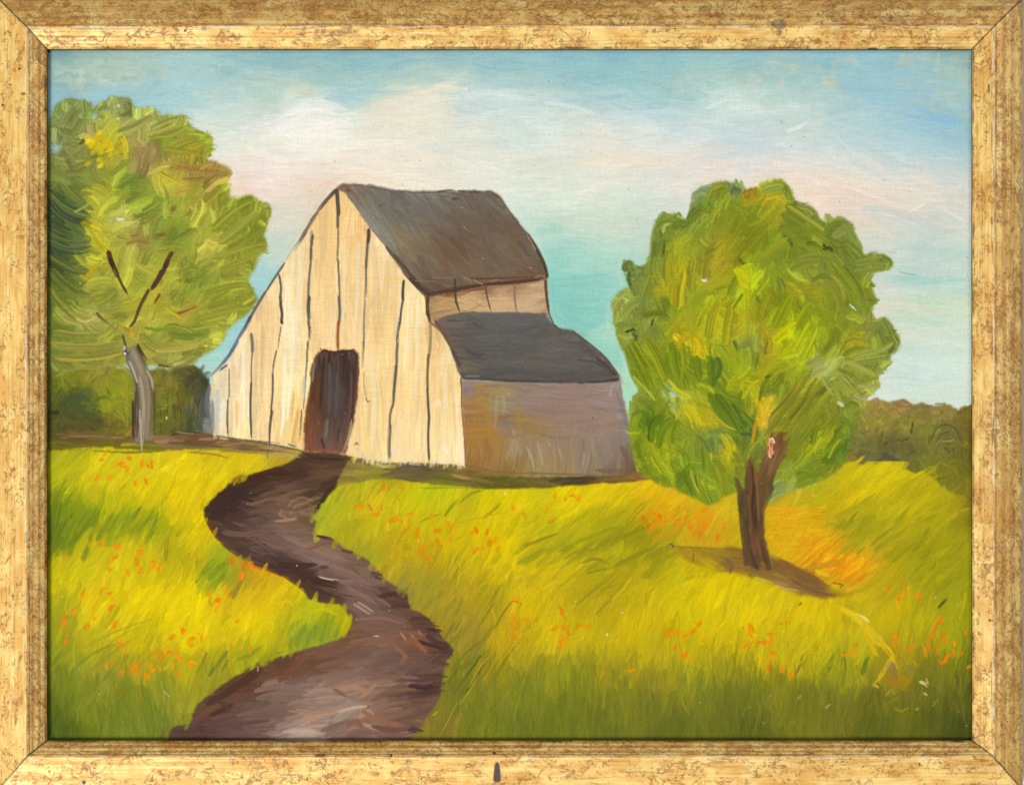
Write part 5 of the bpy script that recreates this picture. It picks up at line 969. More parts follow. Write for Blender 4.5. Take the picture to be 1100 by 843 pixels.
def comma(t, w, c, c2=None, lab='ltree', **kw):
    d = dict(alpha=.92, hgt=.9, dry=.14, enddry=.42, pick=.12, sp=1.35, var=.18, taper=(.06, .14), groove=1.4); d.update(kw)
    if lab in ('ltree', 'rtree') and c[1] <= c[0] * .85 and c[0] > 110 and w > 6: d.update(alpha=.6, dry=.34, enddry=.6, hgt=.5, var=.25)
    if lab in ('ltree', 'rtree') and c[1] > c[0] * .8 and c[0] < 165:
        g = lambda q: None if q is None else (q[0] * (1.1 if lab == 'ltree' else 1.02) + 4, q[1] * 1.06 + 4, q[2] + (20 if lab == 'ltree' else 3))
        c, c2 = g(c), g(c2) or (c[0] * 1.12 + 5, c[1] * 1.12 + 5, c[2] * 1.05)
    p_ = np.array(P(t)); n_ = len(p_)
    if n_ > 2 and w > 6:                            # a wide brush cannot turn tightly: ease the bend
        k_ = np.linspace(0, 1, n_)[:, None]
        p_ = .5 * p_ + .5 * (p_[0] * (1 - k_) + p_[-1] * k_)
    stroke(p_, w, c, c2, lab=lab, **d)


for t, w, c, c2 in (('90,112 74,116 66,140', 18, (112, 122, 54), (96, 108, 42)), ('97,114 84,128 78,148', 17, (122, 130, 62), (104, 114, 44)), ('72,148 84,138 92,122', 8, (110, 122, 48), (90, 102, 36)), ('66,140 78,148 88,140', 10, (116, 124, 54), (98, 108, 40)),
                    ('103,120 120,110 140,110', 13, (112, 122, 54), (132, 138, 74)), ('138,110 142,118 134,124 128,124', 6, (110, 120, 50), (90, 100, 40)), ('110,140 118,128 126,126', 9, (160, 164, 50), (146, 150, 50)),
                    ('130,142 146,130 168,121', 18, (152, 152, 72), (122, 132, 52)), ('128,142 146,138 160,130 168,124', 9, (142, 142, 60), (110, 120, 46)), ('164,144 182,132 205,130', 18, (146, 148, 56), (110, 122, 36)), ('160,146 180,140 196,134 202,134', 10, (138, 140, 46), (116, 126, 34)),
                    ('164,150 190,152 202,144 206,136', 12, (112, 126, 26), (130, 136, 34)), ('184,160 204,150 226,148', 16, (116, 126, 28), (146, 140, 30)), ('196,164 212,160 222,154 226,148', 9, (128, 132, 26), (168, 152, 24)), ('176,160 190,162 204,164 216,166', 9, (112, 122, 24), (140, 138, 30)),
                    ('96,166 108,170 116,160', 9, (106, 116, 30), (92, 104, 28)), ('60,176 74,166 86,158 92,152', 9, (116, 122, 44), (100, 110, 36)), ('90,150 86,156', 5, (60, 66, 24), None), ('74,190 80,178 92,172 104,178', 10, (120, 122, 46), (98, 110, 34)), ('72,186 86,190 98,182 102,174', 9, (106, 116, 36), (90, 104, 30)),
                    ('156,176 166,166 174,156', 12, (134, 106, 58), (146, 124, 62)), ('144,160 158,158 168,166', 10, (142, 118, 60), (124, 104, 46)), ('176,178 196,184 220,196', 8, (122, 92, 46), (146, 104, 54)), ('190,178 214,182 246,184', 8, (132, 98, 46), (160, 116, 56)), ('196,192 216,194 232,190 246,182', 9, (136, 104, 48), (116, 88, 42)),
                    ('222,206 234,196 244,190', 6, (196, 164, 84), (160, 140, 50)), ('224,216 236,206 242,196', 9, (126, 130, 26), (150, 140, 30)), ('160,186 176,178 182,178', 6, (206, 188, 80), (180, 164, 50)), ('172,186 184,192 196,198', 6, (196, 178, 50), (160, 150, 34)), ('188,208 200,202 208,206', 6, (204, 170, 66), (180, 150, 40)), ('200,218 210,214 220,222', 6, (196, 174, 66), (166, 156, 44)),
                    ('52,205 62,222 80,232 96,232', 13, (56, 74, 28), (84, 98, 32)), ('54,216 64,234 78,242 96,240', 12, (50, 64, 30), (82, 94, 34)), ('66,198 76,212 90,222 100,226', 8, (86, 100, 30), (112, 116, 34)), ('52,248 64,258 80,262 96,258', 12, (52, 66, 30), (84, 96, 34)), ('52,260 66,272 82,274 98,266', 12, (46, 60, 32), (80, 92, 32)), ('54,275 68,288 84,296 96,290', 11, (66, 78, 26), (98, 104, 30)), ('54,290 64,306 82,320 96,318', 11, (82, 92, 22), (112, 116, 30)), ('52,310 62,330 78,344 94,344', 10, (92, 100, 20), (122, 122, 34)),
                    ('80,228 92,222 98,216', 3, (140, 146, 60), None),
                    ('128,200 140,196 148,186', 8, (90, 116, 24), (112, 128, 30)), ('136,218 150,212 156,204', 8, (118, 128, 30), (98, 114, 26)), ('152,240 168,234 174,222', 9, (92, 108, 24), (126, 132, 40)), ('154,228 166,222 172,216', 7, (118, 128, 28), (104, 118, 26)), ('188,258 202,252 210,244', 8, (110, 124, 26), (94, 110, 22)), ('214,244 218,234 224,228', 6, (118, 130, 30), (136, 140, 36)), ('118,188 130,180 138,172', 8, (134, 140, 36), (118, 128, 32)),
                    ('120,240 130,234 142,238', 6, (206, 200, 124), (180, 170, 80)), ('126,236 134,236', 4, (230, 226, 190), None), ('88,240 100,240 108,250', 7, (182, 166, 30), (160, 152, 30)), ('100,254 108,266 116,272', 7, (192, 178, 24), (170, 160, 28)), ('98,242 110,248', 4, (222, 204, 30), None),
                    ('230,246 246,228 258,220 270,216', 12, (128, 132, 26), (110, 120, 22)), ('236,260 256,246 272,232 284,222', 13, (112, 122, 22), (136, 138, 40)), ('260,230 268,218 274,214 282,226', 10, (100, 112, 18), (124, 124, 22)), ('244,268 262,262 276,250 286,240', 11, (122, 128, 24), (104, 114, 20)), ('230,276 250,272 268,266 286,262', 10, (134, 134, 34), (112, 120, 22)), ('236,290 252,284 268,282 278,270', 10, (118, 124, 24), (140, 136, 36)), ('242,300 256,296 266,288 274,280', 8, (112, 118, 24), (138, 136, 40)),
                    ('222,260 228,268 234,262', 9, (206, 188, 84), (176, 164, 50)), ('196,292 208,288 216,292', 5, (92, 112, 24), (116, 126, 30)), ('200,302 212,300 222,300', 6, (84, 104, 22), (120, 128, 30)), ('204,282 214,290', 5, (100, 116, 26), None),
                    ('222,316 240,308 256,304 268,306', 9, (140, 138, 34), (116, 124, 24)), ('224,330 244,322 262,316 276,320', 9, (128, 130, 26), (108, 116, 20)), ('214,344 236,336 254,332 272,330', 9, (136, 136, 34), (116, 122, 24)), ('206,352 224,350 244,346 254,340', 8, (112, 122, 24), (142, 142, 40)), ('178,352 194,350 206,358', 8, (104, 118, 20), (128, 132, 32)), ('182,358 200,364 222,360', 9, (110, 122, 24), (92, 108, 20)), ('156,352 170,354 186,352', 4, (100, 120, 26), None), ('168,376 190,378 214,372 232,366', 9, (148, 142, 48), (124, 126, 34)), ('164,384 180,392 196,388 210,380', 6, (108, 112, 30), (140, 134, 44)), ('170,392 182,394', 3, (60, 60, 34), None), ('186,392 200,388 208,382', 3, (206, 196, 140), None),
                    ('56,370 78,376 104,376 128,368', 11, (112, 114, 32), (138, 132, 42)), ('60,384 84,388 110,386 132,378', 9, (118, 118, 32), (138, 132, 40)), ('60,356 84,362 110,358', 8, (112, 118, 32), (132, 132, 38)), ('82,342 92,346 104,340', 5, (200, 186, 116), (170, 156, 80)), ('96,336 104,332', 4, (180, 168, 90), None), ('178,330 190,338 198,342', 5, (190, 160, 30), (170, 150, 34)), ('190,336 200,334 214,328', 2.2, (136, 76, 40), None), ('132,352 142,358 148,362', 6, (196, 150, 40), (150, 130, 40)),
                    ('136,262 150,258 160,262', 5, (126, 96, 46), (138, 124, 46)), ('140,254 150,252', 3, (130, 96, 56), None), ('184,226 190,222', 5, (128, 100, 40), None), ('168,254 178,252', 4, (120, 84, 42), None), ('200,232 206,224', 3, (130, 110, 36), None), ('148,284 170,296 186,300', 6, (152, 148, 38), None), ('92,300 100,290 108,280', 6, (186, 166, 30), (160, 146, 30)), ('86,296 96,302', 5, (150, 140, 30), None)):
    comma(t, w, c, c2)
def edge_dabs(mask, fld, n, lab, cx, cy, ymax):
    rim = np.clip((mask > .5).astype(np.float32) - (blur(mask, 3) > .86), 0, 1)
    for x, y in scatter(rim, n):
        if y > ymax or x < 54: continue
        a = math.atan2(y - cy, x - cx) + rng.randn() * .7; L = 4 + 7 * rng.rand(); px, py = -math.sin(a), math.cos(a)
        k = rng.choice([-1, 1]) * L * .5
        f = .80 + .36 * rng.rand(); c = np.clip(np.asarray(fld(x, y)) * f, 0, 255)
        stroke([(x - math.cos(a) * L, y - math.sin(a) * L), (x + px * k * .5, y + py * k * .5), (x + math.cos(a) * (2 + 3 * rng.rand()) + px * k, y + math.sin(a) * (2 + 3 * rng.rand()) + py * k)],
               5 + 5 * rng.rand(), c, np.clip(c * 1.18 + 6, 0, 255), alpha=.92, lab=lab, hgt=1.1, dry=.16, enddry=.5, pick=.1, sp=1.3, var=.18, taper=(.05, .1), groove=1.5)


edge_dabs(ltp, LT, 110, 'ltree', 140, 300, 380)
for k in range(70):                                     # buttery yellow dabs on the upper crown
    x = 108 + rng.randn() * 13; y = 158 + rng.randn() * 9
    if not (92 < x < 136 and 142 < y < 184): continue
    stroke([(x - 2, y + 2), (x + 3, y - 2)], 3 + 3 * rng.rand(), jit((210, 186, 22), .07), alpha=.7, hgt=1.1, dry=.2, lab='ltree')
for t, w, c in (('116,270 118,280 122,288', 6, (78, 48, 30)), ('118,278 123,290 127,298', 5.5, (66, 38, 26)), ('125,292 131,306 137,316', 3, (84, 58, 32)), ('185,271 180,280 176,288', 4.5, (84, 58, 36)), ('181,280 174,296 163,311', 6, (72, 44, 32)), ('174,290 168,302 162,312', 4, (86, 60, 44)), ('160,311 152,326 147,338', 4, (78, 52, 32)), ('149,332 145,344 139,352', 3, (86, 64, 40)), ('104,336 110,343 117,349', 3, (100, 86, 46)), ('117,348 126,355', 1.4, (130, 120, 50)), ('132,360 134,368 136,376', 2.6, (84, 72, 48)), ('172,316 168,322 166,326', 3, (120, 80, 30)), ('176,316 168,332 162,348', 1.6, (150, 128, 34)), ('192,338 204,332 212,329', 1.8, (140, 80, 46)), ('136,316 140,322 144,326', 1.6, (150, 140, 40)), ('140,356 144,360', 5, (206, 150, 40))):
    comma(t, w * 1.2, c, lab='ltrunk' if c[0] < 110 else 'ltree', sp=1.3, pick=0, enddry=.25)
ltt = poly_mask(P('132,372 140,374 146,370 150,380 157,392 162,402 165,412 164,430 163,450 164,472 142,476 142,450 144,430 144,414 140,400 136,388'), .8, 1, 75)
fill(ltt, (128, 116, 92), 'ltrunk')
for t, w, c in (('134,374 140,392 147,410', 4, (110, 100, 84)), ('142,376 150,394 156,410', 5, (156, 142, 118)), ('147,372 154,386 160,400', 4.5, (92, 78, 48)), ('148,370 152,378 158,388', 4, (60, 42, 30)), ('144,400 148,430 147,470', 4, (84, 72, 52)), ('150,404 154,430 153,476', 4, (168, 152, 128)), ('154,400 160,420 158,470', 4, (140, 122, 98)), ('160,406 163,430 161,468', 3, (112, 94, 70)), ('158,398 163,408 164,418', 3, (168, 152, 130)), ('143,430 143,455 142,476', 3, (58, 44, 34)), ('146,420 145,450 144,474', 3, (72, 58, 44)), ('163,416 165,440 164,472', 2, (104, 86, 52)), ('133,374 136,380 140,378', 3, (70, 66, 70)), ('150,440 151,460 153,486', 2.4, (176, 164, 148)), ('139,388 144,400 148,412', 2.4, (188, 176, 160)), ('166,420 166,440 165,470', 3, (80, 78, 34)), ('134,372 133,376', 3, (190, 190, 190))):
    comma(t, w, c, lab='ltrunk', hgt=.6, sp=1.2, var=.08)
comma('134,379 135,381', 2.4, (240, 240, 242), lab='ltrunk', pick=0)

# ---- right tree ------------------------------------------------------------------------------------
RT = Field('''770,205,118,120,38 752,208,140,150,130 745,216,120,124,60 790,202,110,120,70 805,206,150,120,24 830,202,136,138,50 845,202,130,134,46 825,213,192,152,16 835,212,170,140,20 820,225,130,128,30 760,222,106,116,30 750,232,110,118,34 775,215,130,130,30 720,240,120,128,46 712,246,110,116,42 735,245,112,120,40 800,230,116,116,22 785,240,120,120,22 850,225,112,116,28 870,235,116,116,32 868,226,112,112,44 895,245,118,124,48 905,250,126,128,60 860,245,120,118,30 830,240,150,134,24 845,250,110,116,30
725,260,158,146,30 715,270,110,116,38 700,275,108,114,40 705,258,108,114,42 740,260,128,128,30 760,260,130,122,30 775,262,150,128,26 790,260,130,124,22 775,275,160,134,24 770,290,160,136,28 755,280,130,122,30 730,290,170,146,20 725,300,150,136,24 710,297,160,140,34 710,310,176,150,20 700,300,110,114,40 682,285,96,104,50 678,295,120,124,60 680,310,122,126,58 670,325,150,146,64 665,330,132,132,60 690,320,130,130,50 685,335,120,124,50 660,350,120,124,50
800,265,122,118,20 815,255,126,122,24 830,262,130,130,26 845,265,124,126,30 850,280,110,114,26 855,255,106,112,28 870,265,112,112,28 885,270,98,100,26 900,265,112,112,28 915,265,110,116,34 880,255,116,118,30 865,280,130,128,44 880,290,128,128,46 895,282,110,112,34 920,275,110,114,40 935,280,118,122,48 950,282,112,116,44 930,290,130,132,56
840,290,132,132,36 830,285,120,124,34 798,292,200,198,14 805,305,190,188,14 800,320,172,172,18 790,305,140,136,24 815,300,148,148,22 825,300,130,132,26 870,305,146,134,24 855,310,150,132,24 880,312,150,134,24 890,305,130,126,30 900,310,112,114,26 910,320,124,126,28 925,300,118,122,24 930,325,112,116,34 915,300,116,120,24 845,325,128,130,14 860,320,124,126,20 825,320,124,118,16 830,335,124,128,12
770,335,176,152,18 775,320,150,142,20 755,330,140,140,24 765,350,170,150,22 790,350,170,152,20 795,345,180,156,20 810,345,150,136,26 800,365,124,124,56 805,375,130,126,60 820,355,160,138,24 825,370,180,150,20 845,360,192,190,6 855,355,180,182,6 840,370,180,176,12 870,355,150,152,12 865,370,160,160,14 875,340,134,138,16 900,350,124,124,26 890,365,140,136,24 910,370,150,140,26 920,365,164,146,24 925,375,140,134,30 935,365,124,124,42 945,372,118,122,48 950,358,106,110,44 930,350,130,120,50 960,368,112,116,42 940,385,128,128,50 955,385,122,126,46
730,325,130,130,26 710,330,120,126,36 715,345,150,142,24 725,352,170,148,20 735,345,150,140,22 700,350,120,124,40 690,350,130,132,50 695,345,160,156,80 690,370,128,130,28 680,370,124,128,50 675,385,124,128,40 695,390,112,118,18 705,375,130,126,20 720,375,112,120,22 735,365,190,156,16 748,375,200,168,16 740,380,100,114,20 725,390,104,116,20 750,390,130,128,18 765,385,78,94,22 775,395,84,98,30 765,410,110,118,24 755,400,120,122,24 690,400,120,124,20 705,405,136,134,18 700,420,126,126,22 685,420,132,134,50 680,430,126,130,40
800,390,130,132,24 810,380,120,120,40 790,380,150,148,18 780,375,168,160,18 790,400,166,162,16 800,410,170,156,16 820,395,160,138,20 830,390,164,144,18 845,385,160,158,18 835,405,130,128,24 825,415,112,116,26 880,390,156,152,90 875,398,150,146,86 865,385,170,166,30 890,400,150,150,60 860,410,140,132,24 850,420,110,108,32 870,420,124,112,28 880,415,112,104,28 895,415,132,130,44 900,425,150,148,60 910,400,124,120,42 905,385,134,132,40 925,395,140,138,50 920,415,156,150,56 935,405,134,130,44 940,410,150,146,64
760,425,150,146,18 770,430,100,112,22 780,435,86,102,22 795,440,92,108,22 800,450,80,96,28 790,455,90,102,28 805,465,92,106,40 775,445,120,124,22 740,440,196,160,20 735,430,170,150,20 755,450,186,152,24 750,440,170,150,20 730,420,150,150,40 722,424,150,160,120 710,435,130,130,28 700,440,96,112,18 695,455,84,102,18 710,455,112,120,20 725,455,130,130,24 740,455,130,130,28 745,470,118,122,44 730,470,120,124,34 760,465,112,120,44 765,475,100,116,66 685,460,120,122,20 690,480,130,130,22 680,475,112,116,20 705,475,152,150,16 715,485,160,156,18 725,480,130,132,22 700,495,150,150,24 690,495,112,118,20 712,505,170,166,24 705,515,104,112,22
815,440,206,164,22 820,450,222,166,24 825,445,206,150,50 830,460,150,140,40 840,455,130,130,34 850,450,136,134,30 860,445,120,118,28 845,440,124,122,26 870,440,124,118,28 880,435,120,112,28 890,445,124,116,30 900,445,124,118,34 915,435,130,124,46 905,460,106,112,30 920,450,104,112,30 870,460,120,124,18 880,470,140,138,14 885,460,120,122,20 895,470,96,110,20 900,480,76,96,20 890,488,92,106,20 880,485,130,130,20 910,470,92,106,26 908,490,90,104,24
785,480,190,160,18 775,485,180,150,20 780,495,130,130,24 765,495,126,128,24 755,490,120,122,26 745,490,110,118,26 740,500,112,120,22 745,510,140,146,30 755,515,150,148,24 740,520,110,118,24 750,530,104,114,22 760,530,120,124,24 735,505,90,106,22 730,515,104,112,24 720,515,112,116,24 775,510,130,130,28 785,510,140,140,30 780,525,120,122,26 765,540,112,118,26 795,500,120,118,30 800,480,112,118,30 810,475,120,120,36 805,490,100,90,40
835,475,120,100,34 850,480,120,122,28 860,485,130,128,24 855,495,128,128,28 840,495,124,120,30 870,500,110,118,26 860,512,96,110,22 865,518,104,116,24 850,510,126,126,24 845,518,134,132,56 835,525,150,150,90 830,532,140,144,70 880,505,130,130,26 885,512,150,140,22''', r=6, pw=2.4, mul=(.97, 1.06, 1.0), add=(5, 6, 5))
rtp = poly_mask(P('744,214 747,206 755,202 764,199 773,196 785,197 793,198 797,204 806,203 816,202 822,197 829,194 837,193 844,196 847,202 849,208 852,213 854,219 864,220 872,222 876,226 878,231 881,236 886,240 888,238 890,238 895,236 903,234 910,237 915,245 918,254 922,262 925,269 927,276 933,274 938,273 948,274 956,277 958,286 948,290 938,292 933,297 931,302 936,308 940,323 936,330 933,336 938,342 942,352 945,343 950,342 954,344 958,352 962,358 966,367 963,376 956,381 955,386 953,392 946,398 942,404 944,411 945,416 934,424 925,431 924,441 918,450 914,456 911,480 907,497 896,508 884,513 866,522 845,529 834,533 828,539 815,534 800,530 790,527 775,534 768,540 762,542 750,535 737,529 720,523 706,519 696,512 686,503 682,490 678,473 676,455 678,437 682,428 688,419 680,404 676,391 668,376 664,362 659,345 658,328 662,318 668,312 676,312 678,308 674,300 674,292 671,288 670,284 674,281 678,281 682,286 690,288 696,283 699,279 700,268 701,256 703,248 704,241 707,236 711,232 720,231 729,233 735,238 739,242 740,234 742,226'), 1, 1.6, 81)
fill(rtp, RT, 'rtree')
fill(rtp, (186, 176, 20), None, .25)
rt_soft = np.clip(blur(rtp, 2) * 1.6, 0, 1).astype(np.float32)


def rt_ang(x, y):
    if y > 360 and x < 790: return -62 + (x - 720) * .25
    if x > 820 and y > 380: return 48
    if x > 850: return -35 - (y - 250) * .35
    return 70 + 25 * math.sin(x * .06 + y * .05)


brush_in(rtp, RT, 850, 26, 16, rt_ang, 'rtree', jv=.06, alpha=.8, hgt=.8, pick=.15, aj=22, curve=.2, clip=rt_soft, sp=1.25, dry=.25, var=.11, taper=(.04, .1))
brush_in(rtp, RT, 800, 19, 10, rt_ang, 'rtree', jv=.09, alpha=.65, hgt=.8, pick=.15, aj=26, curve=.22, clip=rt_soft, sp=1.25, dry=.3, var=.13, taper=(.04, .1))
brush_in(rtp, RT, 260, 17, 1.6, rt_ang, 'rtree', jv=.13, alpha=.55, hgt=.8, pick=0, aj=22, curve=.35, clip=rt_soft)
dabs(rtp, RT, 240, 'rtree', rt_ang, rt_soft)


edge_dabs(rtp, RT, 150, 'rtree', 800, 390, 512)
# dry yellow showing through the weave
for cx, cy, rx, ry, n, c in ((725, 262, 9, 10, 26, (184, 156, 20)), (710, 312, 8, 7, 26, (200, 166, 20)), (732, 292, 8, 14, 30, (190, 160, 20)), (770, 288, 12, 9, 34, (186, 146, 24)), (775, 262, 12, 10, 24, (164, 134, 24)), (768, 335, 12, 14, 40, (196, 168, 14)), (793, 352, 9, 10, 24, (204, 166, 20)), (748, 372, 9, 10, 30, (214, 178, 16)), (825, 368, 6, 12, 24, (206, 168, 20)), (862, 308, 14, 8, 34, (178, 148, 20)), (920, 368, 8, 8, 30, (196, 164, 30)), (742, 440, 12, 8, 34, (206, 166, 20)), (780, 486, 13, 9, 40, (214, 172, 16)), (820, 446, 6, 14, 30, (224, 168, 24)), (704, 345, 20, 8, 26, (160, 146, 30)), (830, 388, 18, 7, 24, (176, 148, 20)), (755, 455, 8, 10, 20, (196, 156, 20)), (826, 212, 8, 7, 26, (204, 160, 16)), (830, 236, 9, 6, 20, (180, 146, 20)), (690, 500, 10, 16, 24, (160, 152, 18)), (714, 300, 14, 5, 12, (190, 164, 40)), (740, 352, 30, 10, 26, (170, 150, 20))):
    for k in range(n * 2 // 3):
        x = cx + rx * .6 * rng.randn(); y = cy + ry * .6 * rng.randn(); v = rng.rand() < .6
        stroke([(x - (0 if v else 4), y - (4 if v else 0)), (x + (0 if v else 4), y + (4 if v else 0))], 4, jit((c[0] * .94, c[1] * 1.06, c[2] + 4), .06), alpha=.55, weave=.56, hgt=.6, lab='rtree', enddry=0, clip=rt_soft)


def rc(t, w, c, c2=None, **kw):
    comma(t, w, c, c2, lab='rtree', **kw)


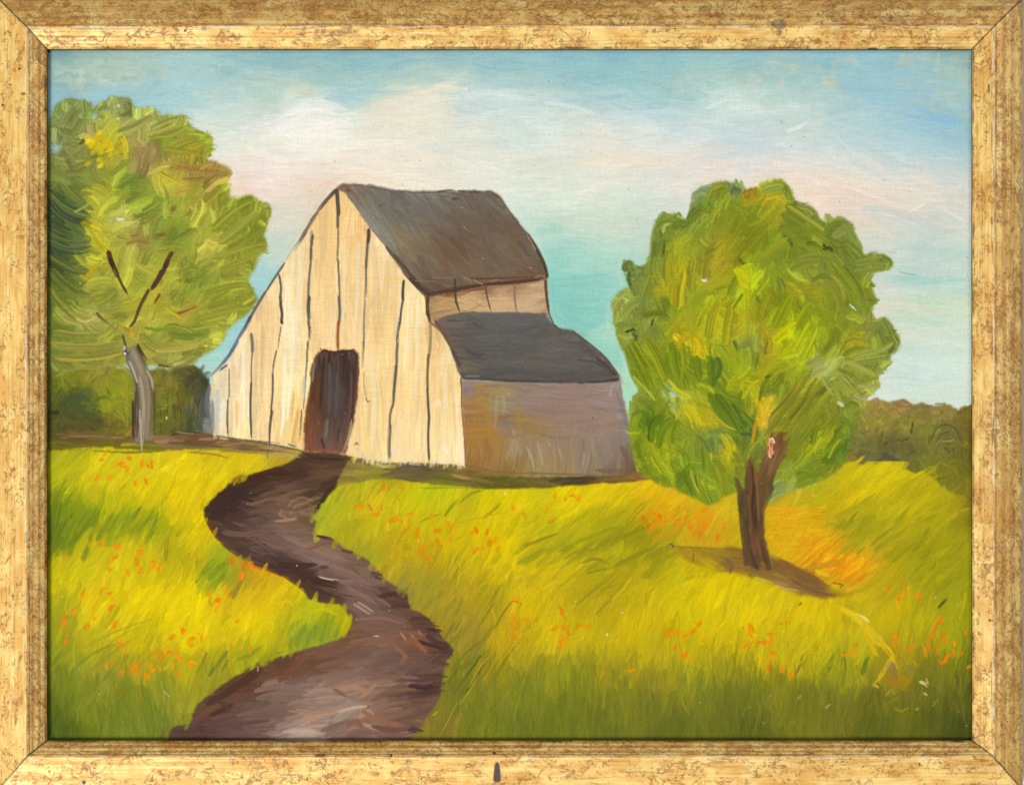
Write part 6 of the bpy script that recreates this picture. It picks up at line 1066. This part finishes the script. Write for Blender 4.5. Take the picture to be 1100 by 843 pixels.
for t, w, c, c2 in (('746,216 744,206 752,202 760,208', 9, (148, 160, 150), (116, 124, 70)), ('762,214 764,202 774,198 784,204', 12, (112, 118, 30), (160, 150, 40)), ('772,214 774,204 782,200', 9, (150, 140, 34), (108, 116, 30)), ('786,208 788,200 794,202 795,208', 7, (100, 108, 80), (80, 92, 50)), ('798,208 808,204 814,203', 5, (170, 120, 20), (130, 96, 24)), ('818,206 826,198 838,196 846,204', 12, (142, 146, 64), (122, 130, 44)), ('844,200 848,210 850,220', 9, (122, 126, 40), (100, 108, 34)), ('820,222 822,210 834,208 840,216', 12, (190, 148, 16), (140, 132, 24)),
                    ('742,238 742,226 750,220 758,226', 11, (106, 114, 34), (84, 94, 26)), ('752,240 754,228 760,220', 6, (166, 160, 60), (130, 130, 40)), ('764,240 766,228 774,222', 9, (120, 122, 28), (150, 142, 40)), ('706,246 708,236 718,233 726,240', 11, (134, 142, 58), (108, 118, 40)), ('724,246 726,236 734,240', 9, (112, 120, 36), (92, 104, 30)), ('712,250 714,242 720,240', 5, (166, 172, 80), (140, 146, 60)), ('703,260 704,270 702,284', 9, (98, 106, 40), (120, 124, 52)), ('712,276 713,264 714,254', 3.5, (64, 76, 32), None),
                    ('846,222 860,230 880,244 890,252', 14, (114, 118, 30), (146, 142, 56)), ('842,232 858,244 876,254 884,256', 11, (126, 128, 40), (104, 110, 26)), ('858,222 868,222 876,230', 8, (112, 112, 46), (134, 134, 64)), ('888,252 888,242 896,237 906,240', 11, (112, 120, 44), (92, 104, 34)), ('894,254 904,252 908,246', 9, (140, 136, 72), (120, 122, 52)), ('906,240 914,250 916,260', 8, (104, 112, 38), (126, 130, 56)),
                    ('912,262 920,268 926,276', 9, (112, 118, 40), (132, 134, 58)), ('920,284 936,278 948,278 956,280', 11, (114, 120, 44), (134, 138, 60)), ('948,276 956,280 956,286', 5, (92, 102, 34), None), ('918,292 934,290 950,288', 7, (122, 126, 48), (144, 146, 70)), ('898,288 912,296 924,310 926,330', 11, (112, 118, 24), (150, 146, 40)), ('906,286 920,296 930,312 930,332', 8, (124, 128, 40), (96, 104, 26)), ('886,300 898,306 906,322 904,336', 11, (112, 112, 30), (136, 132, 40)), ('892,296 902,306 908,324', 5, (168, 160, 60), (130, 130, 40)), ('930,310 936,318 938,328', 8, (150, 136, 40), (120, 116, 36)), ('934,336 936,346 930,352', 9, (138, 130, 60), (116, 114, 44)),
                    ('948,344 954,352 958,364', 8, (104, 108, 42), (128, 130, 58)), ('958,362 965,368 960,376', 7, (110, 116, 42), (134, 136, 60)), ('916,384 936,380 954,376 960,368', 7, (124, 128, 48), (148, 148, 72)), ('908,392 930,388 950,386 956,382', 8, (114, 120, 40), (150, 150, 76)), ('904,372 914,362 926,362 932,370', 7, (176, 154, 30), (128, 122, 36)), ('906,382 918,374 930,374', 6, (112, 112, 34), (160, 144, 36)), ('902,378 910,366 924,358', 3, (90, 96, 26), None), ('912,384 922,376', 2.4, (190, 170, 50), None),
                    ('888,254 898,260 912,262', 6, (92, 100, 26), (116, 118, 30)), ('884,268 890,266 896,270', 4, (56, 66, 24), None), ('866,262 876,262 886,266', 5, (90, 98, 24), None), ('842,254 850,260', 5, (76, 88, 28), None), ('860,278 880,272 900,282', 8, (130, 128, 50), (112, 114, 36)), ('850,290 866,280 880,280', 10, (130, 128, 48), (112, 116, 38)), ('872,302 884,296 894,300', 6, (104, 108, 34), (84, 92, 28)), ('836,300 842,308 840,316', 8, (80, 94, 40), (100, 108, 40)), ('826,310 832,320 840,328', 8, (130, 130, 16), (114, 118, 16)), ('818,286 826,276 834,272', 9, (128, 130, 32), (112, 118, 26)), ('804,266 816,252 824,244', 12, (128, 126, 24), (112, 114, 20)), ('820,276 832,264 846,256', 12, (134, 134, 30), (118, 122, 28)), ('786,250 790,236 800,226', 13, (116, 116, 20), (130, 124, 24)), ('790,286 798,270 806,262', 11, (122, 118, 18), (136, 130, 24)),
                    ('794,278 798,284 802,282', 4, (76, 88, 26), None), ('790,290 800,288 806,296 802,308', 11, (204, 204, 12), (184, 186, 16)), ('794,294 796,306 804,314', 10, (196, 196, 14), (176, 176, 16)), ('800,310 804,322 802,334', 7, (180, 182, 14), (160, 164, 16)), ('798,300 802,306', 3, (150, 146, 20), None), ('808,320 818,308 826,296', 9, (150, 152, 20), (136, 138, 20)), ('768,310 782,304 792,308', 7, (150, 150, 20), (134, 134, 22)), ('786,334 792,324 798,316', 4, (90, 102, 20), None), ('812,318 820,330 826,344', 4, (104, 108, 20), (84, 92, 20)),
                    ('816,344 818,328 826,316', 10, (130, 124, 14), (150, 136, 20)), ('834,350 842,332 850,318', 13, (128, 132, 12), (112, 118, 12)), ('856,352 864,336 872,326', 13, (140, 142, 14), (124, 128, 16)), ('832,366 842,356 852,352', 13, (196, 194, 4), (182, 182, 8)), ('840,380 850,370 858,360', 10, (186, 184, 6), (168, 170, 10)), ('852,378 862,360 870,346', 8, (160, 162, 12), (140, 140, 16)), ('862,386 872,368 878,352', 7, (140, 140, 16), (170, 168, 20)), ('848,350 856,346', 3, (210, 210, 10), None), ('866,392 876,384 888,388', 8, (170, 166, 100), (148, 144, 80)), ('872,404 880,396 890,394', 7, (160, 156, 96), (140, 136, 70)),
                    ('672,292 670,286 676,282 682,284', 5, (72, 84, 44), (100, 108, 50)), ('680,312 676,302 676,292', 5, (60, 72, 44), (84, 92, 50)), ('682,316 682,300 688,292 696,300', 12, (116, 122, 50), (96, 104, 40)), ('690,320 694,306 698,296', 9, (112, 118, 44), (134, 136, 56)), ('660,334 662,322 670,314 678,318', 9, (132, 134, 62), (152, 150, 76)), ('668,340 676,330 686,324', 10, (124, 128, 54), (146, 146, 72)), ('664,350 674,346 684,350', 9, (134, 136, 60), (112, 118, 46)), ('672,357 680,354 684,356', 3.4, (40, 50, 30), None), ('680,358 684,362 682,366', 4, (60, 70, 36), None), ('664,360 672,364 680,362', 6, (150, 150, 74), (126, 130, 50)), ('694,356 702,348 710,346', 6, (168, 162, 90), (140, 138, 60)), ('690,340 698,330 704,326', 9, (112, 118, 46), (132, 132, 50)),
                    ('692,340 700,332 714,334 720,344', 8, (116, 122, 34), (92, 100, 24)), ('700,350 702,342', 3, (60, 70, 28), None), ('716,300 714,282 720,270', 13, (112, 118, 36), (150, 140, 30)), ('728,330 728,308 734,290', 14, (128, 124, 20), (176, 154, 24)), ('742,310 742,290 746,276', 11, (114, 114, 26), (140, 128, 28)), ('758,300 758,286 764,276', 10, (150, 132, 26), (122, 116, 28)), ('722,326 722,312 726,300', 9, (160, 142, 22), (124, 120, 22)),
                    ('762,364 764,340 772,322', 13, (160, 146, 18), (128, 126, 20)), ('780,370 782,346 786,330', 12, (132, 128, 18), (168, 150, 20)), ('748,350 752,336 762,324', 11, (134, 136, 22), (150, 146, 22)), ('788,360 796,346 804,342', 8, (184, 156, 18), (150, 136, 24)), ('796,372 804,364 810,372', 9, (120, 122, 56), (138, 132, 64)), ('788,366 794,378', 5, (80, 94, 24), (100, 110, 26)), ('820,384 826,368 820,352', 5, (190, 156, 20), (120, 116, 24)), ('822,380 824,364', 4, (100, 104, 24), None),
                    ('728,372 742,362 752,366 756,378', 5, (206, 172, 14), (170, 150, 16)), ('748,384 752,372 746,362', 5, (206, 170, 16), None), ('734,360 730,366 728,376', 4, (196, 164, 16), None),
                    ('676,372 682,388 692,402 700,418', 14, (118, 124, 20), (98, 108, 14)), ('680,368 690,384 698,396 702,412', 11, (108, 116, 18), (150, 146, 24)), ('694,366 704,378 712,396 714,408', 13, (104, 112, 18), (142, 140, 20)), ('724,378 722,392 728,408 738,418', 17, (98, 112, 16), (126, 130, 20)), ('734,372 740,382 740,398 734,410', 14, (92, 106, 16), (130, 130, 20)), ('748,384 748,396 752,406', 10, (104, 114, 18), (84, 98, 18)), ('764,388 764,402 766,416', 10, (76, 92, 20), (98, 110, 20)), ('770,384 774,394 770,408', 6, (70, 86, 40), (60, 78, 24)), ('744,410 752,418 760,424', 4, (84, 96, 20), (150, 144, 30)),
                    ('762,424 768,440 780,456 796,466', 10, (86, 104, 20), (112, 122, 26)), ('770,424 780,434 790,448 800,470', 9, (72, 90, 22), (104, 116, 26)), ('786,434 794,444 800,458', 10, (88, 106, 22), (70, 86, 24)), ('796,444 804,452 810,462', 9, (80, 96, 26), (104, 116, 30)), ('768,446 778,456 790,462', 3, (170, 164, 40), None), ('796,466 806,466 812,474', 5, (88, 104, 60), (70, 86, 40)),
                    ('718,408 730,420 742,426', 4, (190, 182, 40), (150, 146, 26)), ('712,412 720,420 728,428', 5, (140, 160, 130), (120, 130, 60)), ('720,422 726,426', 4, (170, 190, 180), None), ('680,404 690,414 704,430', 3, (160, 160, 60), None), ('680,428 686,424 694,420', 8, (134, 138, 52), (112, 120, 30)),
                    ('700,474 696,458 702,448 712,446', 9, (86, 106, 18), (64, 84, 16)), ('708,480 706,464 712,452 724,450', 9, (106, 120, 20), (84, 102, 18)), ('722,476 720,462 728,452', 8, (120, 126, 22), (96, 110, 20)), ('698,476 702,496 716,510', 7, (180, 174, 24), (126, 130, 20)), ('710,484 714,498 724,508', 6, (110, 120, 20), (176, 170, 30)), ('716,470 720,488 722,502', 4, (112, 120, 20), (160, 156, 24)), ('690,500 700,512 710,516', 6, (104, 112, 22), None), ('684,474 686,490 696,506', 8, (116, 120, 22), (100, 108, 20)),
                    ('736,506 740,520 746,532', 6, (98, 112, 22), (76, 92, 20)), ('742,504 746,518 752,530', 4, (176, 176, 44), (130, 136, 30)), ('750,508 752,520 758,530', 4, (176, 172, 36), (120, 126, 26)), ('746,510 750,524', 3, (80, 96, 22), None), ('756,512 760,530 764,540', 6, (100, 112, 24), (130, 134, 30)), ('728,508 736,516 744,528', 5, (92, 104, 22), None), ('754,480 756,496 756,508', 4, (92, 108, 24), None),
                    ('766,468 770,478 768,486', 8, (98, 116, 70), (112, 122, 40)), ('746,468 742,484 746,496', 8, (116, 122, 40), (104, 114, 28)), ('770,500 776,512 776,526', 9, (130, 130, 26), (112, 118, 26)), ('788,470 796,478 800,490', 9, (116, 122, 28), (98, 108, 30)),
                    ('818,424 820,412 826,406', 5, (74, 90, 24), (100, 110, 24)), ('816,430 818,416', 3, (84, 96, 20), None), ('822,406 830,402', 4, (70, 86, 24), None), ('798,428 806,414 816,408', 7, (160, 150, 16), (176, 164, 20)), ('782,420 784,408 792,404', 7, (170, 166, 16), (150, 150, 18)), ('826,460 842,434 856,416 866,404', 14, (118, 112, 30), (146, 138, 34)), ('842,462 856,440 872,420 878,408', 14, (112, 108, 28), (142, 134, 36)), ('856,470 872,446 886,426 896,416', 13, (116, 114, 26), (136, 132, 36)), ('828,446 844,430 856,412', 4, (92, 90, 24), None), ('848,450 864,430 872,412', 4, (96, 88, 26), None), ('866,484 884,458 898,440', 9, (150, 146, 20), (116, 118, 22)), ('848,490 862,470 876,454', 9, (128, 130, 26), (112, 116, 26)),
                    ('872,476 874,464 878,456', 8, (84, 102, 20), (104, 114, 22)), ('884,496 896,486 910,472', 8, (76, 98, 20), (94, 110, 20)), ('890,498 902,492 908,486', 7, (70, 92, 18), (92, 106, 22)), ('894,476 902,462 908,450', 7, (92, 108, 22), (116, 122, 28)), ('882,482 892,466 898,456', 4, (184, 180, 20), (150, 150, 22)), ('890,492 896,480 904,470', 3, (168, 170, 24), None), ('868,490 876,480', 4, (174, 170, 20), None),
                    ('852,508 862,504 872,508', 8, (92, 110, 22), (112, 122, 24)), ('858,518 868,514 876,512', 7, (90, 106, 24), (128, 130, 26)), ('846,516 852,508 846,502', 6, (126, 128, 28), (140, 138, 40)), ('832,524 842,518 850,518', 8, (142, 142, 84), (126, 130, 60)), ('828,536 836,530 844,528', 5, (150, 154, 110), (120, 130, 70)), ('824,512 832,506 842,504', 5, (176, 172, 40), (130, 130, 36)), ('870,512 884,506 894,500', 8, (126, 126, 26), (104, 114, 24)), ('826,520 834,514 844,510', 4, (140, 140, 30), None),
                    ('884,406 890,416 896,424', 8, (156, 152, 76), (130, 128, 44)), ('896,410 902,426 906,436', 8, (120, 116, 38), (146, 142, 60)), ('906,404 916,414 924,424', 8, (160, 154, 66), (120, 116, 40)), ('912,390 926,396 940,404', 8, (128, 126, 42), (154, 150, 66)), ('922,414 934,416 944,414', 6, (168, 164, 96), (140, 136, 60)), ('918,424 926,428 936,420', 5, (180, 174, 110), (150, 144, 70)), ('900,396 914,402 920,410', 6, (106, 100, 36), None), ('908,438 916,430 922,436', 8, (96, 106, 28), (120, 122, 34)), ('900,440 892,452 880,462', 8, (122, 114, 30), (106, 104, 28)), ('900,432 906,436', 5, (190, 186, 150), None), ('886,378 896,366 900,352', 9, (126, 124, 26), (112, 112, 24)), ('880,350 890,340 898,338', 8, (124, 128, 22), (142, 140, 24))):
    rc(t, w, c, c2)
comma('808,476 810,464 812,452', 4, (206, 150, 24), (180, 130, 20), lab='rtree'); comma('816,462 818,446 822,436', 7, (222, 166, 24), (206, 150, 40), lab='rtree', dry=.15); comma('824,460 826,446', 4, (210, 160, 90), lab='rtree')
for t, w, c in (('760,300 757,302', 4, (180, 200, 180)), ('754,301 759,302', 3, (220, 230, 220)), ('722,424 725,426', 3, (196, 206, 206)), ('905,436 906,434', 4, (200, 196, 170)), ('916,330 917,331', 2.6, (240, 244, 244)), ('884,263 889,267', 3.4, (46, 56, 22)), ('850,260 852,268', 3, (70, 84, 30))):
    comma(t, w, c, lab='rtree', pick=0)
# trunk of the right tree
RTR = Field('800,520,96,74,46 797,540,84,66,40 800,570,86,70,42 805,600,92,70,46 806,505,112,74,40 808,530,110,72,46 812,560,84,60,38 815,590,120,74,50 817,520,104,74,40 820,540,112,86,48 818,570,96,72,44 824,600,84,66,44 828,520,86,72,40 826,505,120,86,50 832,490,124,90,60 840,475,118,78,40 846,470,122,86,42', r=5)
rtt = poly_mask(P('789,512 792,514 796,523 799,527 801,510 803,495 806,490 808,498 811,506 815,509 818,500 822,488 826,474 828,464 836,464 849,465 846,478 842,490 836,502 831,514 831,524 826,534 821,545 820,560 821,575 825,590 829,611 825,612 822,604 818,600 815,612 808,610 804,606 800,607 799,590 796,570 793,543 792,526'), .7, 1, 91)
fill(rtt, RTR, 'rtrunk')
brush_in(rtt, RTR, 120, 26, 3, lambda x, y: 86 if y > 520 else (72 if x > 815 else 95), 'rtrunk', jv=.1, alpha=.65, hgt=.7, aj=6, clip=rtt, curve=.05)
for t, w, c in (('789,514 794,526 795,540', 4, (84, 80, 46)), ('793,528 795,560 800,604', 3, (64, 52, 34)), ('797,535 800,565 806,596', 5, (92, 76, 44)), ('801,525 800,545 803,560', 7, (88, 76, 44)), ('806,494 804,512 803,530', 4, (116, 76, 40)), ('808,500 809,530 808,560', 4, (66, 42, 32)), ('810,520 812,555 812,575', 4, (58, 40, 30)), ('812,508 814,530 815,560', 4, (126, 92, 60)), ('804,530 806,560 808,590', 4, (112, 72, 50)), ('806,590 810,604 814,612', 4, (52, 44, 32)), ('813,575 816,590 820,598', 5, (136, 78, 54)), ('816,578 820,595 825,611', 4, (60, 52, 38)), ('818,510 820,540 818,570', 5, (118, 88, 52)), ('824,500 824,520 820,545', 4, (94, 74, 44)), ('831,523 826,536 821,550', 3, (76, 72, 44)), ('830,510 828,526 822,540', 4, (84, 78, 44)), ('840,466 836,478 830,492', 3.0, (104, 54, 26)), ('848,466 842,484 832,502', 4.5, (124, 88, 46)), ('844,468 838,486 828,504', 2, (108, 66, 34)), ('830,468 826,484 820,500', 5, (150, 110, 70)), ('836,480 830,498 824,512', 4, (134, 104, 66)), ('822,490 816,504 812,514', 4, (112, 84, 48)), ('798,590 800,604 802,608', 2.6, (84, 60, 40)), ('806,560 806,575', 3, (128, 74, 58)), ('805,530 801,527', 3, (60, 44, 34)), ('830,606 828,600 826,596', 3, (150, 120, 50)), ('800,556 806,590 812,610', 2.4, (60, 50, 34)), ('811,566 808,540 810,524', 2.4, (52, 36, 28)), ('807,488 805,484', 2, (110, 90, 46))):
    comma(t, w, c, lab='rtrunk', sp=1.2, hgt=.7, pick=.25, alpha=.62, edge=.7)
for t, w, c in (('827,474 828,484 828,489', 8, (216, 152, 112)), ('826,472 830,471 832,476', 3, (226, 184, 156)), ('831,478 831,486', 2.4, (150, 70, 44)), ('828,476 829,482', 1.8, (130, 70, 50)), ('826,488 828,492', 3, (226, 176, 140)), ('830,488 832,484', 2, (200, 130, 100)), ('825,478 825,486', 2, (176, 104, 70))):
    comma(t, w, c, lab='rtrunk', pick=0, sp=1.1)
for t, w, c in (('842,472 850,464 856,456', 6, (122, 124, 34)), ('848,478 856,468 864,460', 6, (110, 116, 28)), ('832,468 836,460 842,454', 5, (132, 130, 36)), ('824,476 826,466 830,458', 4, (150, 140, 34)), ('846,490 852,482 858,476', 5, (118, 124, 28)), ('802,500 800,490 798,482', 4, (110, 118, 30)), ('836,508 842,500 850,496', 5, (118, 126, 30))):
    comma(t, w, c, lab='rtree', alpha=.75, dry=.25)

# ---- flowers ---------------------------------------------------------------------------------------
FL = '''110,493 115,486 129,500 136,501 139,493 137,507 152,498 161,501 157,515 119,511 100,515 145,520 134,498 163,497 104,514
68,594 125,586 152,586 150,592 119,599 127,596 150,601 145,603 164,601 165,608 119,611 136,613 150,613 171,610 95,586 108,584
218,598 249,603 269,607 262,616 225,635 244,630 232,641 237,647 231,651 241,634 246,640 228,646
90,638 109,636 118,638 120,652 102,653 101,665 93,671 81,658 69,670 72,688 123,671 128,689 134,700 138,690 120,709 131,725 142,721 147,713 158,724 162,712 167,702 171,718 178,692 178,702 173,704 185,717 190,722 187,702 197,675 204,690 207,686 216,685 216,703 203,713 208,710 268,699 254,666 68,662 72,680 131,692 116,716 193,708 185,684 212,700 118,654 180,698 164,718 199,679 147,720 144,716
399,544 410,545 388,543 422,559 432,559 439,558 433,565 440,566 465,555 448,573 471,568 484,563 485,581 470,582 467,569 486,566 509,572 513,568 522,571 523,581 527,584 532,580 512,593 516,591 533,588 453,588 448,574 442,553 426,556 404,551 413,521 440,521 431,521 452,594 462,600
598,530 609,535 616,533 620,535 586,548 593,560 563,553 551,545 602,659 607,672 596,675 604,688 611,685 621,674 629,673 566,665 555,645 552,673 555,683 553,666 601,654 606,664 602,694 625,671 612,680 649,724 680,719
697,550 690,556 704,553 712,540 706,546 716,554 722,552 728,548 735,560 741,565 748,556 756,562 760,566 764,558 752,570 745,574 730,558 724,562 714,562 699,560 709,556 720,546 736,550 758,548 770,578 776,566 738,580 701,566 694,564 687,558
718,675 725,680 736,682 745,676 751,671 748,678 757,685 728,692 734,703 742,707 806,673 807,680 829,682 816,689 822,690 803,692 821,666 842,669 831,701 828,706 812,686 826,688 718,683 810,676
953,632 969,638 973,634 966,642 988,639 992,643 985,638 1010,661 1005,674 996,689 991,702 986,712 977,698 980,694 962,684 960,688 1014,684 1005,697 1025,689 1024,700 1034,701 1010,711 1016,707 1041,713 1038,679 826,683 823,690 831,702 828,715 825,718 839,720 853,722 850,726 913,701 919,692 842,671 1001,682 1008,666 1022,702 994,696 1012,690 908,702 834,708'''
for t in FL.split():
    x, y = (float(v) for v in t.split(','))
    for k in range(1 + (rng.rand() < .55)):
        xx, yy = x + rng.randn() * 1.2, y + rng.randn() * 1.2
        L = 2.2 + 2.6 * rng.rand(); a = math.radians(78 + rng.randn() * 30) if rng.rand() < .8 else math.radians(20)
        stroke([(xx - L * math.cos(a), yy + L * math.sin(a)), (xx + L * math.cos(a), yy - L * math.sin(a))], 3.6 + 2.6 * rng.rand(), jit((232, 124, 2), .06), jit((220, 146, 6), .06), alpha=.55 + .35 * rng.rand(), hgt=.5, dry=.14, enddry=.4, edge=.7, lab='flowers', sp=1.3)
for k in range(46):                                     # rubbed orange left of the trunk
    x, y = 696 + 72 * rng.rand(), 548 + 30 * rng.rand()
    stroke([(x - 3, y + 4), (x + 2, y - 5)], 4.5, jit((226, 136, 8), .06), alpha=.45, hgt=.4, dry=.3, weave=.4, lab='flowers' if rng.rand() < .3 else 'meadow')
for t, w, c in (('1018,676 1006,694 990,704', 4, (196, 118, 24)), ('1012,662 1004,676 1000,686', 4, (200, 112, 28)), ('666,624 672,618', 3, (190, 150, 20)), ('592,700 598,694 600,688', 3, (236, 180, 40)), ('596,700 594,704', 3, (240, 196, 60)), ('550,670 554,690 556,700', 5, (206, 140, 20)), ('560,640 556,655 552,680', 5, (200, 150, 24)), ('450,590 458,600 462,606', 8, (190, 134, 24)), ('434,585 442,592', 8, (176, 140, 24))):
    gs(t, w, c, alpha=.5, lab='flowers' if c[1] < 130 else 'meadow')

# ---- tiny chips and dust of white on the paint -----------------------------------------------------
for t, w in (('236,70 235,74', 2.6), ('127,113 129,118', 5), ('126,128 130,127', 3.6), ('179,448 179,452', 4.2), ('86,304 87,306', 2.6), ('67,640 67.5,641', 3), ('308,633 309,633', 3), ('319,607 320,608', 2.8), ('798,144 798,148', 3), ('975,111 977,112', 2.8), ('502,203 504,204', 4), ('543,529 543,533', 4), ('668,658 670,656', 2), ('652,680 653,685', 4), ('563,714 564,715', 2.6), ('405,683 406,683', 2.6), ('418,656 419,656', 2), ('405,682 406,683', 2), ('230,470 230,472', 2.6), ('72,657 73,658', 1.8), ('915,59 917,60', 2.2), ('163,106 164,108', 1.6), ('300,212 301,212', 1.4), ('179,745 180,746', 2.4), ('669,658 670,658', 1.6), ('914,329 917,331', 2.8), ('720,586 722,587', 2.4), ('277,718 277,719', 1.6), ('362,532 363,532', 1.4), ('266,541 266,542', 1.8)):
    q = P(t); q[1] = (q[0][0] + (q[1][0] - q[0][0]) * .5, q[0][1] + (q[1][1] - q[0][1]) * .5)
    stroke(q, w * .7, (224, 224, 208), alpha=.7, hgt=.6, enddry=0, sp=1, lab=None)
for k in range(420):                                    # pin-prick dust and pits
    x, y = 52 + 990 * rng.rand(), 56 + 736 * rng.rand()
    c = (228, 226, 210) if rng.rand() < .55 else (70, 60, 44)
    stroke([(x, y), (x + .8, y + .4)], .9 + .5 * rng.rand(), c, alpha=.25 + .4 * rng.rand(), hgt=.6, enddry=0, sp=1)
# thinner paint lets the weave read; yellowed varnish breaks the tone very slightly
thin = np.clip(1.0 - HGT * 1.8, 0, 1)
CAN *= (1 + 0.08 * thin * (WEAVE - 0.5) + 0.035 * (vnoise(H, Wd, 1.01, 800) - .5) + 0.05 * (YP < 440) * (vnoise(H, Wd, 1.01, 805, 1, 16) - .5) + 0.03 * (vnoise(H, Wd, 9, 806, 1, 1.01) - .5))[..., None]
CAN *= (1 + 0.035 * (vnoise(H, Wd, 60, 801, 3) - .5))[..., None]
CAN = np.clip(CAN, 0.012, 1)
# ---- the paint film as geometry --------------------------------------------------------------------
RELIEF = 0.50                               # units of height for a full brush load
Z = HGT * RELIEF + (WEAVE - 0.5) * 0.09 * (0.35 + 0.65 * thin) + (vnoise(H, Wd, 140, 900, 2) - 0.5) * 0.8
Z = (0.75 * Z + 0.25 * blur(Z, 1)).astype(np.float32)
NL = len(LABELS)
bestv = np.full((H, Wd), -1.0, dtype=np.float32); lab2 = np.zeros((H, Wd), dtype=np.int16)
for i in range(NL):
    m = blur((LAB == i).astype(np.float32), 1)
    up = m > bestv
    bestv[up] = m[up]; lab2[up] = i
c = CAN.astype(np.float64)
LINC = np.where(c <= 0.04045, c / 12.92, ((c + 0.055) / 1.055) ** 2.4) * PIGMENT
xs, ys, zs = W(XP.astype(np.float64), YP.astype(np.float64), Z.astype(np.float64))
VALL = np.stack([xs, ys, zs], -1).reshape(-1, 3)
gx = np.gradient(Z, axis=1) * S; gy = np.gradient(Z, axis=0) * S
NALL = np.stack([-gx, -np.ones_like(gx), gy], -1)
NALL /= np.linalg.norm(NALL, axis=-1, keepdims=True)
NALL = NALL.reshape(-1, 3)
CALL = np.concatenate([LINC, np.ones((H, Wd, 1))], -1).reshape(-1, 4).astype(np.float32)
idx = np.arange(H * Wd).reshape(H, Wd)
QUADS = np.stack([idx[:-1, :-1], idx[1:, :-1], idx[1:, 1:], idx[:-1, 1:]], -1).reshape(-1, 4)
FLAB = lab2[:-1, :-1].ravel()

pmat, nt, p = new_mat('oil_paint')
a = nd(nt, 'ShaderNodeAttribute', attribute_name='pigment')
tc = nd(nt, 'ShaderNodeTexCoord')
nz = nd(nt, 'ShaderNodeTexNoise'); nz.inputs['Scale'].default_value = 900; nz.inputs['Detail'].default_value = 3
nt.links.new(tc.outputs['Object'], nz.inputs['Vector'])
hs = nd(nt, 'ShaderNodeHueSaturation')
nt.links.new(a.outputs['Color'], hs.inputs['Color'])
nt.links.new(sstep(nt, nz.outputs[0], 0.3, 0.7, 0.97, 1.03), hs.inputs['Value'])
nt.links.new(hs.outputs[0], p.inputs['Base Color'])
nz2 = nd(nt, 'ShaderNodeTexNoise'); nz2.inputs['Scale'].default_value = 30; nz2.inputs['Detail'].default_value = 4
nt.links.new(tc.outputs['Object'], nz2.inputs['Vector'])
nt.links.new(sstep(nt, nz2.outputs[0], 0.3, 0.7, 0.32, 0.46), p.inputs['Roughness'])
p.inputs['Specular IOR Level'].default_value = 0.14

painting = bpy.data.objects.new('painting', None)
painting.location = W(550, OY + PH, 0)
COL.objects.link(painting)
tag(painting, 'oil painting of a pale barn and two trees, set inside the gilded frame', 'painting')
PLOC = np.array(painting.location)


def paint_part(name, labs, parent, label=None, kind=None):
    sel = np.isin(FLAB, [LI[l] for l in labs])
    q = QUADS[sel]
    u, inv = np.unique(q.ravel(), return_inverse=True)
    me = mesh_np(name, VALL[u] - PLOC, inv.reshape(-1, 4))
    ca = me.color_attributes.new('pigment', 'FLOAT_COLOR', 'POINT')
    ca.data.foreach_set('color', CALL[u].ravel())
    me.normals_split_custom_set_from_vertices(NALL[u].astype(np.float32))
    me.materials.append(pmat)
    o = bpy.data.objects.new(name, me)
    COL.objects.link(o)
    o.parent = parent
    tag(o, label, kind=kind)
    return o


bm_, nt, p = new_mat('hardboard')
nz = nd(nt, 'ShaderNodeTexNoise'); nz.inputs['Scale'].default_value = 300; nz.inputs['Detail'].default_value = 5
nt.links.new(mixc(nt, nz.outputs[0], (0.10, 0.06, 0.03), (0.2, 0.12, 0.07)), p.inputs['Base Color'])
p.inputs['Roughness'].default_value = 0.8
me = box_mesh('backing_board', OX, OX + PW, OY, OY + PH, -8, -1.2)
me.transform(__import__('mathutils').Matrix.Translation([-v for v in PLOC]))
bb = bpy.data.objects.new('backing_board', me); me.materials.append(bm_); COL.objects.link(bb); bb.parent = painting

paint_part('painted_sky', ['sky'], painting, 'blue sky with pale pinkish clouds')
paint_part('painted_hedge', ['hedge_l'], painting, 'dark olive hedge behind the left tree')
paint_part('painted_hedge', ['hedge_r'], painting, 'brownish olive hedge at the right edge')
mo = paint_part('painted_meadow', ['meadow'], painting, 'yellow-green meadow')
paint_part('painted_flowers', ['flowers'], mo, 'orange flower dabs', kind='stuff')
paint_part('painted_path', ['path'], painting, 'winding brown path')
bo = paint_part('painted_barn', ['wall'], painting, 'cream plank barn with dark roofs')
paint_part('roof', ['roof'], bo, 'tall brown-grey upper roof')
paint_part('roof', ['lowroof'], bo, 'dark grey lower lean-to roof')
paint_part('side_wall', ['shed'], bo, 'brown-mauve lean-to side wall')
paint_part('clerestory', ['clere'], bo, 'tan strip of wall between the two roofs')
paint_part('door', ['door'], bo, 'dark brown doorway')
t1 = paint_part('painted_tree', ['ltree'], painting, 'broad light green tree cut by the left frame')
paint_part('trunk', ['ltrunk'], t1, 'grey-brown trunk and branches')
t2 = paint_part('painted_tree', ['rtree'], painting, 'rounded thick-painted green tree on the right')
paint_part('trunk', ['rtrunk'], t2, 'forked dark brown trunk')
